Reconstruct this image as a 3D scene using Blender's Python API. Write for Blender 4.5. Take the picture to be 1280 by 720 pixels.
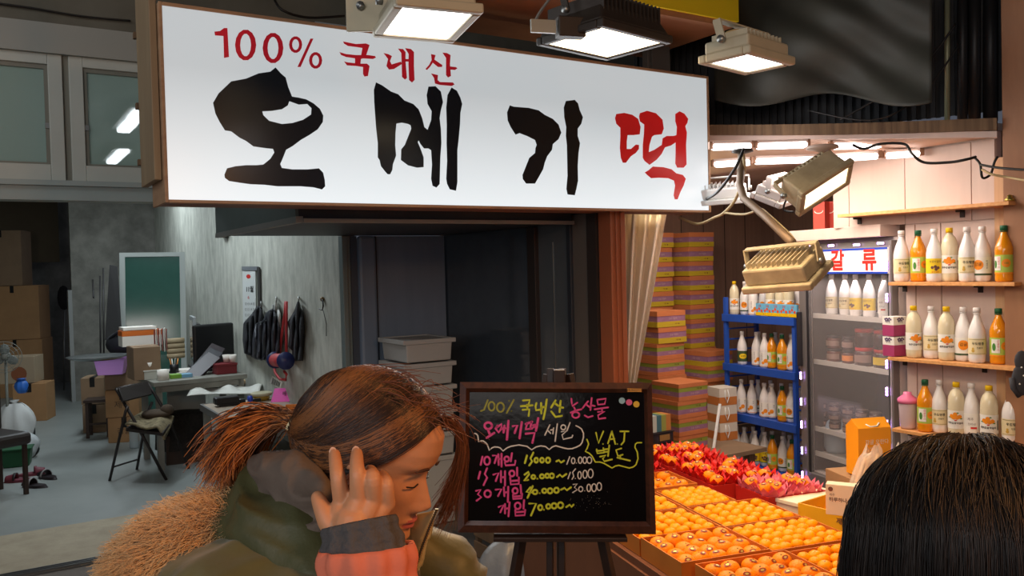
import bpy, math, random
def lsp(a, b, n): return [a+(b-a)*i/(n-1) for i in range(n)]
from mathutils import Vector, Matrix, Euler
from mathutils.geometry import tessellate_polygon
for _o in list(bpy.data.objects): bpy.data.objects.remove(_o)
scene = bpy.context.scene
col = scene.collection
random.seed(7)
# ------------------------------------------------------------ camera
FPX = 1050.0; RAD = math.radians; PITCH = math.radians(-1.366); ROLL = math.radians(1.47); EYE = 1.7
_fw = Vector((0, math.cos(PITCH), math.sin(PITCH))); _r0 = Vector((1, 0, 0)); _u0 = _r0.cross(_fw)
CR = math.cos(ROLL)*_r0 - math.sin(ROLL)*_u0
CU = math.sin(ROLL)*_r0 + math.cos(ROLL)*_u0
CAM = Vector((0, 0, EYE))
cd = bpy.data.cameras.new('camera'); cam = bpy.data.objects.new('camera', cd); col.objects.link(cam)
cd.sensor_width = 36; cd.lens = FPX*36/1280; cd.clip_start = 0.05; cd.clip_end = 100
mw = Matrix.Identity(4)
for i in range(3):
    mw[i][0] = CR[i]; mw[i][1] = CU[i]; mw[i][2] = -_fw[i]; mw[i][3] = CAM[i]
cam.matrix_world = mw
scene.camera = cam
# ------------------------------------------------------------ world, exposure
scene.view_settings.view_transform = 'Standard'; scene.view_settings.look = 'None'
scene.view_settings.gamma = 1; scene.view_settings.exposure = 0.0
scene.view_settings.use_curve_mapping = False
wd = bpy.data.worlds.new('night'); scene.world = wd; wd.use_nodes = True
wd.node_tree.nodes['Background'].inputs[0].default_value = (0.55, 0.6, 0.75, 1)
wd.node_tree.nodes['Background'].inputs[1].default_value = 0.13

def light(name, kind, loc, energy, color, size=0.3, size_y=None, target=None, spot=None, blend=0.6, spread=None):
    l = bpy.data.lights.new(name, kind); l.energy = energy; l.color = color
    if kind == 'AREA':
        l.size = size
        if size_y: l.shape = 'RECTANGLE'; l.size_y = size_y
        if spread: l.spread = math.radians(spread)
    else: l.shadow_soft_size = size
    if kind == 'SPOT': l.spot_size = math.radians(spot or 120); l.spot_blend = blend
    o = bpy.data.objects.new(name, l); col.objects.link(o); o.location = loc
    if target is not None:
        o.rotation_euler = (Vector(target)-Vector(loc)).to_track_quat('-Z', 'Y').to_euler()
    return o
WARM = (1.0, 0.60, 0.24); COOL = (0.93, 0.97, 1.0); NEUT = (1.0, 0.9, 0.76)
# unseen white and cool fill lights, added to lift the dark shop front
light('arcade_fill', 'AREA', (-1.0, -3.2, 3.2), 62, (1.0, 0.94, 0.88), 3.0, 1.0, target=(-0.6, 5, 1.3))
light('lamp_beside_photographer', 'AREA', (1.25, 0.35, 2.45), 19, (1.0, 0.45, 0.14), 0.35, 0.25, target=(-0.15, 1.25, 1.35))
light('arcade_fill', 'AREA', (-3.0, 2.2, 3.9), 16, (0.95, 0.97, 1.0), 2.0, 0.5, target=(-2.4, 4.8, 1.8))

light('arcade_fill', 'AREA', (-2.6, -2.0, 2.0), 26, (0.86, 0.93, 1.0), 1.8, 1.2, target=(-0.2, 6, 1.0))  # low cool fill, added to brighten the canopy and blue-grey leaf
# ------------------------------------------------------------ rays
def ray(x, y): return (x-640)/FPX*CR + (360-y)/FPX*CU + _fw
def PD(x, y, d): return CAM + d*ray(x, y)
def PZ(x, y, z): q = ray(x, y); return CAM + q*((z-EYE)/q.z)
def PP(x, y, p, n): q = ray(x, y); return CAM + q*((Vector(p)-CAM).dot(n)/q.dot(n))
A32 = math.radians(32.0)
FU = Vector((math.cos(A32), math.sin(A32), 0)); FV = Vector((-math.sin(A32), math.cos(A32), 0)); UP = Vector((0, 0, 1))
TR = PZ(100, 705, 0)
def fac(t, s, z): return TR + t*FU + s*FV + Vector((0, 0, z))
def inv(p): d = Vector(p)-TR; return d.dot(FU), d.dot(FV), p[2]
# ------------------------------------------------------------ materials
def lin(c): return c/12.92 if c <= 0.04045 else ((c+0.055)/1.055)**2.4
def S(r, g, b): return (lin(r/255), lin(g/255), lin(b/255))
MATS = {}
def mat(name, c, rough=0.6, metal=0.0, emit=None, es=0.0, var=0.0, vs=8.0, bump=0.0, bs=40.0, trans=0.0, alpha=1.0, ior=1.45,
        c2=None, stretch=None, coat=0.0, sheen=0.0, sss=0.0, wave=None, spec=None):
    if name in MATS: return MATS[name]
    m = bpy.data.materials.new(name); m.use_nodes = True; nt = m.node_tree; b = nt.nodes['Principled BSDF']
    b.inputs['Base Color'].default_value = (*c, 1); b.inputs['Roughness'].default_value = rough
    b.inputs['Metallic'].default_value = metal; b.inputs['IOR'].default_value = ior
    if spec is not None: b.inputs['Specular IOR Level'].default_value = spec
    if trans: b.inputs['Transmission Weight'].default_value = trans
    if alpha < 1: b.inputs['Alpha'].default_value = alpha
    if coat: b.inputs['Coat Weight'].default_value = coat
    if sheen: b.inputs['Sheen Weight'].default_value = sheen
    if sss:
        b.inputs['Subsurface Weight'].default_value = sss; b.inputs['Subsurface Radius'].default_value = (0.02, 0.008, 0.004)
        b.inputs['Subsurface Scale'].default_value = 0.5
    if emit: b.inputs['Emission Color'].default_value = (*emit, 1); b.inputs['Emission Strength'].default_value = es
    if var or bump or c2 or wave:
        tc = nt.nodes.new('ShaderNodeTexCoord'); mp = nt.nodes.new('ShaderNodeMapping')
        nt.links.new(tc.outputs['Object'], mp.inputs[0])
        if stretch: mp.inputs['Scale'].default_value = stretch
    if var or c2 or wave:
        if wave:
            n = nt.nodes.new('ShaderNodeTexNoise'); n.inputs['Scale'].default_value = wave; n.inputs['Detail'].default_value = 4; n.inputs['Distortion'].default_value = 0.6
            mp.inputs['Scale'].default_value = tuple(q if q <= 1 else q*4 for q in (stretch or (1, 1, 1)))
        else:
            n = nt.nodes.new('ShaderNodeTexNoise'); n.inputs['Scale'].default_value = vs; n.inputs['Detail'].default_value = 6; n.inputs['Roughness'].default_value = 0.62
        nt.links.new(mp.outputs[0], n.inputs['Vector'])
        rp = nt.nodes.new('ShaderNodeValToRGB')
        k2 = c2 or tuple(min(1, x*(1+var)) for x in c); k1 = c if c2 else tuple(x*(1-var) for x in c)
        rp.color_ramp.elements[0].position = 0.3; rp.color_ramp.elements[1].position = 0.7
        rp.color_ramp.elements[0].color = (*k1, 1); rp.color_ramp.elements[1].color = (*k2, 1)
        nt.links.new(n.outputs['Fac'], rp.inputs[0]); nt.links.new(rp.outputs[0], b.inputs['Base Color'])
    if bump:
        n2 = nt.nodes.new('ShaderNodeTexNoise'); n2.inputs['Scale'].default_value = bs; n2.inputs['Detail'].default_value = 5
        nt.links.new(mp.outputs[0], n2.inputs['Vector'])
        bp = nt.nodes.new('ShaderNodeBump'); bp.inputs['Strength'].default_value = bump; bp.inputs['Distance'].default_value = 0.01
        nt.links.new(n2.outputs['Fac'], bp.inputs['Height']); nt.links.new(bp.outputs[0], b.inputs['Normal'])
    MATS[name] = m; return m
# ------------------------------------------------------------ mesh builder
class M:
    def __init__(s): s.v = []; s.f = []; s.mi = []; s.sm = []
    def add(s, vs, fs, mi=0, smooth=False, T=None):
        o = len(s.v)
        s.v += [tuple(T @ Vector(v)) if T else tuple(v) for v in vs]
        for f in fs: s.f.append(tuple(i+o for i in f)); s.mi.append(mi); s.sm.append(smooth)
        return s
    def box(s, c, d, mi=0, T=None, taper=1.0):
        x, y, z = (k/2 for k in d); t = taper
        vs = [(-x*t, -y*t, -z), (x*t, -y*t, -z), (x*t, y*t, -z), (-x*t, y*t, -z), (-x, -y, z), (x, -y, z), (x, y, z), (-x, y, z)]
        vs = [(a+c[0], b+c[1], e+c[2]) for a, b, e in vs]
        return s.add(vs, [(0, 3, 2, 1), (4, 5, 6, 7), (0, 1, 5, 4), (1, 2, 6, 5), (2, 3, 7, 6), (3, 0, 4, 7)], mi, False, T)
    def lathe(s, prof, n=20, mi=0, T=None, lobes=0, smooth=True):
        vs = []; fs = []
        for k, (r, z) in enumerate(prof):
            for i in range(n):
                a = 2*math.pi*i/n; vs.append((r*math.cos(a), r*math.sin(a), z))
        for k in range(len(prof)-1):
            for i in range(n):
                j = (i+1) % n; fs.append((k*n+i, k*n+j, (k+1)*n+j, (k+1)*n+i))
        if prof[0][0] > 1e-5: fs.append(tuple(reversed(range(n))))
        if prof[-1][0] > 1e-5: fs.append(tuple((len(prof)-1)*n+i for i in range(n)))
        return s.add(vs, fs, mi, smooth, T)
    def tube(s, pts, r, n=6, mi=0, closed=False, T=None):
        pts = [Vector(p) for p in pts]; k = len(pts); rs = r if isinstance(r, (list, tuple)) else [r]*k
        vs = []; up = None
        for i, p in enumerate(pts):
            a = pts[i-1] if (i > 0 or closed) else p; b = pts[(i+1) % k] if (i < k-1 or closed) else p
            t = (b-a).normalized() if (b-a).length > 1e-9 else Vector((0, 0, 1))
            if up is None: up = Vector((0, 0, 1)) if abs(t.z) < 0.9 else Vector((1, 0, 0))
            e = up - up.dot(t)*t
            if e.length < 1e-6: e = t.orthogonal()
            e.normalize(); up = e; q = t.cross(e)
            for j in range(n):
                an = 2*math.pi*j/n; vs.append(p + rs[i]*(math.cos(an)*e+math.sin(an)*q))
        fs = []
        for i in range(k if closed else k-1):
            for j in range(n):
                a = i*n+j; b = i*n+(j+1) % n; c = ((i+1) % k)*n+(j+1) % n; d = ((i+1) % k)*n+j; fs.append((a, b, c, d))
        if not closed: fs.append(tuple(reversed(range(n)))); fs.append(tuple((k-1)*n+j for j in range(n)))
        return s.add(vs, fs, mi, True, T)
    def bar(s, a, b, w, h=None, mi=0):
        a = Vector(a); b = Vector(b); d = b-a; h = h or w
        R = d.to_track_quat('X', 'Z').to_matrix().to_4x4(); R.translation = (a+b)/2
        return s.box((0, 0, 0), (d.length, w, h), mi, R)
    def sph(s, c, r, n=12, mi=0, T=None):
        rr = r if isinstance(r, (list, tuple)) else (r, r, r); m = max(4, n//2); vs = []; fs = []
        for i in range(m+1):
            a = math.pi*i/m
            for j in range(n):
                b = 2*math.pi*j/n; vs.append((c[0]+rr[0]*math.sin(a)*math.cos(b), c[1]+rr[1]*math.sin(a)*math.sin(b), c[2]-rr[2]*math.cos(a)))
        for i in range(m):
            for j in range(n): fs.append((i*n+j, i*n+(j+1) % n, (i+1)*n+(j+1) % n, (i+1)*n+j))
        return s.add(vs, fs, mi, True, T)
    def quad(s, a, b, c, d, mi=0): return s.add([a, b, c, d], [(0, 1, 2, 3)], mi)
    def slab(s, pts, n, th, mi=0):
        """polygon pts (3D, planar) extruded by th along -n"""
        n = Vector(n).normalized(); k = len(pts); a = [Vector(p) for p in pts]; b = [p-n*th for p in a]
        tri = tessellate_polygon([a]); fs = [tuple(t) for t in tri]+[tuple(i+k for i in reversed(t)) for t in tri]
        fs += [(i, i+k, (i+1) % k+k, (i+1) % k) for i in range(k)]
        return s.add(a+b, fs, mi)
    def grid(s, fn, nu, nv, mi=0, smooth=True, T=None):
        vs = [fn(i/nu, j/nv) for j in range(nv+1) for i in range(nu+1)]
        fs = [(j*(nu+1)+i, j*(nu+1)+i+1, (j+1)*(nu+1)+i+1, (j+1)*(nu+1)+i) for j in range(nv) for i in range(nu)]
        return s.add(vs, fs, mi, smooth, T)
    def build(s, name, mats, parent=None, loc=None, rz=0.0, bevel=0.0, rot=None, solid=0.0):
        me = bpy.data.meshes.new(name); me.from_pydata(s.v, [], s.f)
        if not isinstance(mats, (list, tuple)): mats = [mats]
        for m in mats: me.materials.append(m)
        me.polygons.foreach_set('material_index', s.mi); me.polygons.foreach_set('use_smooth', s.sm); me.update()
        import bmesh as _b
        bm = _b.new(); bm.from_mesh(me); _b.ops.recalc_face_normals(bm, faces=bm.faces); bm.to_mesh(me); bm.free()
        o = bpy.data.objects.new(name, me); col.objects.link(o)
        if parent: o.parent = parent
        if loc is not None: o.location = loc
        o.rotation_euler = rot if rot else (0, 0, rz)
        if bevel:
            b = o.modifiers.new('bevel', 'BEVEL'); b.width = bevel; b.segments = 2; b.limit_method = 'ANGLE'; b.angle_limit = math.radians(40)
        if solid:
            b = o.modifiers.new('solid', 'SOLIDIFY'); b.thickness = solid
        return o
def tag(o, label, cat, group=None):
    o['label'] = label; o['category'] = cat
    if group: o['group'] = group
    return o
def thing(name, label, cat, loc=(0, 0, 0), rz=0.0, group=None, rot=None):
    o = bpy.data.objects.new(name, None); col.objects.link(o); o.location = loc; o.rotation_euler = rot or (0, 0, rz)
    o.empty_display_size = 0.05
    return tag(o, label, cat, group)
def struct(o): o['kind'] = 'structure'; return o
KIDS = {}
def kids(o):
    return [c for c in bpy.data.objects if c.parent == o]
def copy_tree(o, parent=None, label=None, loc=None, rz=None, rot=None, ch=None):
    ch = ch if ch is not None else tree_of(o)
    c = o.copy(); col.objects.link(c); c.parent = parent
    if label: c['label'] = label
    if loc is not None: c.location = loc
    if rz is not None: c.rotation_euler = (0, 0, rz)
    if rot is not None: c.rotation_euler = rot
    for k, sub in ch: copy_tree(k, c, ch=sub)
    return c
def tree_of(o): return [(k, tree_of(k)) for k in kids(o)]
# ------------------------------------------------------------ flat print: polygons, strokes, type
def poly(m, contours, fn, mi=0):
    """contours: list of 2D loops (outer, holes); fn maps (x,y) -> 3D"""
    if contours[0] == 'disc':   # ringed disc that follows a curved surface
        _, x, y, rx, ry = contours; n = 16; vs = [fn(x, y)]
        for k in (1, 2, 3): vs += [fn(x+rx*k/3*math.cos(2*math.pi*i/n), y+ry*k/3*math.sin(2*math.pi*i/n)) for i in range(n)]
        m.add(vs, [(0, 1+i, 1+(i+1) % n) for i in range(n)]+[(1+k*n+i, 1+(k+1)*n+i, 1+(k+1)*n+(i+1) % n, 1+k*n+(i+1) % n) for k in (0, 1) for i in range(n)], mi); return
    loops = [[Vector((x, y, 0)) for x, y in c] for c in contours]
    tri = tessellate_polygon(loops); vs = [fn(p.x, p.y) for l in loops for p in l]
    m.add(vs, [tuple(t) for t in tri], mi)
def stroke(m, pts, w, fn, mi=0, n=6):
    """ribbon with round ends"""
    P = [Vector(p) for p in pts]; 
    if len(P) == 1: P = [P[0], P[0]+Vector((0.01*w, 0))]
    L = []; R = []
    for i, p in enumerate(P):
        a = P[max(i-1, 0)]; b = P[min(i+1, len(P)-1)]; d = (b-a)
        d = d.normalized() if d.length > 1e-9 else Vector((1, 0)); q = Vector((-d.y, d.x))*w/2
        L.append(p+q); R.append(p-q)
    vs = [fn(*p) for p in L]+[fn(*p) for p in R]; k = len(P)
    m.add(vs, [(i, i+1, k+i+1, k+i) for i in range(k-1)], mi)
    for c in (P[0], P[-1]):
        cv = [fn(c.x+w/2*math.cos(2*math.pi*j/8), c.y+w/2*math.sin(2*math.pi*j/8)) for j in range(8)]
        m.add(cv, [tuple(range(8))], mi)
def ell(cx, cy, rx, ry, n=14, a0=0, a1=2*math.pi): return [(cx+rx*math.cos(a0+(a1-a0)*i/n), cy+ry*math.sin(a0+(a1-a0)*i/n)) for i in range(n+1)]
_TX = {}
def type2d(s, bold=0.0):
    """outline type as 2D verts / faces, height about 1, centred"""
    if (s, bold) in _TX: return _TX[(s, bold)]
    cu = bpy.data.curves.new('type', 'FONT'); cu.body = s; cu.size = 1.0; cu.align_x = 'CENTER'; cu.align_y = 'CENTER'; cu.resolution_u = 2; cu.offset = bold
    o = bpy.data.objects.new('type', cu); col.objects.link(o); bpy.context.view_layer.update()
    me = bpy.data.meshes.new_from_object(o.evaluated_get(bpy.context.evaluated_depsgraph_get()))
    r = ([(v.co.x, v.co.y) for v in me.vertices], [tuple(p.vertices) for p in me.polygons])
    bpy.data.objects.remove(o); bpy.data.curves.remove(cu); bpy.data.meshes.remove(me)
    _TX[(s, bold)] = r; return r
def typeset(m, s, x, y, h, fn, mi=0, bold=0.0, vert=False):
    if vert:
        for i, ch in enumerate(s): typeset(m, ch, x, y-i*h*1.05, h, fn, mi, bold)
        return
    vs, fs = type2d(s, bold); m.add([fn(x+a*h, y+b*h) for a, b in vs], fs, mi)
# shared materials
wood_shelf = mat('pine_board', S(205, 140, 80), 0.55, c2=S(225, 165, 105), wave=2.5, stretch=(1, 6, 6))
wood_dark = mat('aged_wood', S(95, 72, 52), 0.8, c2=S(130, 102, 74), wave=2.0, stretch=(6, 1, 1), bump=0.3)
cardboard = mat('cardboard', S(165, 125, 85), 0.85, var=0.08, vs=5)
cardboard2 = mat('cardboard_grey', S(140, 115, 90), 0.85, var=0.1, vs=5)
white_plastic = mat('white_plastic', S(225, 225, 222), 0.35)
black_plastic = mat('black_plastic', S(25, 25, 27), 0.4)
steel = mat('steel', S(150, 152, 150), 0.35, 0.8)
glass = mat('clear_glass', (0.95, 0.97, 0.96), 0.03, alpha=0.16, spec=0.6)
cable_mat = mat('cable_black', S(30, 27, 25), 0.5)
cable_beige = mat('cable_beige', S(190, 165, 120), 0.6)
# ================================================================ the setting
concrete = mat('old_concrete', S(104, 102, 96), 0.85, c2=S(150, 148, 140), vs=3.2, bump=0.5, bs=9)
plaster = mat('trowelled_plaster', S(160, 162, 152), 0.75, c2=S(202, 203, 192), vs=5, stretch=(2.2, 2.2, 0.8), bump=0.35, bs=14)
epoxy = mat('grey_epoxy_floor', S(134, 140, 138), 0.42, c2=S(152, 157, 154), vs=1.5)
threshold = mat('worn_concrete_strip', S(158, 145, 122), 0.7, c2=S(178, 166, 142), vs=6, bump=0.2, bs=60)
street = mat('street_paving', S(96, 90, 84), 0.8, c2=S(120, 112, 104), vs=7, bump=0.3)
brown_board = mat('dark_brown_board', S(92, 80, 60), 0.8, var=0.12, vs=2)
frame_white = mat('window_frame_white', S(182, 184, 174), 0.5, var=0.05, vs=4)
alu = mat('aluminium_profile', S(122, 130, 134), 0.35, 0.6)
panel_blue = mat('blue_grey_panel', S(118, 130, 146), 0.45, var=0.07, vs=1.5, stretch=(8, 8, 0.5))
dark_gloss = mat('dark_gloss_panel', S(56, 62, 70), 0.1, spec=1.0, c2=S(72, 78, 84), vs=2)
dark_gloss2 = mat('grey_gloss_panel', S(84, 88, 92), 0.2, spec=0.8, var=0.06, vs=3)
dark_metal = mat('dark_sheet_metal', S(52, 54, 60), 0.5, var=0.1)
green_metal = mat('grey_green_sheet', S(92, 104, 102), 0.5, var=0.06)
terracotta = mat('terracotta_painted_steel', S(142, 80, 52), 0.45, var=0.05, vs=3)
frost = mat('frosted_window_glass', S(158, 182, 172), 0.12, alpha=0.62, spec=1.0)
pink_board = mat('pale_pink_board', S(208, 184, 172), 0.6, var=0.05, vs=2, stretch=(6, 6, 0.6))
stall_ceiling = mat('stall_ceiling_board', S(214, 186, 168), 0.6, var=0.04)
brown_wall = mat('stall_back_board', S(150, 118, 100), 0.7, c2=S(134, 104, 90), vs=2, stretch=(14, 14, 0.4))
corr_dark = mat('dark_corrugated_steel', S(40, 40, 42), 0.6, 0.3, var=0.2)
orange_wood = mat('orange_pine_panel', S(200, 154, 112), 0.6, c2=S(214, 170, 128), wave=1.6, stretch=(6, 6, 1))
track_mat = mat('door_track_metal', S(120, 124, 126), 0.3, 0.8)

def fx(px, py=200, s=0.0):      # where a ray meets the shop-front plane
    return inv(PP(px, py, TR+s*FV, FV))
def fbox(m, t0, t1, s0, s1, z0, z1, mi=0):
    ps = [fac(a, b, c) for c in (z0, z1) for a, b in ((t0, s0), (t1, s0), (t1, s1), (t0, s1))]
    return m.add(ps, [(0, 3, 2, 1), (4, 5, 6, 7), (0, 1, 5, 4), (1, 2, 6, 5), (2, 3, 7, 6), (3, 0, 4, 7)], mi)
def F(name, boxes, mats, parent=None, bevel=0.0):
    m = M()
    for b in boxes: fbox(m, *b)
    return m.build(name, mats, parent, bevel=bevel)
# floors
struct(F('floor', [(-5, 7, -9, -0.06, -0.1, 0.0)], street))
struct(F('floor_left_shop', [(-6, 1.68, 0.93, 13, -0.1, 0.0)], epoxy))
struct(F('trim_1', [(-6, 1.68, 0.03, 0.93, -0.1, 0.004)], threshold))
struct(F('floor_stall', [(1.68, 7, -0.06, 4, -0.1, -0.002)], street))
tr = struct(F('trim_2', [(-6, 1.7, -0.06, 0.03, -0.1, 0.008)], track_mat))
for k in range(3): F('rail', [(-6, 1.7, -0.05+k*0.03, -0.042+k*0.03, 0.008, 0.022)], track_mat, tr)
# left shop walls
SB = 7.5
struct(F('wall_right', [(1.68, 1.80, 0.02, SB, 0, 3.2)], plaster))
tdoor1 = inv(PP(91, 400, TR+SB*FV, FV))[0]; tdoor0 = inv(PP(50, 400, TR+SB*FV, FV))[0]
struct(F('wall_back', [(tdoor1, 1.70, SB, SB+0.12, 0, 3.2)], concrete))
struct(F('wall_inner', [(-4, 3, SB+2.6, SB+2.7, 0, 3.2)], concrete))
struct(F('trim_3', [(tdoor1-0.05, tdoor1, SB-0.03, SB+0.15, 0, 1.55)], mat('door_jamb_grey', S(150, 152, 150), 0.6)))
struct(F('wall_partition', [(-4, tdoor1, SB+2.0, SB+2.1, 1.98, 3.2), (-4, tdoor0-0.05, SB+2.0, SB+2.1, 0, 1.98)], brown_board))
struct(F('wall_left', [(-3.6, -3.5, 0, SB+2.7, 0, 3.2)], brown_board))
struct(F('ceiling', [(-4, 1.8, 0, SB+2.7, 3.2, 3.3)], mat('room_ceiling_white', S(190, 195, 190), 0.8, var=0.04)))
# shop-front: ledge, transom windows, wall above
z_sill = fx(100, 229)[2]; z_ledge = fx(100, 253)[2]; z_top = fx(80, 76)[2]
led = struct(F('trim_4', [(-4, 2.5, -0.13, 0.02, z_ledge, z_ledge+0.035), (-4, 2.5, -0.11, 0.02, z_ledge+0.035, z_sill-0.03), (-4, 2.5, -0.14, 0.02, z_sill-0.03, z_sill)], mat('ledge_grey_green', S(150, 160, 156), 0.45, var=0.04)))
def window(n, t0, t1):
    w = 0.075; wz = 0.1
    zt = z_top+0.02
    fr = struct(F('window_%d' % n, [(t0, t0+w, -0.05, 0.0, z_sill, zt), (t1-w, t1, -0.05, 0.0, z_sill, zt), (t0+w, t1-w, -0.05, 0.0, z_sill, z_sill+wz), (t0+w, t1-w, -0.05, 0, zt-0.06, zt)], frame_white, bevel=0.004))
    F('inner_bead', [(t0+w, t0+w+0.02, -0.035, -0.005, z_sill+wz, zt-0.06), (t1-w-0.02, t1-w, -0.035, -0.005, z_sill+wz, zt-0.06), (t0+w+.02, t1-w-.02, -0.035, -0.005, zt-0.085, zt-0.06), (t0+w+.02, t1-w-.02, -0.035, -0.005, z_sill+wz, z_sill+wz+.012)], mat('bead_grey', S(120, 118, 106), 0.5), fr)
    F('pane', [(t0+w+0.02, t1-w-0.02, -0.022, -0.016, z_sill+wz+.012, zt-0.085)], frost, fr)
    for a in (t0+w+0.01, t1-w-0.01): F('latch', [(a-0.012, a+0.012, -0.045, -0.03, 2.58, 2.61)], steel, fr)
ta = fx(81)[0]; tb = fx(89)[0]
window(1, ta-0.62, ta); window(2, tb, tb+0.62); window(3, tb+0.65, tb+1.27); window(4, ta-1.27, ta-0.65)
struct(F('trim_5', [(ta, tb, -0.03, 0.02, z_sill, z_top+0.02)], mat('bead_grey', S(120, 118, 106), 0.5)))
struct(F('trim_6', [(-4, 2.5, -0.08, 0.02, z_top+0.02, z_top+0.10), (-4, 2.5, -0.05, 0.02, z_top+0.10, z_top+0.2)], mat('header_grey', S(150, 150, 142), 0.5)))
struct(F('wall_front_upper', [(-4, 6, -0.04, 0.1, z_top+0.2, 4.6), (tb+1.3, 2.5, -0.02, 0.1, z_sill, z_top+.2)], mat('stained_concrete', S(112, 108, 96), 0.85, c2=S(88, 84, 72), vs=1.6, bump=0.3, bs=6)))
# low canopy box between shop-front and sign
cz0 = 1.942
cp = struct(F('canopy', [(0.86, 2.47, -1.66, -0.02, cz0+0.012, z_ledge-0.005)], dark_metal))
F('side_sheet', [(0.845, 0.86, -1.66, -0.02, cz0+0.03, z_ledge-0.005)], green_metal, cp)
F('edge_trim', [(0.84, 0.875, -1.68, -0.02, cz0, cz0+0.03), (0.875, 2.47, -1.69, -1.66, cz0, cz0+0.02)], mat('edge_trim_grey', S(140, 142, 138), 0.5, 0.3), cp)
# closed blue-grey leaf beside the opening, profiles of its frame
dr = struct(F('door_1', [(1.94, 2.49, -0.02, 0.01, 0, cz0+0.01)], panel_blue))
F('door_profile', [(1.68, 1.715, -0.05, 0.02, 0, cz0+.01), (1.72, 1.745, -0.03, 0.02, 0, cz0+.01)], mat('profile_green_grey', S(120, 132, 130), 0.4, 0.3), dr, bevel=0.003)
F('door_profile', [(1.75, 1.80, -0.02, 0.03, 0, cz0+.01)], mat('profile_dark', S(78, 86, 96), 0.4, 0.3), dr)
F('door_profile', [(1.80, 1.93, -0.06, 0.0, 0, cz0+.01)], panel_blue, dr, bevel=0.02)
F('door_profile', [(1.93, 1.945, -0.025, 0.02, 0, cz0+.01)], mat('profile_black', S(40, 44, 52), 0.5), dr)
# glossy side wall running out to the post
def ts(px):  # s on the plane t=2.5 seen at px
    return inv(PP(px, 350, fac(2.5, 0, 0), FU))[1]
s1 = ts(664); s2 = ts(674); s3 = ts(712); s4 = ts(717); s5 = ts(736)
sw = struct(F('wall_side', [(2.52, 2.6, -1.9, 0.1, 0, 2.3)], dark_metal))
F('side_panel', [(2.50, 2.52, s1, -0.0, 0, cz0+.01)], dark_gloss, sw)
F('side_frame', [(2.47, 2.52, s2, s1, 0, cz0+.01)], mat('profile_brown', S(46, 38, 36), 0.5), sw, bevel=0.004)
F('side_panel', [(2.50, 2.52, s3, s2, 0, 2.0)], dark_gloss2, sw)
F('side_frame', [(2.48, 2.52, s4, s3, 0, 2.0)], mat('profile_black', S(40, 44, 52), 0.5), sw, bevel=0.004)
F('side_panel', [(2.50, 2.52, s5, s4, 0, 2.0)], mat('panel_taupe', S(96, 88, 82), 0.3), sw)
F('side_frame', [(2.49, 2.52, -1.86, s5, 0, 2.0)], mat('profile_brown', S(46, 38, 36), 0.5), sw)
F('wire_line', [(2.494, 2.5, (s2+s3)/2, (s2+s3)/2+0.004, 0.9, 1.85)], steel, sw)
# terracotta post
po = struct(F('trim_7', [(2.50, 2.605, -1.98, -1.87, 0, 2.0)], terracotta, bevel=0.004))
for a in (2.53, 2.565): F('groove_rib', [(a, a+0.008, -1.99, -1.98, 0, 2.0)], terracotta, po)
struct(F('trim_8', [(2.62, 2.76, -1.95, -1.9, 0, 0.66)], mat('side_ply', S(170, 110, 66), 0.6, var=.1)))
# stall walls
sb = struct(F('wall_stall_back', [(2.6, 6.4, 0.15, 0.22, 0, 2.5)], brown_wall))
for k in range(12): F('board_joint', [(2.8+k*0.28, 2.806+k*0.28, 0.146, 0.15, 0, 2.5)], mat('joint_dark', S(60, 48, 42), 0.8), sb)
WT = 4.0
def sr(px, t=WT): return inv(PP(px, 300, fac(t, 0, 0), FU))[1]
sE = sr(1245); sF = sr(1131); sG = sr(1042)
wr = struct(F('wall_stall_right', [(WT+0.01, WT+0.06, sE, sG, 1.9, 2.34), (WT+0.01, WT+0.06, sE, sF, 0, 1.9)], pink_board))
jo = [sE, sr(1176), sr(1144), sF]
for a, b in zip(jo, jo[1:]): F('panel', [(WT, WT+0.012, a+0.003, b-0.003, 0.3, 1.885)], pink_board, wr, bevel=0.002)
jo = [sE, sr(1215), sr(1132), sr(1062), sG]
for a, b in zip(jo, jo[1:]): F('panel', [(WT, WT+0.012, a+0.002, b-0.002, 1.89, 2.3)], pink_board, wr, bevel=0.002)
sH = sr(1266)
struct(F('wall_stall_end', [(WT-0.012, WT+0.06, sH, sE, 0, 2.2)], orange_wood))
struct(F('trim_9', [(WT-0.09, WT+0.06, sH-0.3, sH, 0, 3.4)], mat('post_pine', S(150, 104, 72), 0.6, var=0.12, vs=3, stretch=(5, 5, 1)), bevel=0.006))
struct(F('wall_stall_outer', [(WT, WT+0.05, -6, sH-0.3, 0, 3.4)], orange_wood))

# stall ceiling, warped like the old roof
BL = Vector((1.05, 5.17, 2.47)); BR = Vector((2.46, 4.24, 2.31))
cBR = fac(WT+0.02, 0.15, 2.34); cBL = fac(2.55, 0.15, 2.40)
m = M(); m.grid(lambda a, b: (BL*(1-a)+BR*a)*(1-b)+(cBL*(1-a)+cBR*a)*b - Vector((0, 0, .0)), 12, 12)
ce = m.build('ceiling_stall', stall_ceiling, solid=0.015); struct(ce)
m = M(); m.slab([BL+Vector((0, 0, -0.02)), BR+Vector((0, 0, -0.02)), BR+Vector((0, 0, 0.012)), BL+Vector((0, 0, 0.012))], (BR-BL).cross(UP), -0.03)
struct(m.build('trim_10', pink_board))
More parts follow.
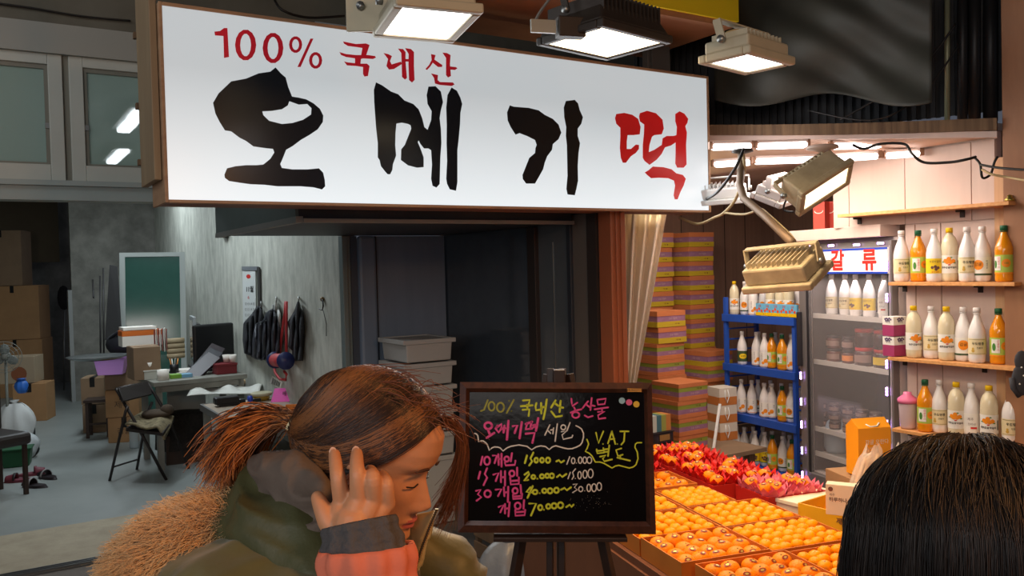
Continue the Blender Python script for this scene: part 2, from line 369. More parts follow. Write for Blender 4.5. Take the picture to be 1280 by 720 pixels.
# beam with tarpaulin above
bd = (BR-BL).normalized(); bn = Vector((bd.y, -bd.x, 0)).normalized()
m = M(); n_ = 14
for k in range(n_):   # slightly sagging beam
    a = BL+(BR-BL)*(k/n_); b = BL+(BR-BL)*((k+1)/n_); sag = lambda q: -0.012*math.sin(math.pi*q)
    a = a+Vector((0, 0, sag(k/n_)+0.045)); b = b+Vector((0, 0, sag((k+1)/n_)+0.045))
    p = [a+bn*0.05, b+bn*0.05, b-bn*0.03, a-bn*0.03]
    lo = [q-Vector((0, 0, 0.03)) for q in p]; hi = [q+Vector((0, 0, 0.03)) for q in p]
    m.add(lo+hi, [(0, 3, 2, 1), (4, 5, 6, 7), (0, 1, 5, 4), (2, 3, 7, 6)]+([(3, 0, 4, 7)] if k == 0 else [])+([(1, 2, 6, 5)] if k == n_-1 else []))
struct(m.build('trim_11', wood_dark))
# dark upper wall behind the tarpaulin
m = M(); a = BL-bd*0.4-bn*0.25; b = BR+bd*0.1-bn*0.25
for k in range(46):
    q0 = a+(b-a)*(k/46); q1 = a+(b-a)*((k+.5)/46); q2 = a+(b-a)*((k+1)/46); o_ = bn*0.02
    for u0, u1 in ((q0+o_, q1+o_), (q1-o_*0, q2-o_*0)):
        m.quad(Vector((u0.x, u0.y, 2.46)), Vector((u1.x, u1.y, 2.46)), Vector((u1.x, u1.y, 4.4)), Vector((u0.x, u0.y, 4.4)))
    for u0, u1 in ((q1+o_, q1),(q2, q2+o_)):
        m.quad(Vector((u0.x, u0.y, 2.46)), Vector((u1.x, u1.y, 2.46)), Vector((u1.x, u1.y, 4.4)), Vector((u0.x, u0.y, 4.4)))
struct(m.build('wall_stall_upper', corr_dark))
# roof over the arcade
struct(F('ceiling_arcade', [(-5, 7, -9, 0.1, 4.6, 4.7)], mat('arcade_roof', S(60, 58, 54), 0.8, var=0.1)))
# ceiling tubes in the left shop
tube_on = mat('tube_cool_on', (1, 1, 1), 0.5, emit=(0.86, 0.95, 1.0), es=9)
for k, (x, y) in enumerate(((165, 152), (147, 196))):
    p = PZ(x, y, 3.12); t = thing('ceiling_lamp', 'twin white tube lamp seen through the right transom window, the %s one' % ('larger nearer', 'smaller farther')[k], 'lamp', p, A32, 'ceiling lamps in the left shop')
    m = M(); m.box((0, 0, 0.04), (0.22, 1.25, 0.05)); m.build('housing', white_plastic, t, bevel=.005)
    for sgn in (-1, 1):
        m = M(); m.box((0, sgn*0.3, 0), (0.12, 0.52, 0.045)); m.build('tube', tube_on, t, bevel=.015)
    q = light('shop_light', 'AREA', p-Vector((0, 0, 0.06)), 26, (0.82, 0.93, 1.0), 0.3, 1.2)
    q.parent = None
light('shop_light', 'AREA', fac(0.6, 1.6, 3.1), 20, (0.85, 0.94, 1.0), 1.2, 0.3)
# ================================================================ extra stall enclosure
struct(F('wall_stall_far', [(6.3, 6.4, -4, 0.2, 0, 2.6)], brown_wall))
struct(F('ceiling_stall_inner', [(WT+0.02, 6.4, -3.2, 0.2, 2.36, 2.4), (2.55, 6.4, 0.1, 0.25, 2.34, 2.6)], stall_ceiling))
# ================================================================ the big lit sign
SS = -2.074
def sg(x, y, off=0.003): 
    return PP(x, y, TR+(SS-off)*FV, FV)
st0 = inv(sg(202, 130))[0]; st1 = inv(sg(887, 180))[0]; sz0 = 1.993; sz1 = 2.780
sign_face = mat('backlit_acrylic', S(225, 232, 238), 0.3)
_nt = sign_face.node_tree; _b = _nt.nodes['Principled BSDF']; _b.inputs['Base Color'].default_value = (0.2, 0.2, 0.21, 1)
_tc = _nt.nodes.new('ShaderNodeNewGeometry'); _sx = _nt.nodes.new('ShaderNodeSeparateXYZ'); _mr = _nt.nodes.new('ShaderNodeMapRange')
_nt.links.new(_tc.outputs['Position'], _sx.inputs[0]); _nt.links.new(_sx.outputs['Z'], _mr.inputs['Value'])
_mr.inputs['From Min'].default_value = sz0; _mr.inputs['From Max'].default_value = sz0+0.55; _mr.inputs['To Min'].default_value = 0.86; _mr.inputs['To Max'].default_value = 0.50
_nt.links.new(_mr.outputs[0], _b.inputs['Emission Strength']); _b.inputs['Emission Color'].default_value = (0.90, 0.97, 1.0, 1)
sign_black = mat('sign_black_film', S(24, 26, 32), 0.22); sign_red = mat('sign_red_film', S(200, 30, 32), 0.3, emit=S(200, 26, 26), es=0.30)
sign_red2 = mat('sign_deep_red_film', S(190, 30, 45), 0.3, emit=S(190, 26, 44), es=0.22)
sgn = thing('shop_sign', 'long white backlit shop sign with black brush lettering above the shop front', 'sign', fac((st0+st1)/2, SS, sz0), 0)
def wt(o): o.matrix_parent_inverse = o.parent.matrix_basis.inverted(); return o
frm = mat('sign_frame_wood', S(176, 140, 106), 0.55, c2=S(150, 112, 84), vs=4, stretch=(1, 1, 6))
under = mat('sign_underside_wood', S(150, 108, 92), 0.6, c2=S(112, 76, 62), vs=5)
wt(F('light_box', [(st0+0.01, st1-0.01, SS+0.012, SS+0.27, sz0+0.004, sz1-0.004)], under, sgn))
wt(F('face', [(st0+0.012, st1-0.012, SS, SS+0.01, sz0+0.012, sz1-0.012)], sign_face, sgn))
wt(F('frame', [(st0, st0+0.014, SS-0.006, SS+0.28, sz0, sz1), (st1-0.014, st1, SS-0.006, SS+0.28, sz0, sz1), (st0+0.014, st1-0.014, SS-0.006, SS+0.04, sz0-0.001, sz0+0.012), (st0+0.014, st1-0.014, SS-0.006, SS+0.28, sz1-0.014, sz1)], frm, sgn, bevel=0.002))
def Z(ox, oy, sc): return lambda x, y: sg(ox+x/sc, oy+y/sc)
L1 = Z(260, 60, 3.789); L2 = Z(450, 90, 4.5); L3 = Z(620, 110, 4.923); L4 = Z(260, 20, 4.0)
def letter(name, polys, fn, mt):
    m = M()
    for c in polys: poly(m, c if isinstance(c[0], list) else [c], fn)
    wt(m.build(name, mt, sgn))
O1 = [(320,92),(345,120),(368,140),(380,185),(398,230),(430,235),(465,243),(500,262),(530,288),(546,320),(544,350),(520,385),(480,412),(440,435),(400,465),(370,482),(355,520),(342,550),(350,568),(400,575),(470,575),(525,570),(545,590),(553,625),(555,655),(540,670),(500,660),(440,655),(380,655),(330,655),(270,648),(200,645),(150,638),(100,630),(80,615),(78,600),(90,570),(130,560),(180,555),(230,555),(262,552),(295,525),(314,495),(308,478),(270,474),(215,466),(180,440),(150,425),(110,395),(80,390),(55,350),(35,310),(24,260),(50,215),(110,158),(180,145),(240,120),(295,112)]
O2 = [(385,252),(430,268),(470,265),(490,285),(488,315),(450,340),(400,355),(350,360),(290,345),(262,318),(257,300),(300,298),(350,290),(378,272)]
letter('letter', [[O1, O2]], L1, sign_black)
letter('letter', [[(90,58),(125,75),(175,110),(215,125),(250,160),(300,180),(330,210),(350,260),(362,310),(380,325),(400,270),(403,220),(380,180),(375,130),(385,82),(425,80),(455,110),(467,170),(455,215),(448,260),(455,320),(458,400),(452,480),(450,560),(448,630),(430,650),(408,640),(400,600),(405,520),(400,440),(385,430),(360,430),(340,405),(330,385),(325,395),(340,430),(358,480),(358,535),(320,538),(270,525),(230,495),(232,435),(252,410),(270,365),(288,320),(285,300),(270,292),(235,285),(205,290),(200,340),(198,410),(203,470),(185,520),(182,550),(170,575),(155,575),(140,558),(118,530),(110,495),(100,480),(100,400),(90,310),(85,240),(80,170),(78,100)],
 [(515,87),(545,105),(565,145),(575,180),(565,230),(563,290),(555,380),(548,440),(548,560),(548,620),(540,668),(505,660),(490,630),(485,600),(490,500),(487,400),(488,300),(485,200),(492,130)]], L2, sign_black)
letter('letter', [[(85,107),(110,115),(200,122),(262,137),(300,165),(350,190),(385,225),(402,275),(385,315),(350,345),(345,380),(315,420),(300,460),(290,500),(265,545),(240,588),(185,588),(165,560),(163,535),(185,480),(205,430),(240,400),(243,370),(250,350),(240,320),(190,295),(145,278),(120,287),(90,240),(72,200),(68,150)],
 [(430,80),(485,73),(505,95),(515,135),(535,180),(525,220),(503,250),(503,295),(517,340),(508,400),(503,480),(505,570),(495,620),(485,660),(440,655),(433,620),(440,540),(438,440),(436,350),(430,295),(432,240),(420,180),(417,120)]], L3, sign_black)
letter('letter', [[(740,160),(790,153),(840,165),(875,190),(890,240),(885,285),(845,290),(810,290),(805,330),(805,375),(830,375),(860,348),(880,350),(880,375),(860,400),(830,420),(800,460),(780,460),(768,430),(762,370),(765,300),(765,245),(740,220),(732,185)],
 [(885,155),(930,140),(985,155),(1025,195),(1033,250),(1020,285),(975,290),(960,300),(945,350),(940,395),(975,380),(1020,350),(1025,310),(1050,295),(1090,295),(1110,290),(1113,240),(1103,205),(1103,160),(1130,143),(1160,158),(1183,190),(1178,215),(1165,235),(1175,275),(1170,350),(1173,470),(1155,490),(1115,490),(1103,465),(1105,400),(1105,335),(1075,355),(1040,365),(1020,405),(990,440),(945,473),(915,450),(903,430),(903,350),(910,280),(912,225),(885,205),(880,175)],
 [(965,483),(1030,487),(1080,500),(1110,525),(1150,535),(1168,558),(1155,600),(1135,640),(1118,685),(1100,685),(1093,660),(1102,600),(1095,570),(1060,555),(1000,552),(955,555),(930,535),(915,520),(940,505)]], L3, sign_red)
letter('letter', [[(32,78),(60,75),(80,60),(97,60),(105,205),(80,210),(77,100),(35,97)]], L4, sign_red2)
letter('letter', [[ell(188,145,53,78)[:-1], ell(188,145,27,57)[:-1]]], L4, sign_red2)
letter('letter', [[ell(325,160,52,77)[:-1], ell(325,160,27,56)[:-1]]], L4, sign_red2)
letter('letter', [[ell(438,143,33,42)[:-1], ell(438,143,17,27)[:-1]], [(512,113),(527,113),(463,255),(447,255)], [ell(538,222,33,42)[:-1], ell(538,222,17,27)[:-1]]], L4, sign_red2)
letter('letter', [[(675,127),(690,130),(740,140),(790,137),(808,145),(800,170),(790,200),(765,198),(772,160),(740,155),(700,150),(680,138)],
 [(657,180),(690,190),(740,195),(800,195),(835,200),(840,208),(825,215),(775,212),(765,215),(762,242),(735,240),(735,212),(690,205),(665,195)],
 [(680,227),(700,232),(760,238),(795,238),(808,250),(800,300),(782,303),(775,290),(775,255),(740,250),(695,247)]], L4, sign_red2)
letter('letter', [[(877,185),(900,190),(920,200),(910,225),(918,242),(965,228),(970,240),(930,265),(905,268),(892,250),(900,215),(885,195)],
 [(950,163),(975,165),(988,180),(988,230),(995,310),(985,318),(970,305),(968,235),(966,185)], [(985,160),(1015,165),(1030,180),(1030,250),(1033,320),(1020,333),(1005,320),(1002,240),(1003,190)], [(985,215),(1005,215),(1005,228),(985,228)]], L4, sign_red2)
letter('letter', [[(1115,190),(1138,195),(1130,225),(1110,255),(1095,270),(1087,265),(1105,245),(1118,220)], [(1128,215),(1150,230),(1172,245),(1170,255),(1150,255),(1125,235)],
 [(1172,183),(1195,185),(1213,195),(1210,240),(1215,300),(1200,308),(1190,295),(1190,210)], [(1208,252),(1240,255),(1247,262),(1235,270),(1208,268)], [(1115,287),(1150,295),(1148,320),(1160,330),(1225,332),(1233,342),(1220,350),(1160,345),(1135,338),(1130,310)]], L4, sign_red2)
light('sign_glow', 'AREA', fac((st0+st1)/2, SS-0.05, (sz0+sz1)/2), 26, (0.93, 0.97, 1.0), 2.8, 0.7, target=fac((st0+st1)/2, SS-1, (sz0+sz1)/2-0.1))
# mounting board at the sign's left end
bo = thing('mounting_board', 'brown boxed board standing behind the left end of the lit sign', 'board', fac(st0, SS+0.2, 2.09))
wt(F('board', [(st0-0.03, st0-0.002, SS+0.03, SS+0.36, 2.085, 3.6)], mat('painted_board_brown', S(150, 128, 98), 0.6, c2=S(132, 110, 84), vs=3, stretch=(4, 4, .6)), bo, bevel=0.003))
for z in (2.18, 2.42, 2.72, 2.95): wt(F('peg', [(st0-0.04, st0-0.02, SS+0.352, SS+0.385, z, z+0.025)], wood_dark, bo))
# pipe and boards above the sign
m = M(); m.tube([fac(t, -1.72, 2.86) for t in (0.95, 1.4)], 0.035, 12); tag(m.build('pipe', mat('pipe_grey_white', S(170, 178, 182), 0.35, .3)), 'short pale pipe end above the sign left of the first floodlight', 'pipe')
m = M(); m.tube([fac(t, -1.74, 2.85) for t in (1.9, 2.42)], 0.03, 12); tag(m.build('pipe', mat('pipe_grey_white', (1, 1, 1))), 'pale pipe above the sign between the two left floodlights', 'pipe')
m = M(); m.tube([fac(t, -1.72, 2.84) for t in (2.55, 3.25)], 0.022, 12); tag(m.build('pipe', mat('pipe_grey_white', (1, 1, 1))), 'thin pale pipe above the sign beside the rightmost floodlight', 'pipe')
aw = thing('awning_box', 'yellow fascia box with bare wood underside above the right end of the sign', 'awning', fac(2.6, -1.9, 3.0))
wt(F('underside', [(1.3, 3.2, -2.25, -1.5, 3.02, 3.06)], mat('awning_underside', S(172, 120, 84), 0.6, c2=S(148, 98, 66), vs=3), aw))
wt(F('fascia', [(1.3, 3.2, -2.27, -2.25, 3.05, 3.4), (3.2, 3.22, -2.27, -1.5, 3.05, 3.4)], mat('fascia_yellow', S(230, 200, 30), 0.5), aw))
wt(F('hanger', [(3.0, 3.07, -1.75, -1.70, 2.4, 3.02)], mat('hanger_grey', S(110, 104, 98), 0.5, .4), aw, bevel=.003))
wt(F('hanger_bracket', [(3.02, 3.16, -1.76, -1.69, 2.9, 2.915), (3.02, 3.16, -1.77, -1.76, 2.86, 3.02)], mat('hanger_grey', (1, 1, 1)), aw))

# ================================================================ floodlights above the sign
lens_cool = mat('led_lens_cool', (1, 1, 1), 0.4, emit=(1.0, 0.97, 0.98), es=6); lens_warm = mat('lamp_lens_warm', (1, 1, 1), 0.4, emit=(1.0, 0.80, 0.52), es=4)
ivory = mat('ivory_cast_metal', S(186, 176, 150), 0.45, 0.1, var=0.06); dkcast = mat('dark_cast_metal', S(58, 50, 44), 0.5, 0.3, var=0.1)
def flood(label, loc, rz, w, d, h, body, lens, tilt=(0, 0), group=None, lit=True, dome=False, name='floodlight'):
    R = Matrix.Rotation(rz, 4, 'Z') @ Matrix.Rotation(tilt[0], 4, 'X') @ Matrix.Rotation(tilt[1], 4, 'Y')
    t = thing(name, label, 'floodlight', loc, 0, group, rot=R.to_euler())
    m = M(); ww, dd = w/2, d/2; b = 0.03
    for c, s_ in (((0, -dd-b/2, 0.012), (w+2*b, b, 0.03)), ((0, dd+b/2, 0.012), (w+2*b, b, 0.03)), ((-ww-b/2, 0, 0.012), (b, d, 0.03)), ((ww+b/2, 0, 0.012), (b, d, 0.03))): m.box(c, s_)
    m.build('rim', body, t, bevel=0.006)
    m = M(); m.box((0, 0, 0.027+h/2), ((w+b)*0.98, (d+b)*0.98, h), taper=1.0) if not dome else m.add([(x*ww*k, y*dd*k, z) for z, k in ((0.027, 1.15), (0.027+h*.6, 0.95), (0.027+h, 0.6)) for x, y in ((-1, -1), (1, -1), (1, 1), (-1, 1))], [(0, 3, 2, 1), (8, 9, 10, 11)]+[(i+4*k, (i+1) % 4+4*k, (i+1) % 4+4*k+4, i+4*k+4) for k in range(2) for i in range(4)])
    m.build('housing', body, t, bevel=0.008)
    nf = int(w/0.022); hh = h+0.027
    for k in range(nf):
        x = -ww+ (k+0.5)*w/nf
        f = M(); f.box((x, 0, hh+0.008 if not dome else hh*0.62), (0.005, d*0.95 if not dome else d*1.02, 0.03 if not dome else hh*0.8)); f.build('fin', body, t)
    m = M(); m.box((0, 0, 0.006), (w*0.995, d*0.995, 0.006)); m.build('lens', lens, t)
    bk = M(); zb = 0.04+h/2
    for sx in (-1, 1): bk.bar((sx*(ww+b+0.006), 0, zb), (sx*(ww+b+0.006), 0.02, zb+0.07), 0.006, 0.03)
    bk.bar((-(ww+b+0.006), 0.02, zb+0.07), ((ww+b+0.006), 0.02, zb+0.07), 0.03, 0.006)
    bk.build('bracket', body, t)
    for sx in (-1, 1):
        m = M(); m.tube([(sx*(ww+b), 0, zb), (sx*(ww+b+0.02), 0, zb)], 0.013, 10); m.build('bolt', steel, t)
    return t
p1 = PZ(533, 31, 2.47); flood('square ivory floodlight with cool white lens, leftmost above the sign', p1, RAD(22), 0.215, 0.25, 0.045, ivory, lens_cool, tilt=(RAD(-3), 0))
p2 = PZ(756, 55, 2.52); flood('large dark finned floodlight glowing warm, in the middle above the sign', p2, RAD(42), 0.33, 0.27, 0.10, dkcast, lens_warm, tilt=(0, 0), dome=True)
p3 = PZ(934, 80, 2.40); flood('ivory floodlight with white lens beyond the right end of the sign', p3, RAD(42), 0.235, 0.15, 0.045, ivory, lens_cool, tilt=(0, 0))
# working light of the three
light('flood_cool', 'SPOT', p1-Vector((0, 0, 0.03)), 16, (0.95, 0.97, 1), 0.1, target=p1+Vector((-0.2, 0.2, -2)), spot=150)
light('flood_warm', 'SPOT', p2-Vector((0, 0, 0.03)), 95, WARM, 0.12, target=p2+Vector((0.0, -0.45, -2)), spot=150)
light('flood_warm', 'SPOT', p3-Vector((0, 0, 0.03)), 45, (1.0, 0.80, 0.52), 0.1, target=p3+Vector((0.25, 0.25, -2)), spot=150)
# mounting plate and cables of the leftmost floodlight
pb = PD(486, 8, 2.75); t = thing('mounting_plate', 'beige steel plate with a big bolt holding the leftmost floodlight', 'bracket', pb)
m = M(); m.box((0, 0, 0.03), (0.28, 0.012, 0.22)); m.build('plate', ivory, t, bevel=.003)
m = M(); m.tube([(-0.09, -0.006, -0.0), (-0.09, -0.022, -0.0)], 0.014, 8); m.build('bolt', steel, t)
m = M(); m.box((0.03, -0.012, 0.035), (0.05, 0.006, 0.03)); m.build('rivet_plate', steel, t)
# ballast box with a plate by the warm floodlight
pb = PD(696, 34, 2.95); t = thing('junction_box', 'dark junction box with pale rating plate beside the warm floodlight', 'box', pb, RAD(15))
m = M(); m.box((0.05, 0, 0.0), (0.1, 0.05, 0.07)); m.build('body', dkcast, t, bevel=.004)
m = M(); m.box((-0.05, 0, 0.0), (0.09, 0.012, 0.045)); m.build('rating_plate', mat('plate_alu', S(160, 160, 150), 0.4, .3), t)
def cable(label, pts, r, mt, name='cable', group=None):
    P = [Vector(p) for p in pts]; out = []
    for i in range(len(P)-1):
        p0 = P[max(i-1, 0)]; p1_ = P[i]; p2_ = P[i+1]; p3_ = P[min(i+2, len(P)-1)]
        for k in range(6):
            u = k/6; out.append(0.5*((2*p1_)+(-p0+p2_)*u+(2*p0-5*p1_+4*p2_-p3_)*u*u+(-p0+3*p1_-3*p2_+p3_)*u**3))
    out.append(P[-1]); m = M(); m.tube(out, r, 7); return tag(m.build(name, mt), label, 'cable', group)
def PL(pxs): return [PD(x, y, d) for x, y, d in pxs]
cable('black cable looping up behind the top of the sign', PL([(340, -8, 3.9), (352, 12, 3.85), (385, 22, 3.95), (430, 20, 4.1)]), 0.006, cable_mat)
cable('thin grey cable rising beside the rating plate', PL([(665, 40, 3.1), (672, 20, 3.05), (690, -5, 3.0)]), 0.005, mat('cable_grey', S(110, 108, 104), 0.5))
cable('pale looped cable on top of the rightmost floodlight', PL([(906, 52, 3.0), (908, 42, 2.98), (922, 38, 2.98), (930, 44, 3.0), (926, 54, 3.02)]), 0.006, cable_beige)
cable('thin cable running along the stained wall above the windows', [PP(x, y, TR-0.06*FV, FV) for x, y in ((-20, 2), (40, 10), (100, 20), (163, 26))], 0.006, cable_mat)
# tarpaulin and pole above the beam
tarp = mat('dark_tarpaulin', S(58, 56, 48), 0.65, var=0.15, vs=2.5, bump=0.9, bs=3.5)
def tp(u_, v_):
    x = 893+u_*272; y = -25+v_*(150+8*math.sin(u_*9)); d = 5.05-0.85*u_+0.025*math.sin(u_*9+v_*3)+0.05*math.sin(u_*5+v_*4+2*v_*u_)+0.018*math.sin((u_-v_)*16)
    return PD(x, y, d)
m = M(); m.grid(tp, 60, 40); tag(m.build('tarpaulin', tarp, solid=0.004), 'dark wrinkled tarpaulin hanging above the timber beam', 'tarpaulin')
m = M(); m.tube([PD(1184, 158, 4.45), PD(1184, -40, 4.45)], 0.014, 8); tag(m.build('pole', mat('pole_pale', S(150, 150, 120), 0.4, 0.3)), 'thin pale upright pole beside the tarpaulin', 'pole')
for k, (x, w_) in enumerate(((1203, .025), (1218, .03), (1238, .035))):
    m = M(); m.tube([PD(x, 152, 4.42), PD(x, -60, 4.42)], w_, 10); tag(m.build('drain_pipe', mat('pipe_black', S(38, 37, 38), 0.45, .2)), 'dark upright pipe right of the tarpaulin, the %s of three' % ('thin leftmost', 'middle', 'thick rightmost')[k], 'pipe', 'dark upright pipes')
cable('black cable sagging across the tarpaulin down to the beam', PL([(1195, 30, 4.35), (1160, 75, 4.4), (1110, 115, 4.45), (1050, 150, 4.6)]), 0.006, cable_mat)
cable('second black cable sagging along the tarpaulin foot', PL([(1200, 55, 4.33), (1150, 120, 4.38), (1090, 150, 4.45), (1010, 138, 4.7)]), 0.005, cable_mat)
# ================================================================ price board on its easel
BN = Vector((0, -math.cos(RAD(12)), math.sin(RAD(12)))); BC = PD(695, 571, 2.5)
def bq(x, y, off=0.0): return PP(x, y, BC+BN*off, BN)
ez = thing('easel', 'dark wooden tripod easel holding the black price board', 'easel', (BC.x, BC.y+0.2, 0))
dkw = mat('dark_easel_wood', S(52, 36, 28), 0.5)
bpar = lambda o: wt(o)
bl = bq(600, 668); brp = bq(790, 668); led_c = (bl+brp)/2
topc = bq(699, 470, -0.02)
m = M(); m.bar(bq(617, 668.5, 0.0)+Vector((0, 0, -0.008)), bq(783, 668.5, 0.0)+Vector((0, 0, -0.008)), 0.05, 0.012); wt(m.build('ledge', dkw, ez, bevel=.002))
a = led_c+Vector((0, 0.03, 0))
for sx, name in ((-1, 'leg'), (1, 'leg')):
    m = M(); m.bar(topc+Vector((sx*0.03, 0.04, 0)), Vector((BC.x+sx*0.29, a.y-0.10, 0.0)), 0.022, 0.03); wt(m.build('leg', dkw, ez, bevel=.002))
m = M(); m.bar(topc+Vector((0, 0.06, 0)), Vector((BC.x+0.02, a.y+0.55, 0)), 0.02, 0.03); wt(m.build('leg', dkw, ez, bevel=.002))
for dx in (-0.024, 0.012): 
    m = M(); m.bar(topc+Vector((dx, 0.03, 0.02)), a+Vector((dx, 0.02, -0.35)), 0.02, 0.02); wt(m.build('mast', dkw, ez, bevel=.002))
m = M(); m.box((0, 0, 0), (0.035, 0.03, 0.04)); o = m.build('top_clamp', dkw, ez, bevel=.003); o.location = topc-ez.location
bd_t = thing('price_board', 'framed black board with yellow, pink and white handwritten prices on the easel', 'board', led_c)
m = M(); m.slab([bq(x, y, 0) for x, y in ((580, 484), (811, 484), (813, 660), (578, 660))], BN, 0.015); wt(m.build('panel', mat('blackboard_gloss', S(16, 14, 15), 0.12, spec=0.1, bump=0.04, bs=30), bd_t))
fr = mat('board_frame_wood', S(84, 46, 28), 0.4, c2=S(60, 33, 22), wave=3, stretch=(4, 1, 4))
m = M()
O_ = [bq(575, 477.5, 0.012), bq(814.5, 478.5, 0.012), bq(820, 668, 0.012), bq(572, 665.5, 0.012)]; I_ = [bq(587, 490, 0.004), bq(805, 491, 0.004), bq(808, 652, 0.004), bq(585, 651, 0.004)]
Q_ = [p*0.35+q*0.65+BN*0.012 for p, q in zip(O_, I_)]; OB = [p-BN*0.03 for p in O_]; IB = [p-BN*0.012 for p in I_]
for i in range(4):
    j = (i+1) % 4
    for A_, B_ in ((OB, O_), (O_, Q_), (Q_, I_), (I_, IB)): m.quad(A_[i], A_[j], B_[j], B_[i])
wt(m.build('frame', fr, bd_t))
chY = mat('chalk_yellow', S(214, 218, 40), 0.6, emit=S(214, 218, 40), es=0.0); chP = mat('chalk_pink', S(232, 72, 140), 0.6); chW = mat('chalk_white', S(225, 214, 200), 0.6); chD = mat('chalk_olive', S(160, 156, 60), 0.7)
def BZ(ox, oy, sc): return lambda x, y: bq(ox+x/sc, oy+y/sc, 0.0022)
B5 = BZ(585, 480, 9.0); B6 = BZ(690, 480, 6.0); B7 = BZ(585, 555, 6.92)
def wr_(name, fn, w, items, mt):
    m = M()
    for it in items: stroke(m, it, w, fn)
    wt(m.build(name, mt, bd_t))
E = ell
wr_('writing', B5, 20, [[(222,183),(180,290),(145,303)], E(265,250,35,50), E(365,262,40,52), [(515,180),(435,325)], [(462,190)], [(487,305)]], chD)
wr_('writing', B5, 23, [[(620,185),(695,180),(680,235)], [(595,250),(725,240)], [(665,235),(668,285)], [(615,290),(690,285),(683,358)], [(770,215),(760,250),(765,295),(830,285)], [(822,215),(825,330)], [(885,175),(870,290),(848,395)], [(825,265),(865,255)],
  [(985,185),(935,265)], [(975,215),(1015,245)], [(1042,190),(1030,315)], [(1038,262),(1070,266)], [(938,310),(985,370),(1055,358)]], chY)
wr_('writing', B6, 13, [[(145,110),(148,140),(152,165),(190,140)], [(165,175),(180,205)], [(140,215),(180,198),(220,190)], E(178,232,27,22), [(270,130),(230,180)], [(252,150),(288,178)], [(298,105),(292,150),(288,195)], [(295,160),(320,165)], [(245,235),(270,250),(305,240)],
  [(340,120),(345,155),(395,150),(405,110),(340,118)], [(320,190),(420,175)], [(375,185),(375,205)], [(345,210),(395,205),(345,235),(350,262),(400,255)]], chP)
wr_('writing', B5, 26, [E(228,470,42,38), [(225,515),(245,565)], [(210,605),(295,550)], [(330,470),(310,500),(345,545),(375,500),(380,450),(320,490)], [(410,470),(400,545)], [(375,505),(420,497)], [(455,415),(438,625)], [(505,475),(555,465),(525,550)], [(605,430),(580,610)],
  [(650,450),(720,425)], [(665,440),(650,510),(720,500)], [(715,430),(700,500),(750,480)], [(790,385),(765,525)], [(735,465),(770,460)], [(650,560),(750,550),(725,660)]], chP)
wr_('writing', B5, 15, [[(920,460),(865,575)], [(895,520),(930,555)], [(930,518),(960,512)], [(963,495),(955,560)], [(1005,450),(980,645)]], chW)
wr_('writing', B6, 10, [E(85,325,18,18), [(135,290),(112,350)], [(70,358),(110,352),(75,382),(85,415),(150,400),(155,385)]], chW)
cl7 = [(165,0),(185,55),(205,35),(230,25),(260,27),(280,35),(303,60),(335,35),(370,20),(440,8),(510,20),(550,50),(590,25),(630,16),(670,22),(703,48),(730,25),(760,15),(795,25),(830,35),(865,42),(900,40),(940,26),(970,10)]
wr_('speech_bubble', lambda x, y: bq(x, y, 0.0022), 1.6, [[(585+x/9, 480+y/9) for x, y in ((75,555),(95,562),(110,580),(120,650),(145,640),(170,640),(200,660),(220,690))]+[(585+x/6.92, 555+y/6.92) for x, y in cl7]+[(690+x/6, 480+y/6) for x, y in ((225,440),(236,400),(236,370),(222,338),(200,322),(180,313))]], chW)
wr_('writing', B6, 12, [[(330,365),(348,445),(385,355)], [(382,450)], [(450,355),(420,445)], [(450,360),(475,450)], [(430,415),(468,410)], [(490,450)], [(512,355),(575,355)], [(545,360),(540,430),(520,455)],
  [(335,490),(340,520),(390,515),(385,480)], [(335,502),(390,498)], [(430,460),(420,540)], [(395,490),(425,487)], [(395,510),(425,507)], [(360,545),(405,535),(380,560),(392,580),(450,565)], [(520,483),(480,495),(495,540),(530,530)], [(512,538),(510,560)], [(490,552),(585,575)]], chY)
wr_('speech_bubble', B6, 10, [[(262,415),(275,450),(262,485),(250,505),(280,520),(300,540),(325,585),(360,585),(390,595),(420,612),(450,630),(475,615),(500,610),(540,620),(580,630),(610,622),(630,605),(645,560),(640,510),(622,475),(625,452),(640,440),(672,440)]], chY)
wr_('writing', B7, 17, [[(125,110),(110,180)], E(165,145,25,35), [(215,100),(250,100),(230,165)], [(262,90),(265,180)], [(262,130),(285,128)], [(290,85),(290,195)], E(335,130,20,22), [(380,80),(370,150)], [(320,160),(325,185),(405,180),(410,145)],
  [(105,240),(90,300)], [(165,210),(145,260),(165,290),(135,355)], [(220,265),(265,250),(240,320)], [(285,235),(285,330)], [(320,235),(320,360)], [(285,290),(320,285)], E(380,255,22,25), [(425,205),(425,275)], [(365,290),(370,350),(440,345),(440,290)], [(370,320),(440,315)],
  [(70,405),(110,395),(85,435),(115,460),(75,490)], E(170,430,28,30), [(240,395),(290,390),(260,450)], [(310,375),(315,450)], [(315,420),(345,415)], [(348,370),(345,500)], E(408,405,22,25), [(455,355),(460,430)], [(390,440),(390,475),(465,470),(468,430)], [(395,455),(460,450)],
  [(265,545),(310,525),(280,590)], [(320,520),(320,600)], [(320,560),(355,555)], [(360,505),(350,625)], E(430,535,25,28), [(485,485),(480,560)], [(410,570),(410,620),(490,615),(495,570)], [(415,590),(490,585)]], chP)
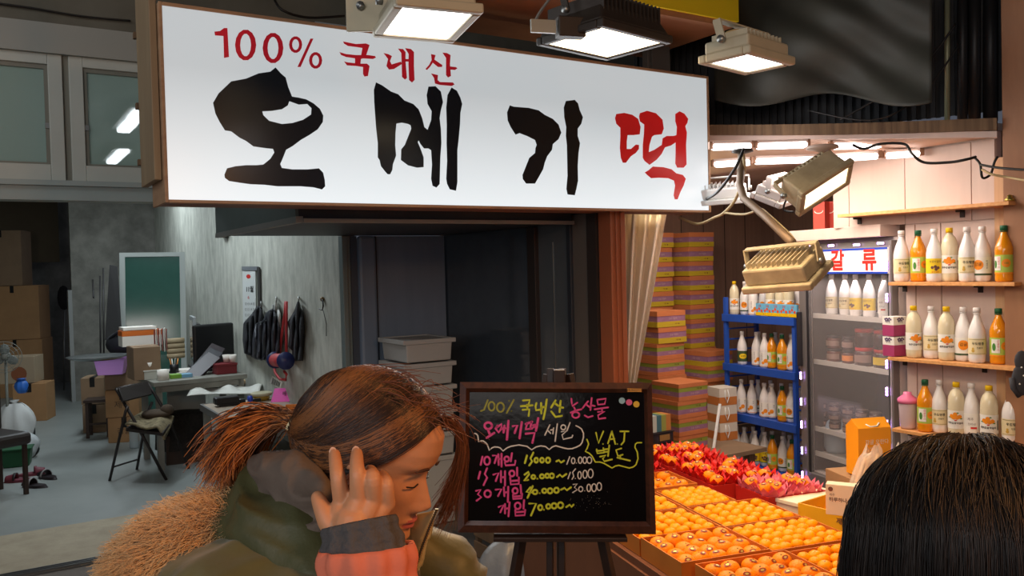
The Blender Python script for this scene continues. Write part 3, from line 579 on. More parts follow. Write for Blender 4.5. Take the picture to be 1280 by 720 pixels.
wr_('writing', B7, 17, [[(510,100),(492,165)], [(565,75),(540,125),(555,150),(530,185)], E(590,140,15,20), E(640,140,15,20), E(692,140,18,22), [(765,150),(785,140),(805,160),(830,145)],
  [(490,265),(525,240),(530,260),(485,320),(520,310)], E(565,285,16,16), [(600,300)], E(640,280,17,17), E(685,275,16,18), E(725,275,18,20), [(770,285),(795,265),(815,285),(850,260)],
  [(540,375),(505,415),(545,420)], [(560,365),(515,465)], E(580,415,20,18), [(620,425)], E(660,405,18,18), E(710,405,20,22), E(765,400,20,22), [(805,395),(835,380),(855,400),(890,375)],
  [(530,515),(590,515),(545,618)], E(625,550,18,22), [(657,568)], E(695,540,18,20), E(745,535,22,23), E(800,530,23,25), [(850,545),(880,525),(895,545),(912,525)]], chY)
wr_('writing', B7, 10, [[(880,110),(855,175)], E(910,145,15,25), [(938,165)], E(970,140,15,28), E(1010,140,16,28), E(1050,140,20,28), [(885,245),(865,300)], [(930,215),(905,245),(915,280),(900,305)], [(928,298)], E(965,270,15,32), E(1012,262,18,35), E(1060,255,22,38),
  [(910,350),(945,345),(920,375),(945,395),(905,420)], E(975,390,18,22), [(1010,405)], E(1045,380,16,32), E(1090,378,20,34), E(1135,368,20,34)], chW)
for (x, y), c_, nm in (((525,125), S(150, 190, 200), 'blue'), ((578,138), S(225, 90, 140), 'pink'), ((633,152), S(225, 180, 40), 'yellow')):
    m = M(); poly(m, [E(x, y, 24, 24)[:-1]], B6); wt(m.build('round_sticker', mat('sticker_'+nm, c_, 0.5), bd_t))
m = M(); m.slab([bq(x, y, 0.026) for x, y in ((784, 485.5), (802, 485.8), (802, 490), (784, 489.7))], BN, 0.004); o = wt(m.build('maker_plate', mat('brass_plate', S(170, 120, 50), 0.4, .5), bd_t))
m = M(); typeset(m, 'MUNGYO', 0, 0, 1, lambda a, b: bq(793+a*4.1, 487.8-b*4.1, 0.0275)); wt(m.build('plate_lettering', mat('ink_black', S(18, 16, 16), 0.6), bd_t))
m = M()
for k in range(46): 
    x = random.gauss(741, 14); y = random.gauss(627, 6); stroke(m, [(x, y)], 0.45, lambda a, b: bq(a, b, 0.002))
wt(m.build('chalk_specks', chW, bd_t))
# ================================================================ stall lighting
tube_pink = mat('tube_white_on', (1, 1, 1), 0.5, emit=(1.0, 0.93, 0.93), es=4)
def tubes(segs, z, lab):
    for i, (a, b) in enumerate(segs):
        p = PZ(*a, z); q = PZ(*b, z); m = M(); m.bar((0, 0, 0), q-p, 0.07, 0.03)
        t = thing('tube_light', 'white fluorescent tube under the stall ceiling, %s' % lab[i], 'lamp', p, 0, 'tubes under the stall ceiling')
        m.build('tube', tube_pink, t, bevel=0.012)
        m = M(); m.bar(Vector((0, 0, 0.022)), q-p+Vector((0, 0, 0.022)), 0.05, 0.014); m.build('batten', pink_board, t)
        m = M()
        for e in (Vector((0, 0, 0)), q-p): m.box(e+Vector((0, 0, 0.012)), (0.04, 0.04, 0.035))
        # end caps as separate parts
        for e in (Vector((0, 0, 0)), q-p):
            c = M(); c.box(e+Vector((0, 0, 0.01)), (0.035, 0.035, 0.04)); c.build('end_cap', mat('cap_brown', S(150, 110, 84), .6), t, bevel=.003)
tubes([((893, 206), (938, 203)), ((944, 202), (1036, 199)), ((1042, 199), (1098, 195)), ((1107, 195), (1150, 192))], 2.27, ['leftmost of the lower row beside the sign', 'second of the lower row', 'third of the lower row', 'rightmost of the lower row'])
tubes([((890, 184), (938, 183)), ((946, 183), (1008, 181)), ((1040, 183), (1100, 182))], 2.33, ['upper row just under the beam beside the sign', 'upper row in the middle under the beam', 'upper row at the right behind the cables'])
light('stall_light', 'AREA', (1.55, 5.0, 2.2), 17, (1.0, 0.86, 0.76), 1.3, 0.4, target=(1.8, 5.0, 0))
light('stall_light', 'AREA', (1.75, 4.45, 2.2), 5, (1.0, 0.82, 0.66), 0.8, 0.3, target=(2.3, 4.6, 0.8))
light('stall_light', 'AREA', (1.35, 6.1, 2.25), 11, (1.0, 0.88, 0.78), 0.9, 0.3, target=(1.5, 6.5, 0.6))  # added fill without a fixture, brightens the rack and gift boxes
light('curtain_lamp', 'POINT', PD(812, 268, 5.5), 7, (1.0, 0.78, 0.45), 0.03)
# floodlights inside the stall
def flood_aim(label, loc, aim, roll, w, d, h, body, lens):
    q = Vector(aim).to_track_quat('-Z', 'Y').to_matrix().to_4x4() @ Matrix.Rotation(roll, 4, 'Z')
    t = flood(label, loc, 0, w, d, h, body, lens); t.rotation_euler = q.to_euler(); return t
old_ivory = mat('aged_ivory_metal', S(186, 168, 136), 0.5, 0.05, c2=S(150, 134, 106), vs=9)
lens_amber = mat('lamp_lens_amber', (1, 1, 1), 0.3, emit=(1.0, 0.86, 0.55), es=2.2)
lens_off = mat('lamp_lens_off', S(170, 160, 120), 0.2)
f1 = PD(1033, 236, 3.9); flood_aim('cream floodlight under the stall ceiling showing its lit lens, right of the hanging one', f1, (0.52, -0.62, -0.62), RAD(-38), 0.26, 0.10, 0.11, old_ivory, lens_amber)
f2 = PD(985, 350, 3.45); flood_aim('aged cream floodlight hanging on a bent arm in front of the drinks fridge', f2, (0.36, 0.25, -0.9), RAD(8), 0.25, 0.16, 0.07, old_ivory, lens_off)
f3 = PD(966, 250, 4.6); flood_aim('white floodlight seen from behind, right of two at the back of the stall ceiling', f3, (-0.25, 0.35, -0.85), RAD(20), 0.22, 0.12, 0.05, mat('grey_white_metal', S(190, 180, 176), .5), lens_amber)
f4 = PD(903, 252, 4.9); flood_aim('white floodlight half behind the end of the big sign', f4, (0.1, 0.2, -0.95), RAD(5), 0.24, 0.14, 0.06, white_plastic, lens_amber)
light('stall_flood', 'SPOT', f1+Vector((0.03, -0.05, -0.05)), 6, (1.0, 0.86, 0.62), 0.08, target=f1+Vector((0.5, -.1, -1)), spot=130)
m = M(); m.tube(PL([(927, 190, 4.3), (925, 232, 4.1), (930, 248, 4.0), (958, 272, 3.8), (990, 303, 3.5)]), 0.019, 10); tag(m.build('bent_arm', mat('arm_brown', S(128, 104, 82), 0.5, .3)), 'bent brown steel arm dropping from the stall ceiling to the hanging floodlight', 'bracket')
m = M(); m.lathe([(0.0, 0.02), (0.05, 0.012), (0.055, 0), (0.03, -0.006), (0.0, -0.01)], 16); o = m.build('ceiling_rose', dkcast, loc=PD(928, 190, 4.28)); tag(o, 'dark round ceiling rose carrying the bent arm', 'rose')
m = M(); m.lathe([(0.0, 0.02), (0.07, 0.014), (0.075, 0), (0.03, -0.01), (0.0, -0.03)], 18); o = m.build('ceiling_rose', mat('rose_pink', S(200, 170, 152), 0.5), loc=PD(1028, 186, 4.0)); tag(o, 'pale round ceiling rose above the lit cream floodlight', 'rose')
cable('thick black cable hanging from the ceiling rose towards the big sign', PL([(930, 186, 4.2), (918, 212, 4.2), (897, 240, 4.5), (880, 250, 4.95)]), 0.008, cable_mat)
cable('beige cable looping from the sign end up to the ceiling rose', PL([(850, 272, 5.0), (872, 280, 4.8), (893, 272, 4.6), (905, 266, 4.5), (920, 248, 4.3), (930, 215, 4.2), (929, 192, 4.2)]), 0.008, cable_beige)
cable('beige cable running on from the loop to the hanging floodlight', PL([(905, 266, 4.5), (930, 268, 4.2), (950, 262, 4.0), (958, 266, 3.85), (990, 296, 3.6), (994, 310, 3.5), (985, 318, 3.45)]), 0.006, cable_beige)
cable('thin grey cable drooping from the lit cream floodlight', PL([(1000, 230, 3.95), (984, 248, 4.0), (980, 262, 4.05), (992, 265, 4.0)]), 0.005, cable_mat)
cable('black cable slung along the stall ceiling to the right post', PL([(1066, 181, 4.35), (1080, 186, 4.35), (1100, 180, 4.3), (1130, 180, 4.25), (1140, 192, 4.2), (1155, 203, 4.2), (1185, 203, 4.15), (1205, 200, 4.1), (1220, 196, 4.1)]), 0.007, cable_mat)
cable('knotted grey cable hanging below the joint near the right post', PL([(1218, 197, 4.12), (1225, 205, 4.08), (1228, 222, 4.08), (1238, 218, 4.08), (1243, 203, 4.05), (1247, 196, 4.05)]), 0.006, cable_mat)
cable('black cable running right from the knotted joint', PL([(1226, 206, 4.05), (1250, 210, 3.95), (1290, 213, 3.8)]), 0.006, cable_mat)
cable('beige cable running right below the black one', PL([(1228, 212, 4.05), (1240, 218, 4.0), (1262, 222, 3.95), (1290, 227, 3.8)]), 0.006, cable_beige)
# plastic curtain by the post
curt = mat('curtain_plastic', S(244, 230, 212), 0.4, trans=0.3, alpha=0.93, var=0.03, bump=0.2, bs=12)
def cf(u_, v_):
    top = PD(780+54*u_, 262, 5.35); bot = PD(782+9*u_, 500, 5.25); p = top*(1-v_)+bot*v_ + Vector((0, 0, 0))
    mid = PD(781+36*u_, 372, 5.3); w_ = 4*v_*(1-v_)*0.25; p = p*(1-w_)+mid*w_
    return p+Vector((0, 0.035*math.sin(u_*22+v_*1.5)*(0.4+0.6*(1-v_)), 0))
m = M(); m.grid(cf, 56, 24); tag(m.build('plastic_curtain', curt, solid=0.0015), 'gathered white plastic curtain lit from behind beside the terracotta post', 'curtain')
# ================================================================ stacked gift boxes at the back
zt_ = 0.33
st_ = thing('low_table', 'low brown board table carrying the gift box stacks at the back of the stall', 'table', fac(4.5, -0.45, 0))
wt(F('top', [(3.6, 5.25, -.64, 0.1, zt_-0.03, zt_), (3.45, 4.42, -1.36, -.64, zt_-0.03, zt_)], cardboard2, st_)); 
for a, b in ((3.5, -1.3), (4.3, -1.3), (3.7, 0.0), (5.15, 0.0), (5.15, -.6)): wt(F('leg', [(a, a+0.06, b, b+0.06, 0, zt_-0.03)], wood_dark, st_))
gO = mat('box_orange', S(196, 116, 70), 0.5, var=0.08, vs=9); gP = mat('box_purple', S(142, 96, 124), 0.5, c2=S(160, 116, 140), vs=20); gY = mat('box_yellow', S(190, 160, 40), 0.5, var=0.05); gG = mat('box_green', S(140, 146, 56), 0.5, var=0.05)
def gift(kind):
    h = 0.124; t = thing('gift_box', 'gift box', 'box'); w = 0.285
    bands = [('lid', gO, .085, .124), ('sleeve', gP, .042, .085), ('base', gY, 0, .042)] if kind == 'P' else [('lid', gO, .095, .124), ('band', gG, .065, .095), ('sleeve', gP, .032, .065), ('base', gO, 0, .032)]
    for n_, mt, a, b in bands:
        m = M(); e = 0.004 if n_ in ('base', 'lid') else 0.0; m.box((w/2, w/2, (a+b)/2), (w+e, w+e, b-a)); m.build(n_, mt, t)
    m = M(); z = 0.062 if kind == 'P' else 0.048
    for fn in ((lambda a, b: (a, -0.003, b)), (lambda a, b: (-0.003, w-a, b))):
        typeset(m, '감귤 초콜릿', w*0.55, z, 0.018, fn)
    m.build('lettering', mat('ink_pale', S(206, 170, 170), 0.6), t)
    m = M(); zz = 0.02 if kind == 'P' else 0.08
    typeset(m, '제주 ●', w*0.7, zz, 0.016, lambda a, b: (a, -0.003, b)); m.build('small_print', mat('ink_brown', S(96, 66, 30), 0.6), t)
    return t
gp = gift('P'); gg = gift('G'); tP = tree_of(gp); tG = tree_of(gg); used = {}
def gcol(px, y, d, n, kinds, name, z0=None, top=None):
    base = PD(px, y, d); tt, ss, _ = inv(base); z0 = z0 if z0 is not None else zt_
    cnt = n
    for k in range(cnt):
        kd = kinds[min(k, len(kinds)-1)] if isinstance(kinds, str) else kinds(k)
        src, tr_ = (gp, tP) if kd == 'P' else (gg, tG)
        lab = '%s gift box, %s in %s' % ('orange, purple and yellow' if kd == 'P' else 'orange, green and purple', (ORD[k] + ' from bottom' if k else 'lowest') if k < cnt-1 else 'topmost', name)
        l = fac(tt+random.uniform(-.008, .008), ss+random.uniform(-.008, .008), z0+0.1262*k)
        if kd not in used: used[kd] = 1; src.location = l; src.rotation_euler = (0, 0, A32+random.uniform(-.02, .02)); src['label'] = lab; src['group'] = 'gift boxes stacked at the back'
        else:
            c = copy_tree(src, label=lab, loc=l, rz=A32+random.uniform(-.025, .025), ch=tr_); c['group'] = 'gift boxes stacked at the back'
ORD = ['lowest', 'second', 'third', 'fourth', 'fifth', 'sixth', 'seventh', 'eighth', 'ninth', 'tenth', 'eleventh', 'twelfth', 'thirteenth', 'fourteenth']
gcol(861, 300, 7.28, 13, 'GGGGGPPPPPPPP', 'tall right-hand stack')
gcol(809, 300, 7.1, 13, 'GGGGPPPPPPPPP', 'tall stack behind the curtain')
gcol(822, 420, 6.45, 8, 'GGGGGGPP', 'shorter stack before tall ones')
gcol(848, 475, 6.02, 4, 'GGGG', 'low front stack')
gcol(884, 447, 6.97, 5, 'GGGGP', 'stack behind rack corner')
for k, (x, y, d) in enumerate(((822, 530, 6.1),)):
    for j in range(3):
        b = PD(812, 530, 5.6); tt, ss, _ = inv(b); c = thing('black_crate', 'small black crate with printed side, %s of three left of the gift boxes' % ('bottom', 'middle', 'top')[j], 'crate', fac(tt, ss, zt_+0.08*j), A32, 'black crates')
        m = M(); m.box((0.1, 0.1, 0.038), (0.22, 0.2, 0.072)); m.build('crate_body', mat('crate_black', S(44, 34, 34), 0.5), c, bevel=.004)
        m = M(); m.box((0.1, 0.1, 0.074), (0.23, 0.21, 0.006)); m.build('crate_rim', mat('crate_black', (0, 0, 0)), c)
        m = M(); m.box((0.13, -0.002, 0.04), (0.09, 0.002, 0.04)); m.build('printed_label', mat('crate_label', (S(150, 110, 60), S(110, 90, 110))[j % 2], 0.6), c)
b = PD(814, 512, 5.62); tt, ss, _ = inv(b)
c = thing('picture_carton', 'small carton with coloured stripes standing on the black crates', 'carton', fac(tt, ss, zt_+0.241), A32)
for k, cc in enumerate((S(190, 190, 180), S(70, 110, 120), S(150, 150, 70), S(190, 120, 60))):
    m = M(); m.box((0.025+k*0.042, 0.05, 0.055), (0.042, 0.1, 0.11)); m.build('stripe', mat('stripe%d' % k, cc, 0.5), c)
carton_w = mat('carton_white', S(214, 204, 190), 0.6); carton_o = mat('carton_orange', S(196, 120, 60), 0.6)
b = PD(893, 520, 6.55); tt, ss, _ = inv(b)
for j in range(3):
    c = thing('handled_carton', 'white and orange drinks carton with rope handle beside the blue rack, %s of the stack' % ('bottom', 'middle', 'top')[j], 'carton', fac(tt-0.02, ss-0.1, zt_+0.135*j), A32-RAD(10), 'cartons with rope handles')
    m = M(); m.box((0.06, 0.08, 0.099), (0.16, 0.16, 0.07)); m.build('upper_half', carton_w, c)
    m = M(); m.box((0.06, 0.08, 0.032), (0.161, 0.161, 0.063)); m.build('lower_half', carton_o, c)
    m = M(); m.tube([(0.03, -0.004, 0.12), (0.022, -0.012, 0.07), (0.04, -0.014, 0.02), (0.06, -0.012, 0.07), (0.055, -0.004, 0.12)], 0.004, 6); m.build('rope_handle', white_plastic, c)
m = M(); m.bar(PD(884, 618, 6.1), PD(900, 505, 6.35), 0.02, 0.012); o = m.build('thin_batten', white_plastic); tag(o, 'thin white slat leaning against the left side of the blue rack', 'batten')
# ================================================================ bottles
bw = mat('bottle_white', S(232, 226, 222), 0.22, coat=0.3); bo_ = mat('juice_orange', S(226, 140, 18), 0.12, coat=0.5, var=0.06, vs=20); bc = mat('cloudy_drink', S(222, 208, 174), 0.15, coat=0.5)
capW = mat('cap_white', S(236, 230, 226), 0.4); capY = mat('cap_yellow', S(236, 190, 10), 0.4); capG = mat('cap_green', S(30, 92, 58), 0.4)
lbB = mat('label_beige', S(226, 208, 164), 0.6); lbW = mat('label_white', S(234, 228, 218), 0.5); lbY = mat('label_yellow', S(238, 200, 30), 0.5); lbG = mat('label_lime', S(176, 196, 80), 0.5); lbD = mat('label_dark_green', S(62, 80, 50), 0.5)
inkK = mat('ink_black', S(18, 16, 16), 0.6); inkO = mat('ink_orange', S(238, 140, 20), 0.5); inkR = mat('ink_red', S(206, 40, 34), 0.5); inkG = mat('ink_green', S(70, 130, 50), 0.5); inkBr = mat('ink_dark_brown', S(110, 70, 56), 0.6); inkTan = mat('ink_tan', S(200, 160, 70), 0.6)
H0 = 0.287
def bprof(kind):
    if kind[0] == 'O': return [(0.034, 0), (0.041, .006), (.0415, .02), (.0405, .05), (.0405, .13), (.042, .15), (.0415, .17), (.034, .195), (.021, .225), (.014, .243), (.0135, .258)]
    if kind[0] == 'C': return [(0.032, 0), (0.040, .008), (.041, .03), (.041, .15), (.041, .18), (.038, .21), (.029, .235), (.0155, .252), (.0145, .262)]
    return [(0.032, 0), (0.0395, .008), (.041, .03), (.041, .14), (.040, .155), (.0365, .175), (.029, .2), (.020, .225), (.0145, .243), (.0142, .26)]
def wrapf(r, z0): return lambda a, b: (r*math.sin(a/r), -r*math.cos(a/r), z0+b)
def bottle(kind):
    t = thing('drink_bottle', 'bottle', 'bottle')
    pf = bprof(kind); n = 30; vs = []; fs = []
    for r, z in pf:
        for i in range(n):
            a = 2*math.pi*i/n; q = r*(1-(0.20*max(0, math.cos(5*a))**2*(1-z/0.035) if z < 0.035 and kind[0] != 'O' else 0)); vs.append((q*math.cos(a), q*math.sin(a), z))
    for k in range(len(pf)-1):
        for i in range(n): j = (i+1) % n; fs.append((k*n+i, k*n+j, (k+1)*n+j, (k+1)*n+i))
    fs.append(tuple(reversed(range(n)))); fs.append(tuple((len(pf)-1)*n+i for i in range(n)))
    m = M(); m.add(vs, fs, 0, True); m.build('bottle_body', {'W': bw, 'O': bo_, 'C': bc}[kind[0]], t)
    m = M(); zc = pf[-1][1]; m.lathe([(0.0, zc-.002), (0.0175, zc-.002), (0.0175, zc+.02), (0.016, zc+.024), (0, zc+.024)], 20); m.build('cap', {'W': capW, 'O': capG, 'C': capY}[kind[0]], t)
    m = M(); m.tube([(0.0165*math.cos(i*math.pi/8), 0.0165*math.sin(i*math.pi/8), zc-.006) for i in range(16)], 0.0022, 6, closed=True); m.build('neck_ring', {'W': bw, 'O': capG, 'C': bc}[kind[0]], t)
    z0, z1 = {'W1': (.045, .128), 'W2': (.032, .125), 'W3': (.045, .125), 'W4': (.012, .13), 'W5': (.035, .125), 'W6': (.03, .12), 'W7': (.03, .13), 'C1': (.045, .14), 'O1': (.04, .135)}[kind]
    base = {'W1': lbB, 'W2': lbW, 'W3': lbY, 'W4': lbW, 'W5': lbY, 'W6': lbD, 'W7': lbW, 'C1': lbW, 'O1': lbG}[kind]
    rr = 0.0417 if kind != 'O1' else 0.0412
    m = M(); vs = []; k = 30
    for z in (z0, z1):
        for i in range(k+1):
            a = -2.7+5.4*i/k; vs.append((rr*math.sin(a), -rr*math.cos(a), z))
    m.add(vs, [(i, i+1, k+1+i+1, k+1+i) for i in range(k)], 0, True); lb = m.build('label', base, t)
    zm = (z0+z1)/2; fn = wrapf(rr+0.0010, zm); fn2 = wrapf(rr+0.0018, zm)
    def pr(name, mt, cb):
        m = M(); cb(m); m.build(name, mt, lb)
    C_ = lambda x, y, r: ('disc', x, y, r, r)
    def rect(m, x0, x1, y0, y1, f=fn):
        k2 = max(3, int((x1-x0)/.006)); m.add([f(x0+(x1-x0)*i/k2, y) for y in (y0, y1) for i in range(k2+1)], [(i, i+1, k2+2+i, k2+1+i) for i in range(k2)])
    if kind == 'W1':
        pr('print', inkK, lambda m: (typeset(m, '우도땅콩', 0.006, .014, .016, fn, bold=.02), typeset(m, '전통주', 0.014, -.008, .011, fn), [rect(m, -.045, .045, y-.0006, y+.0006) for y in (.036, -.036)]))
        pr('peanut_drawing', inkTan, lambda m: (poly(m, C_(-.018, -.022, .008), fn), poly(m, C_(-.018, -.011, .006), fn)))
    elif kind in ('W2',):
        pr('print', inkO, lambda m: poly(m, C_(-.012, .008, .026), fn)); pr('print', inkK, lambda m: (typeset(m, '감귤', -.012, .01, .02, fn2), typeset(m, '막걸리주', .03, .025, .011, fn, vert=True)))
        pr('green_band', lbD, lambda m: rect(m, -.1, .1, -.046, -.036))
    elif kind == 'W3':
        pr('print', inkBr, lambda m: (typeset(m, '땅콩막걸리', 0, .022, .013, fn), [poly(m, C_(x, y, .008), fn) for x, y in ((-.015, -.008), (0, -.004), (.014, -.01), (.004, -.018))])); pr('print', inkR, lambda m: typeset(m, '생 막걸리', 0, -.033, .01, fn))
    elif kind in ('W4', 'W7'):
        pr('print', inkO if kind == 'W4' else inkR, lambda m: ((poly(m, C_(.004, -.012, .017), fn), poly(m, C_(-.018, -.028, .012), fn), rect(m, -.1, .1, -.056, -.053)) if kind == 'W4' else rect(m, .0, .03, -.03, -.02)))
        pr('print', mat('ink_grey', S(110, 90, 90), .6), lambda m: (typeset(m, '감귤막걸리', -.028, .045, .012, fn, vert=True), typeset(m, '제주', .022, .035, .014, fn, vert=True)) if kind == 'W4' else (typeset(m, '제주', .0, .02, .016, fn), typeset(m, '한라산', .006, -.006, .014, fn)))
    elif kind == 'W5':
        pr('print', inkBr, lambda m: ([poly(m, C_(x, y, .009), fn) for x, y in ((-.016, -.004), (.002, .002), (.016, -.006), (-.004, -.018), (.012, -.022))], typeset(m, '땅콩', 0, .03, .016, fn)))
        pr('print', inkG, lambda m: rect(m, -.1, .1, -.045, -.040))
    elif kind == 'W6': pr('print', lbY, lambda m: poly(m, ('disc', 0, 0, .034, .022), fn)); pr('print', inkK, lambda m: typeset(m, '유채꽃', 0, 0, .015, fn2))
    elif kind == 'C1':
        pr('tangerine_drawing', inkO, lambda m: [poly(m, C_(x, y, .011), fn) for x, y in ((-.018, .018), (0, .028), (.008, .012), (.022, .016), (-.008, .012))])
        pr('leaf_drawing', inkG, lambda m: [poly(m, [ell(x, y, .006, .003, 8)[:-1]], fn2) for x, y in ((-.03, .012), (.03, .006), (.012, .036))])
        pr('print', inkK, lambda m: (typeset(m, '제주감귤막걸리', 0, -.018, .0125, fn, bold=.02), rect(m, .048, .056, -.03, .02))); pr('print', inkR, lambda m: rect(m, -.004, .008, -.006, .0))
    elif kind == 'O1':
        pr('print', inkO, lambda m: poly(m, C_(.022, .006, .021), fn)); pr('print', lbW, lambda m: rect(m, -.045, -.004, -.03, .04)); pr('print', inkR, lambda m: typeset(m, '감귤주스', -.012, .03, .014, fn2, vert=True))
        pr('print', inkG, lambda m: (poly(m, ('disc', -.032, .0, .009, .02), fn2), typeset(m, '100', .022, .006, .014, fn2))); pr('red_band', inkO, lambda m: rect(m, -.1, .1, -.047, -.04))
    return t
DESC = {'W1': 'white bottle with beige brush-lettered label', 'W2': 'white bottle with big orange disc label', 'W3': 'white bottle with yellow label', 'W4': 'white bottle with orange fruit print', 'W5': 'white bottle with yellow lower label', 'W6': 'white bottle with dark green and yellow label', 'W7': 'plain white bottle with small red print', 'C1': 'cloudy yellow-capped bottle with tangerine label', 'O1': 'orange juice bottle with green cap'}
PROTO = {}
OC = ['first', 'second', 'third', 'fourth', 'fifth', 'sixth', 'seventh', 'eighth']
def put(kind, p, lab, group, sc=1.0, face=None):
    p = Vector(p); a = math.atan2(p.x-CAM.x, p.y-CAM.y)  # label roughly towards the passer-by
    rz = -a+random.uniform(-.3, .3) if face is None else face
    if kind not in PROTO:
        t = bottle(kind); PROTO[kind] = (t, tree_of(t)); c = t; c.location = p; c.rotation_euler = (0, 0, rz); c['label'] = lab
    else: c = copy_tree(PROTO[kind][0], label=lab, loc=p, rz=rz, ch=PROTO[kind][1])
    c['group'] = group; c.scale = (sc, sc, sc); return c
BT = 3.914
for z, items, nm in ((1.568, [(1128, 'W1'), (1149, 'O1'), (1169, 'W3'), (1188, 'C1'), (1210, 'W1'), (1229, 'W2'), (1256, 'O1')], 'upper wall shelf'),
                 (1.150, [(1142, 'C1'), (1164, 'W1'), (1183, 'C1'), (1204, 'W2'), (1221, 'W1'), (1248, 'O1')], 'middle wall shelf'),
                 (0.752, [(1155, 'O1'), (1173, 'W1'), (1194, 'C1'), (1213, 'W7'), (1235, 'C1'), (1262, 'W1')], 'lowest wall shelf')):
    for i, (px, kd) in enumerate(items):
        p = PP(px, 400, fac(BT + (0.02 if i % 2 else -0.01), 0, 0), FU); put(kd, (p.x, p.y, z), '%s, %s from left on %s' % (DESC[kd], OC[i], nm), 'bottles on the '+nm)
def shelf(z, px0, px1, lab, t0=3.845, n=0):
    a = inv(PP(px0, 350, fac(t0, 0, 0), FU))[1]; b = inv(PP(px1, 350, fac(t0, 0, 0), FU))[1]
    t = thing('wall_shelf', lab, 'shelf', fac(t0, (a+b)/2, z-0.02)); wt(F('shelf_board', [(t0, WT-0.001, b, a, z-0.02, z-0.001)], wood_shelf, t, bevel=.002))
    for px in (px0+ (px1-px0)*.12, px1-(px1-px0)*.28):
        q = inv(PP(px, 350, fac(WT-.02, 0, 0), FU))[1]
        wt(F('shelf_bracket', [(WT-0.05, WT-0.002, q-.012, q+.012, z-.032, z-.02), (WT-0.010, WT-0.002, q-.012, q+.012, z-.06, z-.032)], mat('bracket_black', S(50, 40, 36), .5), t))
shelf(1.568, 1110, 1268, 'upper pine wall shelf carrying seven bottles'); shelf(1.150, 1108, 1274, 'middle pine wall shelf carrying six bottles'); shelf(0.752, 1112, 1285, 'lowest pine wall shelf with the pink shaker')
shelf(1.967, 1048, 1262, 'long pine shelf near the stall ceiling, almost empty', n=1)
p = PP(1262, 248, fac(3.9, 0, 0), FU); c = thing('brass_fitting', 'small brass fitting at the right end of the empty top shelf', 'fitting', (p.x, p.y, 1.967)); m = M(); m.lathe([(0, 0), (.022, 0), (.024, .01), (.012, .02), (.012, .03), (0, .034)], 12); m.build('fitting_body', mat('brass', S(190, 170, 90), .3, .9), c)
# pink shaker
p = PP(1133, 400, fac(BT-.01, 0, 0), FU); c = thing('shaker', 'frosted shaker cup with pink lid at the left of the lowest shelf', 'shaker', (p.x, p.y, .754))
m = M(); m.lathe([(0, 0), (.036, 0), (.041, .01), (.047, .14), (.047, .145), (0, .145)], 24); m.build('cup', mat('shaker_frost', S(222, 196, 200), .25, alpha=.9), c)
m = M(); m.lathe([(0.0, .14), (.052, .14), (.053, .155), (.050, .165), (.022, .188), (.021, .2), (.0, .202)], 24); m.build('lid', mat('shaker_pink', S(232, 120, 160), .35), c)
# grape drink packs left on the middle shelf
for j in range(2):
    p = PP(1115, 400, fac(3.885, 0, 0), FU); c = thing('drink_pack', 'purple and white grape pack at left end of middle shelf, %s one' % ('lower', 'upper')[j], 'pack', (p.x, p.y, 1.153+j*0.112), A32+RAD(-10), 'stacked grape packs')
    m = M(); m.box((0.02, 0, 0.085), (0.10, 0.08, 0.046)); m.build('upper_half', lbW, c)
    m = M(); m.box((0.02, 0, 0.031), (0.10, 0.08, 0.062)); m.build('lower_half', mat('pack_magenta', S(166, 60, 104), .5), c)
    for fn in ((lambda a, b: (a+.02, -.0406, b+.09)), (lambda a, b: (-.0306, -a, b+.09))):
        m = M(); [poly(m, [ell(x, y, .006, .006, 8)[:-1]], fn) for x, y in ((-.02, .004), (-.01, .008), (0, .004), (.01, .009), (.02, .003), (-.015, -.005), (-.004, -.004), (.008, -.004))]; m.build('grape_print', mat('ink_grape', S(84, 64, 100), .6), c)
        m = M(); typeset(m, '포도즙', 0, -.014, .012, fn); m.build('lettering', inkK, c)
p = PP(1277, 450, fac(3.80, 0, 0), FU); c = thing('work_glove', 'dark grey dotted glove hanging at the right edge by the middle shelf', 'glove', (p.x, p.y, 1.0))
m = M(); m.sph((0, 0, .10), (.05, .016, .08), 14); m.sph((0, 0, .19), (.036, .014, .05), 12); m.build('glove_body', mat('glove_grey', S(62, 62, 68), .8), c)
m = M(); m.tube([(-.02, -.01, .02), (-.05, -.012, .06), (-.055, -.01, .11)], .012, 8); m.build('thumb', mat('glove_grey', (0, 0, 0)), c)
for x, y in ((-.02, .08), (.0, .12), (.02, .09), (-.01, .16), (.01, .05)): m = M(); m.sph((x, -.016, y), .0045, 8); m.build('dot', white_plastic, c)
# ================================================================ drinks fridge
FO = Vector((1.93, 5.60, 0)); FRZ = RAD(-72); fX = Vector((math.cos(FRZ), math.sin(FRZ), 0)); fY = Vector((-math.sin(FRZ), math.cos(FRZ), 0))
def fp(px, py, dy=0.0):
    p = PP(px, py, FO+fY*dy, fY)-FO; return p.dot(fX), p.z
fr_ = thing('display_fridge', 'tall glass-fronted display fridge with lit red lettering and violet light strips', 'fridge', FO, FRZ)
fw = mat('fridge_white', S(214, 200, 194), 0.4); fin = mat('fridge_inside', S(80, 70, 68), 0.5); fal = mat('fridge_aluminium', S(150, 144, 142), 0.35, .5); fdk = mat('fridge_gasket', S(44, 42, 46), 0.5)
W_ = fp(1119, 400)[0]; HT = fp(1112, 296)[1]; D_ = 0.6
def FB(name, boxes, mt, par=None, bevel=0.0):
    m = M()
    for x0, x1, y0, y1, z0, z1 in boxes: m.box(((x0+x1)/2, (y0+y1)/2, (z0+z1)/2), (x1-x0, y1-y0, z1-z0))
    return m.build(name, mt, par or fr_, bevel=bevel)
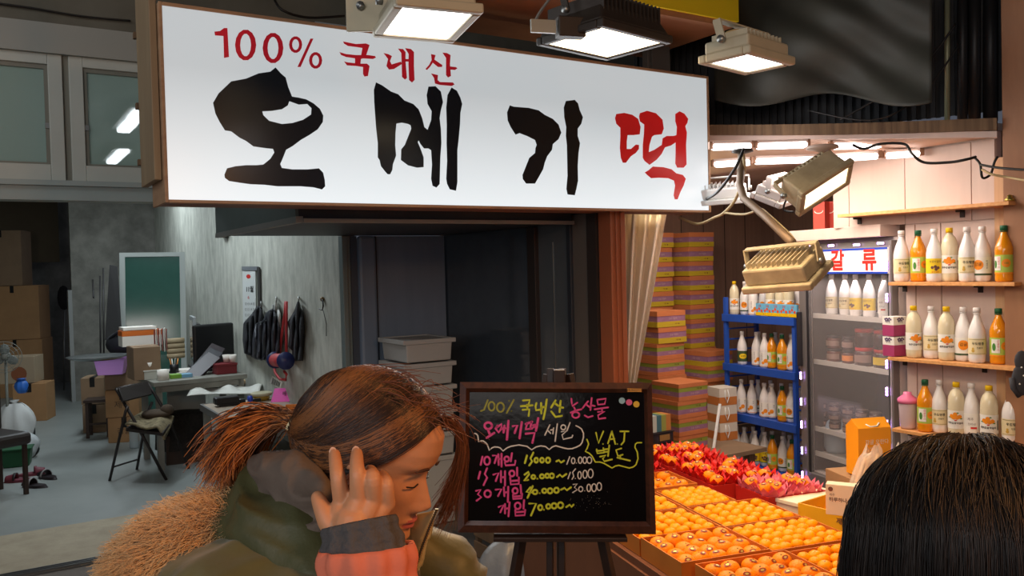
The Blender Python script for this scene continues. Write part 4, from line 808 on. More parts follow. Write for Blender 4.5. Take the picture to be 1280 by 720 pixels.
FB('cabinet', [(0, 0.04, 0.03, D_, 0.05, HT), (W_-0.04, W_, 0.03, D_, 0.05, HT), (0.04, W_-.04, D_-0.03, D_, 0.05, HT), (0.04, W_-.04, 0.03, D_, 0.05, 0.3), (0.04, W_-.04, 0.03, D_-.03, HT-0.04, HT)], fw)
FB('liner', [(0.041, 0.046, 0.05, D_-.03, .3, HT-.04), (W_-.046, W_-.041, 0.05, D_-.03, .3, HT-.04), (0.046, W_-.046, D_-.036, D_-.03, .3, HT-.04)], fin)
zb = fp(1060, 342)[1]; zt = fp(1060, 311)[1]
x0 = fp(1004, 400)[0]
FB('door_frame', [(0.0, 0.06, -0.02, 0.025, .1, HT-.02), (W_-.03, W_, -.02, .025, .1, HT-.02), (0.06, W_-.03, -.02, .025, HT-.07, HT-.02), (.06, W_-.03, -.02, .025, .1, .3)], fal, bevel=.003)
FB('gasket', [(0.06, 0.075, -0.01, 0.02, .3, zb), (W_-.045, W_-.03, -.01, .02, .3, zb)], fdk)
FB('door_glass', [(0.06, W_-.03, -.004, .0, .3, zb)], mat('fridge_glass', (.6, .55, .55), 0.04, alpha=0.14, spec=.7))
FB('door_handle', [(0.005, 0.03, -0.05, -0.02, 1.0, 1.36)], fdk, bevel=.004)
hd = FB('header_sign', [(0.05, W_-.02, -.03, -.006, zb, zt)], mat('sign_panel_white', S(240, 232, 228), .4, emit=(1, .93, .92), es=.28))
for a, b in ((zt-.012, zt), (zb, zb+.012)): FB('blue_stripe', [(0.05, W_-.02, -.032, -.03, a, b)], mat('stripe_blue', S(36, 72, 190), .4), hd)
hc = (zb+zt)/2
for ch, px in (('젓', 1022), ('갈', 1052), ('류', 1092)):
    m = M(); typeset(m, ch, fp(px, 325)[0], hc-.002, 0.135, lambda a, b: (a, -.0325, b), bold=.03); m.build('red_letter', mat('letter_red', S(214, 40, 28), .5, emit=S(214, 36, 24), es=.25), hd)
for z in (fp(1065, 398)[1], fp(1065, 460)[1], fp(1065, 550)[1], 0.42):
    sh = FB('wire_shelf', [(0.046, W_-.046, .06, D_-.05, z-.012, z), (0.046, W_-.046, .052, .06, z-.02, z+.012)], mat('shelf_white', S(214, 206, 200), .4))
SZ = [fp(1065, 398)[1], fp(1065, 460)[1], fp(1065, 550)[1], 0.42]
led = mat('led_violet', (1, 1, 1), .4, emit=(0.50, 0.26, 1.0), es=13); ledb = mat('led_strip_base', S(210, 200, 210), .5)
def ledmod(c, horiz, par):
    m = M(); s = (0.055, .008, .014) if horiz else (.014, .008, .055); m.box(c, s); b = m.build('light_module', ledb, par, bevel=.002)
    for k in (-1, 0, 1):
        m = M(); o = Vector((k*.017, -.006, 0)) if horiz else Vector((0, -.006, k*.017)); m.box(Vector(c)+o, (.012, .006, .012)); m.build('diode', led, b)
for px, py in ((1044, 307), (1076, 306), (1106, 304), (1016, 308)): x, z = fp(px, py); ledmod((x, -.026, z), True, fr_)
for py in (332, 372, 412, 455, 489, 530, 560): x, z = fp(1114, py); ledmod((x, -.026, z), False, fr_)
for py in (356, 398, 432, 468, 500, 528, 560, 590): x, z = fp(999, py); ledmod((0.018, -.026, z), False, fr_)
FB('strip_wire', [(W_-.012, W_-.009, -.026, -.022, .5, HT-.05)], ledb)
light('fridge_light', 'AREA', FO+fX*0.35+fY*0.12+Vector((0, 0, zb-.05)), 1.0, (1, .9, .88), 0.5, 0.08, target=FO+fX*0.35+fY*0.3)
light('fridge_light', 'AREA', FO+fX*0.35+fY*0.05+Vector((0, 0, 1.0)), 0.3, (0.9, .75, .9), 0.4, 0.6, target=FO+fX*0.35+fY*0.4+Vector((0, 0, .9)))
# things on top and the pale panel over it
c = thing('top_panel', 'long pale panel lying over the top of the display fridge', 'panel', FO+Vector((0, 0, HT)), FRZ)
m = M(); m.box((W_/2-.04, .0, .038), (W_+.02, .14, .07)); m.build('panel_body', pink_board, c, bevel=.003)
for i, px in enumerate((1018, 1032)):
    p = PD(px, 288, 5.35); c = thing('red_carton', 'tall red carton with white scalloped print on the fridge, %s one' % ('left', 'right')[i], 'carton', (p.x+.12, p.y+.2, HT+.0), FRZ+RAD(20), 'red cartons on the fridge')
    m = M(); m.box((0, 0, .13), (.085, .06, .26)); m.build('carton_body', mat('carton_red', S(196, 70, 56), .5), c, bevel=.002)
    m = M(); m.box((0, -.031, .05), (.07, .002, .05)); m.build('white_label', lbW, c)
    m = M(); stroke(m, ell(0, .2, .03, .016, 12, math.pi, 2*math.pi), .005, lambda a, b: (a, -.0308, b)); m.build('scallop_print', lbW, c)
    m = M(); typeset(m, '오메기', 0, 0, .016, lambda a, b: (a, -.0325, b+.05)); m.build('lettering', inkBr, c)
# contents of the fridge
def fput(kind, px, sh, lab, y=.16): x, _ = fp(px, 400, y); put(kind, FO+fX*x+fY*y+Vector((0, 0, SZ[sh]+.001)), lab, 'bottles in the fridge', .93, face=FRZ+random.uniform(-.2, .2)+RAD(18))
for i, (px, kd) in enumerate(((1040, 'W1'), (1057, 'W1'), (1070, 'W3'), (1087, 'W3'), (1106, 'W7'))): fput(kd, px, 0, '%s, %s from left in the display fridge' % (DESC[kd], OC[i]))
def jar(name, lab, x, y, z, r, h, body, lidm, lblm, group, cat='jar', mk=[]):
    p = FO+fX*x+fY*y+Vector((0, 0, z)); t = thing(name, lab, cat, p, FRZ+RAD(18), group)
    m = M(); m.lathe([(0, 0), (r*.92, 0), (r, .006), (r, h*.74), (r*.88, h*.82), (0, h*.82)], 18); m.build('jar_body', body, t)
    m = M(); m.lathe([(0, h*.8), (r*.93, h*.8), (r*.93, h*.98), (r*.88, h), (0, h)], 18); m.build('jar_lid', lidm, t)
    fn = wrapf(r+.0006, h*.4); m = M(); k = 12; m.add([fn(-r*1.2+2.4*r*i/k, s_*h*.2) for s_ in (-1, 1) for i in range(k+1)], [(i, i+1, k+2+i, k+1+i) for i in range(k)], 0, True); m.build('jar_label', lblm, t)
    return t
jb = mat('jar_brown', S(90, 44, 28), .2, coat=.4); jd = mat('jar_dark', S(62, 34, 30), .2, coat=.4); lidR = mat('lid_red', S(190, 40, 36), .4); lidS = mat('lid_silver', S(120, 104, 100), .35, .5); lidB = mat('lid_black', S(50, 40, 40), .4)
lbP = mat('jar_label_pale', S(140, 112, 98), .5); lbO = mat('jar_label_orange', S(214, 130, 60), .5)
for i, (px, zz, r, h, b, l, lb_) in enumerate(((1043, 0, .05, .085, jb, lidB, lbP), (1043, 1, .05, .085, jb, lidB, lbP), (1061, 0, .042, .085, jb, lidB, lbO), (1061, 1, .042, .085, jd, lidB, lbP), (1081, 0, .062, .115, jd, lidR, lbP), (1081, 1, .062, .115, jd, lidR, jd), (1105, 0, .062, .115, jd, lidR, lbY), (1105, 1, .062, .115, jd, lidR, jd))):
    x, _ = fp(px, 440, .15)
    jar('food_jar', '%s jar, %s, %s of pair' % ('red-lidded large' if l == lidR else 'dark-lidded brown', {1043: 'leftmost on middle fridge shelf', 1061: 'second from left on middle fridge shelf', 1081: 'third from left on middle fridge shelf', 1105: 'rightmost on middle fridge shelf'}[px], ('lower', 'upper')[zz]), x, .15, SZ[1]+.001+zz*(h+.001), r, h, b, l, lb_, 'jars on the middle fridge shelf')
jl = None
for cI, px in enumerate((1028, 1044, 1061, 1078, 1095)):
    for rI in range(3):
        x, _ = fp(px, 530, .14); p = FO+fX*x+fY*.14+Vector((0, 0, SZ[2]+.001+rI*.057)); lab = 'squat silver-lidded fridge jar, %s column from left, %s row' % (OC[cI], ('bottom', 'middle', 'top')[rI])
        if jl is None: jl = jar('food_jar', lab, x, .14, SZ[2]+.001, .038, .056, jd, lidS, lbP, 'squat jars on the lower fridge shelf'); jlt = tree_of(jl)
        else: copy_tree(jl, label=lab, loc=p, ch=jlt)
# plastic pouch at the bottom of the fridge
x, _ = fp(1042, 600, .15); c = thing('knotted_bag', 'knotted pale blue plastic bag at the bottom left of the fridge', 'bag', FO+fX*x+fY*.18+Vector((0, 0, SZ[3]+.002)), FRZ)
bagm = mat('bag_pale', S(190, 206, 222), .3, alpha=.9, bump=.3, bs=30)
m = M(); m.lathe([(0, 0), (.065, 0), (.08, .03), (.08, .14), (.06, .2), (.02, .235), (.012, .245), (.02, .262), (.03, .29), (0, .285)], 20); m.build('bag_body', bagm, c)
m = M(); m.tube([(-.03, 0, .3), (-.012, -.004, .262), (.0, -.01, .245), (.014, -.004, .262), (.035, 0, .295)], .009, 6); m.build('knot', bagm, c)
# ================================================================ blue rack
RO = Vector((1.686, 6.72, 0)); RRZ = RAD(-64.5); rX = Vector((math.cos(RRZ), math.sin(RRZ), 0)); rY = Vector((-math.sin(RRZ), math.cos(RRZ), 0))
def rp(px, py, dy=0.0): p = PP(px, py, RO+rY*dy, rY)-RO; return p.dot(rX), p.z
rk = thing('bottle_rack', 'blue metal rack with four shelves of bottles left of the fridge', 'rack', RO, RRZ)
blue = mat('rack_blue', S(38, 82, 176), .4, var=.06)
RW = rp(994, 450)[0]; RD = .34
RZ = [rp(993, 604)[1]+.03, rp(993, 538)[1]+.03, rp(993, 472)[1]+.03, rp(993, 404)[1]+.03]
def RB(name, boxes, mt=blue, bevel=.002):
    m = M()
    for x0, x1, y0, y1, z0, z1 in boxes: m.box(((x0+x1)/2, (y0+y1)/2, (z0+z1)/2), (x1-x0, y1-y0, z1-z0))
    return m.build(name, mt, rk, bevel=bevel)
for x in (0, RW-.03):
    for y in (0, RD-.03): RB('post', [(x, x+.03, y, y+.03, 0, RZ[3]+.14 if x == 0 else RZ[3]+.005)])
for z in RZ + [0.02+.03]:
    RB('shelf_tray', [(0, RW, 0.012, RD, z-.012, z-.002)]); RB('front_rail', [(-.005, RW+.005, -.012, .010, z-.05, z+.008)])
for x in (0.012, RW-.022):
    for i in range(len(RZ)-1):
        for k in (1, 2, 3): z = RZ[i]+k*.085+.02; RB('side_rung', [(x, x+.012, .03, RD-.03, z, z+.012)])
OC2 = ['first', 'second', 'third', 'fourth', 'fifth', 'sixth', 'seventh']
rows = [(3, 'top', [(919.5, 'C1'), (932.6, 'W2'), (943, 'W4'), (965, 'C1'), (977, 'C1'), (988, 'C1')]), (2, 'second', [(928, 'W6'), (946, 'W4'), (956, 'W4'), (965, 'O1'), (978, 'O1'), (990, 'W4')]),
        (1, 'third', [(926, 'W4'), (939, 'W4'), (954.6, 'W4'), (964, 'W4'), (977, 'O1'), (988, 'W2')]), (0, 'lowest', [(915, 'W5'), (928.5, 'W5'), (942, 'W5'), (954, 'W5'), (963.5, 'O1'), (976.5, 'W2'), (988, 'O1')])]
for lv, nm, it in rows:
    for i, (px, kd) in enumerate(it):
        zoff = .0 if lv < 3 else .0
        dy = .07 + (.0 if i % 2 == 0 else .03)
        x, _ = rp(px, 450, dy); x = max(.05, min(RW-.045, x))
        put(kd, RO+rX*x+rY*dy+Vector((0, 0, RZ[lv]+.001)), '%s, %s from left on %s rack shelf' % (DESC[kd], OC2[i], nm), 'bottles on the blue rack', .93)
        if lv < 3 or i in (1, 4):
            x2 = max(.05, min(RW-.05, x+.045)); kd2 = random.choice(('W4', 'W1', 'W2'))
            put(kd2, RO+rX*x2+rY*(.20+.05*(i % 2))+Vector((0, 0, RZ[lv]+.001)), '%s behind the %s front bottle from left on %s rack shelf' % ('plain white bottle', OC2[i], nm), 'bottles on the blue rack', .9)
x, _ = rp(966, 390, .03)
for i in range(5):
    p = RO+rX*(x-.15+i*.085)+rY*.012+Vector((0, 0, RZ[3]+.012)); 
    c = thing('jelly_pack', 'small bright fruit jelly pack, %s of five on top rack shelf' % ('first', 'second', 'third', 'fourth', 'fifth')[i], 'pack', p, RRZ, 'jelly packs on the blue rack')
    m = M(); m.box((0.04, .0, .045), (.083, .02, .09)); m.build('pack_body', mat('pack_blue', S(110, 180, 214), .5), c, bevel=.001)
    m = M(); m.box((0.04, -.0105, .012), (.083, .001, .024)); m.build('yellow_band', capY, c)
    m = M(); [poly(m, [ell(x_, y_, .011, .011, 10)[:-1]], lambda a, b: (a, -.0115, b)) for x_, y_ in ((.014, .038), (.036, .05), (.062, .036))]; m.build('fruit_print', mat('fruit_red_orange', S(226, 84, 40), .5), c)
    m = M(); typeset(m, '감귤', .04, .072, .018, lambda a, b: (a, -.0112, b)); m.build('lettering', inkR, c)
# ================================================================ the fruit display
T19 = RAD(19); tU = Vector((math.cos(T19), math.sin(T19), 0)); tV = Vector((-math.sin(T19), math.cos(T19), 0)); TO = Vector((0.425, 2.93, 0))
def tw(u_, v_, z): return TO+tU*u_+tV*v_+Vector((0, 0, z))
TZ = 0.675
tb_ = thing('display_table', 'low display table of brown boards under the tangerine trays', 'table', tw(.5, .2, 0), T19)
def TB(par, name, boxes, mt, bevel=0.0):
    m = M()
    for u0, u1, v0, v1, z0, z1 in boxes:
        ps = [tw(a, b, c) for c in (z0, z1) for a, b in ((u0, v0), (u1, v0), (u1, v1), (u0, v1))]
        m.add(ps, [(0, 3, 2, 1), (4, 5, 6, 7), (0, 1, 5, 4), (1, 2, 6, 5), (2, 3, 7, 6), (3, 0, 4, 7)])
    o = m.build(name, mt, par, bevel=bevel); o.matrix_parent_inverse = par.matrix_basis.inverted(); return o
tray_c = mat('tray_card', S(206, 116, 34), .7, var=.06, vs=6); tray_d = mat('tray_card_dark', S(120, 70, 40), .75, var=.08, vs=6)
TB(tb_, 'table_top', [(-.02, 1.06, -.62, 1.24, TZ-.03, TZ-.002)], tray_d); 
for a, b in ((0.0, -.6), (1.0, -.6), (0.0, 1.17), (1.0, 1.17)): TB(tb_, 'leg', [(a, a+.05, b, b+.05, 0, TZ-.03)], wood_dark)
TB(tb_, 'side_board', [(-.03, -.02, -.3, 1.2, .18, TZ-.03)], tray_d); TB(tb_, 'front_board', [(0.0, 1.1, -.63, -.62, .1, TZ-.03)], tray_d)
o_small = mat('tangerine_skin', S(255, 150, 0), .33, bump=.12, bs=260, c2=S(255, 164, 0), vs=14, spec=.22)
o_big = mat('hallabong_skin', S(250, 136, 4), .38, bump=.25, bs=200, c2=S(252, 150, 2), vs=14, spec=.28)
stk = mat('fruit_sticker', S(150, 60, 30), .4); stk2 = mat('sticker_gold', S(214, 190, 110), .3, .3)
def fruit(kind):
    r = .0245 if kind == 's' else .0335
    t = thing('tangerine', 'tangerine', 'fruit'); n = 14
    pf = []
    for i in range(11):
        a = math.pi*i/10; q = r*math.sin(a); z = r*.82*(1-math.cos(a)); 
        if i == 10: z -= r*.10; q = r*.02
        if i == 9: z -= r*.01
        pf.append((max(q, .0001), z))
    m = M(); m.lathe(pf, 18); m.build('fruit_body', o_small if kind == 's' else o_big, t)
    m = M(); m.lathe([(.0, r*1.53), (r*.11, r*1.53), (r*.06, r*1.6), (0, r*1.6)], 6); m.build('stem_scar', mat('stem_green', S(110, 110, 50), .8), t)
    if kind == 'b':
        m = M(); k = 12; ring = []
        a0 = .55
        c = Vector((math.sin(a0)*0, -math.sin(a0), math.cos(a0)))
        e1 = Vector((1, 0, 0)); e2 = c.cross(e1)
        for rr, mt_, nm in ((.30, stk, 'sticker'), (.13, stk2, 'sticker_centre')):
            mm = M(); vs = []
            for j in range(k):
                th = 2*math.pi*j/k; d = (c+rr*(math.cos(th)*e1*1.25+math.sin(th)*e2*.8)).normalized(); vs.append(Vector((d.x*r, d.y*r, d.z*r*.82+r*.82))*1.0+d*(.0012 if rr > .2 else .0018))
            mm.add(vs, [tuple(range(k))]); mm.build(nm, mt_, t)
    return t
fS = fruit('s'); fSt = tree_of(fS); fB = fruit('b'); fBt = tree_of(fB); fused = {}
def putf(kind, p, lab, group, sc):
    src, tr_ = (fS, fSt) if kind == 's' else (fB, fBt); rot = (random.uniform(-.25, .25), random.uniform(-.25, .25), T19+random.uniform(-1.2, 1.2) if kind == 's' else T19+random.uniform(-.9, .5))
    if kind not in fused: fused[kind] = 1; c = src; c.location = p; c.rotation_euler = rot; c['label'] = lab
    else: c = copy_tree(src, label=lab, loc=p, rot=rot, ch=tr_)
    c['group'] = group; c.scale = (sc, sc, sc*random.uniform(.94, 1.03)); return c
def tray(lab, u0, u1, v0, v1, kind, z=TZ, h=.062, nu=6, nv=5, flab='', mt=None, deep=0.0, lift=0.0, skip=None):
    mt = mt or tray_c
    t = thing('fruit_tray', lab, 'tray', tw((u0+u1)/2, (v0+v1)/2, z), 0); e = .004
    TB(t, 'tray_bottom', [(u0, u1, v0, v1, z, z+.004)], mt)
    for b in ((u0, u0+e, v0, v1), (u1-e, u1, v0, v1), (u0+e, u1-e, v0, v0+e), (u0+e, u1-e, v1-e, v1)): TB(t, 'tray_wall', [b+(z+.004, z+h)], mt)
    if deep: TB(t, 'under_box', [(u0+.002, u1-.002, v0+.002, v1-.002, z-deep, z)], mt)
    g = flab+' tangerines'
    for i in range(nu):
        for j in range(nv):
            if skip and skip(i, j): continue
            r = .0245 if kind == 's' else .0335
            a = u0+.01+(u1-u0-.02)*(i+.5)/nu; b = v0+.01+(v1-v0-.02)*(j+.5)/nv
            putf(kind, tw(a+random.uniform(-.003, .003), b+random.uniform(-.003, .003), z+h-r*1.64+lift+random.uniform(.006, .014)), '%s tangerine, %s from left in %s row from front of %s' % ('small' if kind == 's' else 'large', OC[i], OC[j], flab), g, 1.0)
    return t
tray('deep brown tray of large stickered tangerines beside the price board', .0, .335, -.285, -.01, 'b', nu=5, nv=4, flab='the deep left tray', h=.07)
tray('front tray of large stickered tangerines at the bottom edge', .035, .375, -.60, -.31, 'b', nu=5, nv=4, flab='the front tray', h=.07)
tray('wide tray of small tangerines left of the dark-haired woman', .345, .69, -.285, -.01, 's', nu=7, nv=5, flab='the wide middle tray')
tray('tray of small tangerines half hidden by the black hair', .385, .73, -.60, -.31, 's', nu=7, nv=5, flab='the rightmost tray')
tray('middle tray of small tangerines below the red petal trays', .35, .68, .0, .27, 's', nu=6, nv=5, flab='the centre tray')
tray('tray of small tangerines behind the price board edge', .0, .34, .0, .27, 's', nu=6, nv=5, flab='the board-side tray')
tray('small tray of tangerines just left of the pink petals', .355, .585, .28, .53, 's', nu=5, nv=5, flab='the small square tray')
tray('tray of tangerines mostly hidden behind the board, second row', .01, .345, .28, .53, 's', nu=6, nv=5, flab='the half-hidden tray')
tray('small tray of large tangerines next to the red petals', .24, .57, .55, .80, 'b', nu=4, nv=3, flab='the back left tray', h=.068)
# red and pink petal cups
red = mat('petal_red', S(206, 24, 22), .4, c2=S(226, 50, 40), vs=20); pink = mat('petal_pink', S(226, 96, 112), .4, c2=S(236, 130, 146), vs=20); redtray = mat('tray_red', S(190, 36, 26), .5)
def petal_cup(mt, nm):
    t = thing('petal_cup', nm, 'cup'); 
    for k in range(9):
        a = 2*math.pi*k/9; R = Matrix.Rotation(a, 4, 'Z'); tw_ = .3*random.uniform(-1, 1)
        pts = [(.016, -.010, .0), (.016, .010, .0), (.030, .015, .022), (.034+.006*tw_, -.014, .022), (.048, .002, .052+.004*tw_), (.038, .012, .038), (.040, -.011, .038)]
        m = M(); m.add(pts, [(0, 1, 2, 3), (3, 2, 5, 6), (6, 5, 4)], 0, False, R); m.build('petal', mt, t)
    m = M(); m.lathe([(.0, 0), (.018, 0), (.02, .004), (0, .003)], 10); m.build('cup_base', mt, t); return t
cR = petal_cup(red, 'c'); cRt = tree_of(cR); cP = petal_cup(pink, 'c'); cPt = tree_of(cP); cu_ = {}
def ptray(lab, u0, u1, v0, v1, mt, col_, nu, nv, flab, z=TZ, dens=.6):
    t = thing('petal_tray', lab, 'tray', tw((u0+u1)/2, (v0+v1)/2, z)); e = .005
    TB(t, 'tray_bottom', [(u0, u1, v0, v1, z, z+.004)], mt)
    for b in ((u0, u0+e, v0, v1), (u1-e, u1, v0, v1), (u0+e, u1-e, v0, v0+e), (u0+e, u1-e, v1-e, v1)): TB(t, 'tray_wall', [b+(z+.004, z+.07)], mt)
    src, tr_ = (cR, cRt) if col_ == 'red' else (cP, cPt)
    for i in range(nu):
        for j in range(nv):
            a = u0+.02+(u1-u0-.04)*(i+.5)/nu; b = v0+.02+(v1-v0-.04)*(j+.5)/nv; p = tw(a, b, z+.035)
            lab2 = '%s petal cup, %s from left in %s row from front of %s' % (col_, OC[i], OC[j], flab)
            if col_ not in cu_: cu_[col_] = 1; c = src; c.location = p; c.rotation_euler = (0, 0, random.uniform(0, 3)); c['label'] = lab2
            else: c = copy_tree(src, label=lab2, loc=p, rz=random.uniform(0, 6), ch=tr_)
            c['group'] = 'petal cups in '+flab; s_ = random.uniform(1.15, 1.4); c.scale = (s_, s_, s_)
            if random.random() < dens: putf('b', tw(a, b, z+.055), 'large tangerine nested %s from left in %s row of %s' % (OC[i], OC[j], flab), 'tangerines nested in '+flab, .93)
ptray('red tray of red petal cups nearer the middle tray', .60, .94, .47, .82, redtray, 'red', 5, 5, 'the nearer red tray', dens=.55)
ptray('red tray of red petal cups at the back of the table', .60, .94, .85, 1.22, redtray, 'red', 5, 5, 'the back red tray', dens=.5)
ptray('red tray behind the left end of the table by the board', .22, .57, .83, 1.22, redtray, 'red', 5, 5, 'the left red tray', dens=.5)
ptray('tray of pink petal cups beside the white box', .70, .98, .225, .455, redtray, 'pink', 4, 4, 'the pink tray', dens=.6)
# boxes at the right of the table
ybox = mat('yellow_box_card', S(240, 176, 30), .5, var=.04); cream = mat('cream_card', S(232, 214, 184), .6)
YO = tw(.745, .10, TZ); YR = RAD(-54)
def LB(par, name, boxes, mt, bevel=0.0):
    m = M()
    for x0, x1, y0, y1, z0, z1 in boxes: m.box(((x0+x1)/2, (y0+y1)/2, (z0+z1)/2), (x1-x0, y1-y0, z1-z0))
    return m.build(name, mt, par, bevel=bevel)
yb = thing('yellow_box', 'open yellow cardboard box with dark lettering right of the tangerine trays', 'box', YO, YR)
LB(yb, 'box_bottom', [(0, .36, 0, .27, 0, .005)], ybox)
for b_ in ((0, .006, 0, .27), (.354, .36, 0, .27), (.006, .354, 0, .006), (.006, .354, .264, .27)): LB(yb, 'box_wall', [b_+(.005, .078)], ybox, .001)
m = M(); typeset(m, '제주감귤', .215, .045, .026, lambda a, b: (a, -.001, b), bold=.02); m.build('lettering', inkBr, yb)
wb = thing('white_box', 'flat cream box with lid behind the yellow box', 'box', YO, YR); LB(wb, 'box_body', [(-.125, -.012, .03, .30, 0, .05)], cream, .002); LB(wb, 'box_lid', [(-.13, -.008, .025, .305, .05, .066)], mat('cream_card2', S(240, 226, 196), .6), .002)
cp_ = PD(1054, 628, 3.06); cc_ = thing('card_sign', 'cream printed carton with round mark standing in the yellow box', 'carton', cp_, RAD(-28))
LB(cc_, 'card_panel', [(-.06, .075, 0, .05, -.05, .062)], cream, .001)
fnc = lambda a, b: (a, -.0008, b)
m = M(); poly(m, [ell(-.043, .045, .0085, .0085, 16)[:-1]], fnc); m.build('round_mark', inkBr, cc_)
m = M(); typeset(m, '제주', -.038, .024, .011, fnc); typeset(m, '하루하나', -.018, .006, .017, fnc, bold=.02); m.build('lettering', inkBr, cc_)
m = M(); poly(m, [ell(.05, -.006, .02, .014, 16)[:-1]], fnc); m.build('fruit_print', mat('fruit_red_orange', S(214, 90, 40), .5), cc_)
for k in range(5):
    p = YO+Matrix.Rotation(YR, 3, 'Z') @ Vector((.13+k*.028, .03+.022*(k % 2), .052)); c = thing('red_candy', 'red sweet in the yellow box before the printed carton, %s from left' % OC[k], 'sweet', p, k, 'red sweets in the yellow box'); m = M(); m.sph((0, 0, .012), (.017, .015, .012), 12); m.build('sweet_body', mat('candy_red', S(214, 50, 20), .25, coat=.5), c)
    m = M(); m.sph((0, 0, .024), (.006, .006, .002), 8); m.build('sweet_top', mat('candy_orange', S(240, 130, 40), .3), c)
sp_ = thing('small_carton', 'plain brown carton in the yellow box under the red sweets', 'carton', YO, YR); LB(sp_, 'carton_body', [(.08, .28, .008, .07, .006, .05)], cardboard, .002)
# bundle of long wafers in clear bags
clear = mat('crackly_plastic', S(240, 228, 214), .15, alpha=.4, spec=.8, bump=.4, bs=30)
waf = mat('wafer_stick', S(236, 190, 140), .6)
for g, (off, lean, lab) in enumerate((((.12, .16), Vector((.10, .02, 0)), 'left clear bag of long pale wafer sticks leaning in the yellow box'), ((.17, .23), Vector((.14, .03, 0)), 'right clear bag of long pale sticks leaning behind the first'))):
    t = thing('stick_bag', lab, 'bag', YO+Matrix.Rotation(YR, 3, 'Z') @ Vector((off[0], off[1], .008)))
    for k in range(6):
        a = Vector(((k-2.5)*.012, .012*(k % 2), 0)); m = M(); m.tube([a, a+lean+Vector((0, 0, .22+.012*(k % 3)))], .007, 7); m.build('wafer_stick', waf, t)
    def bf(u_, v_, lean=lean):
        a = 2*math.pi*u_; r_ = .045*(1-.35*max(0, v_-.85)/.15)+.005*math.sin(a*5+v_*9); return Vector((r_*math.cos(a), r_*.55*math.sin(a)+.006, 0))+lean*v_*1.12+Vector((0, 0, v_*.27+(.02*math.sin(a*3) if v_ > .98 else 0)))
    m = M(); m.grid(bf, 24, 14); m.build('clear_wrapper', clear, t)
# side counter with gift bag box and what stands on it
cz = .80; ct = thing('side_counter', 'pale counter at the right side of the stall behind the dark-haired woman', 'counter', (2.06, 3.33, 0), T19)
m = M(); m.box((0, .0, cz-.015), (.62, .75, .03)); m.build('counter_top', pink_board, ct, bevel=.003)
m = M(); m.box((0, .02, (cz-.03)/2), (.56, .68, cz-.03)); m.build('counter_body', orange_wood, ct)
p = PZ(1086, 592, cz); pd_ = thing('carton_pedestal', 'plain brown carton carrying the orange gift box', 'carton', (p.x, p.y, 0), RAD(10)); m = M(); m.box((.02, .03, .398), (.26, .24, .796)); m.build('carton_body', cardboard, pd_, bevel=.003); m = M(); m.box((.02, .03, .798), (.05, .24, .002)); m.build('tape', mat('tape_tan', (0, 0, 0)), pd_)
gb = thing('gift_carrier', 'orange gift box with white rope handle standing at the fridge foot', 'box', (p.x, p.y, cz+.001), RAD(10))
gold = mat('gift_orange', S(244, 160, 30), .45)
m = M(); w, d, h = .15, .09, .20; vs = [(-w/2, -d/2, 0), (w/2, -d/2, 0), (w/2, d/2, 0), (-w/2, d/2, 0), (-w/2, -d/2, h), (w/2, -d/2, h), (w/2, d/2, h), (-w/2, d/2, h), (-w/2, 0, h+.035), (w/2, 0, h+.035)]
m.add(vs, [(0, 3, 2, 1), (0, 1, 5, 4), (1, 2, 6, 5), (2, 3, 7, 6), (3, 0, 4, 7), (4, 5, 9, 8), (6, 7, 8, 9), (4, 8, 7), (5, 6, 9)]); m.build('carrier_body', gold, gb, bevel=.001)
m = M(); m.tube([(-.03, -.028, h+.012), (-.015, -.04, h+.004), (.015, -.04, h+.006), (.032, -.028, h+.016)], .0035, 6); m.build('rope_handle', white_plastic, gb)
m = M(); fn = lambda a, b: (a, -d/2-.0006, b+.14); typeset(m, '감귤 오란다', .01, 0, .022, fn); m.build('lettering', lbW, gb); m = M(); typeset(m, '제주에서', -.005, 0, .010, lambda a, b: (a, -d/2-.0006, b+.115)); m.build('small_print', lbW, gb)
p = Vector((1.93, 3.5, cz)); bk = thing('wicker_basket', 'round pale wicker basket below the pink shaker', 'basket', (p.x, p.y, cz+.001))
m = M()
for k in range(12): rr = .075+.015*math.sin(k/11*2.2); m.tube([(rr*math.cos(a*math.pi/12), rr*math.sin(a*math.pi/12), .008+k*.011+.003*(-1)**a) for a in range(24)], .006, 5, closed=True)
o = m.build('wicker_coils', mat('wicker', S(222, 180, 120), .7, var=.1, vs=60), bk); o['kind'] = 'stuff'
m = M(); m.lathe([(0, 0), (.075, 0), (.075, .004), (0, .004)], 24); m.build('basket_base', mat('wicker', (0, 0, 0)), bk)
# ================================================================ things inside the left shop
def wallq(px, py, off=0.0): return PP(px, py, fac(1.68-off, 0, 0), FU)
def frontbox(px0, px1, y, z, d=None):
    """world centre of front bottom edge, width"""
    p = PZ((px0+px1)/2, y, z); dep = (p-CAM).dot(_fw); return p, (px1-px0)*dep/FPX, dep
def cbox(name, label, px0, px1, ybot, ytop, z=0.0, dd=.35, rz=A32*.4, mt=None, group=None, cat='box', tape=True, txt=None):
    p, w, dep = frontbox(px0, px1, ybot, z); h = (ybot-ytop)*dep/FPX; w *= .86
    t = thing(name, label, cat, p+Vector((0, 0, .001)), rz, group)
    m = M(); m.box((0, dd/2, h/2), (w, dd, h)); m.build('carton_body', mt or cardboard, t, bevel=.004)
    m = M(); m.box((0, dd/2, h+.002), (w*.98, dd*.49, .004)); m.build('top_flap', mt or cardboard, t)
    if tape: m = M(); m.box((0, -.0015, h-.05), (.05, .003, .1)); m.box((0, dd/2, h+.005), (.05, dd, .002)); m.build('tape', mat('tape_tan', S(176, 146, 104), .3), t)
    if txt: m = M(); typeset(m, txt, 0, h*.45, min(.09, h*.3), lambda a, b: (a, -.002, b)); m.build('printing', mat('ink_box', S(96, 74, 54), .7), t)
    return t, h
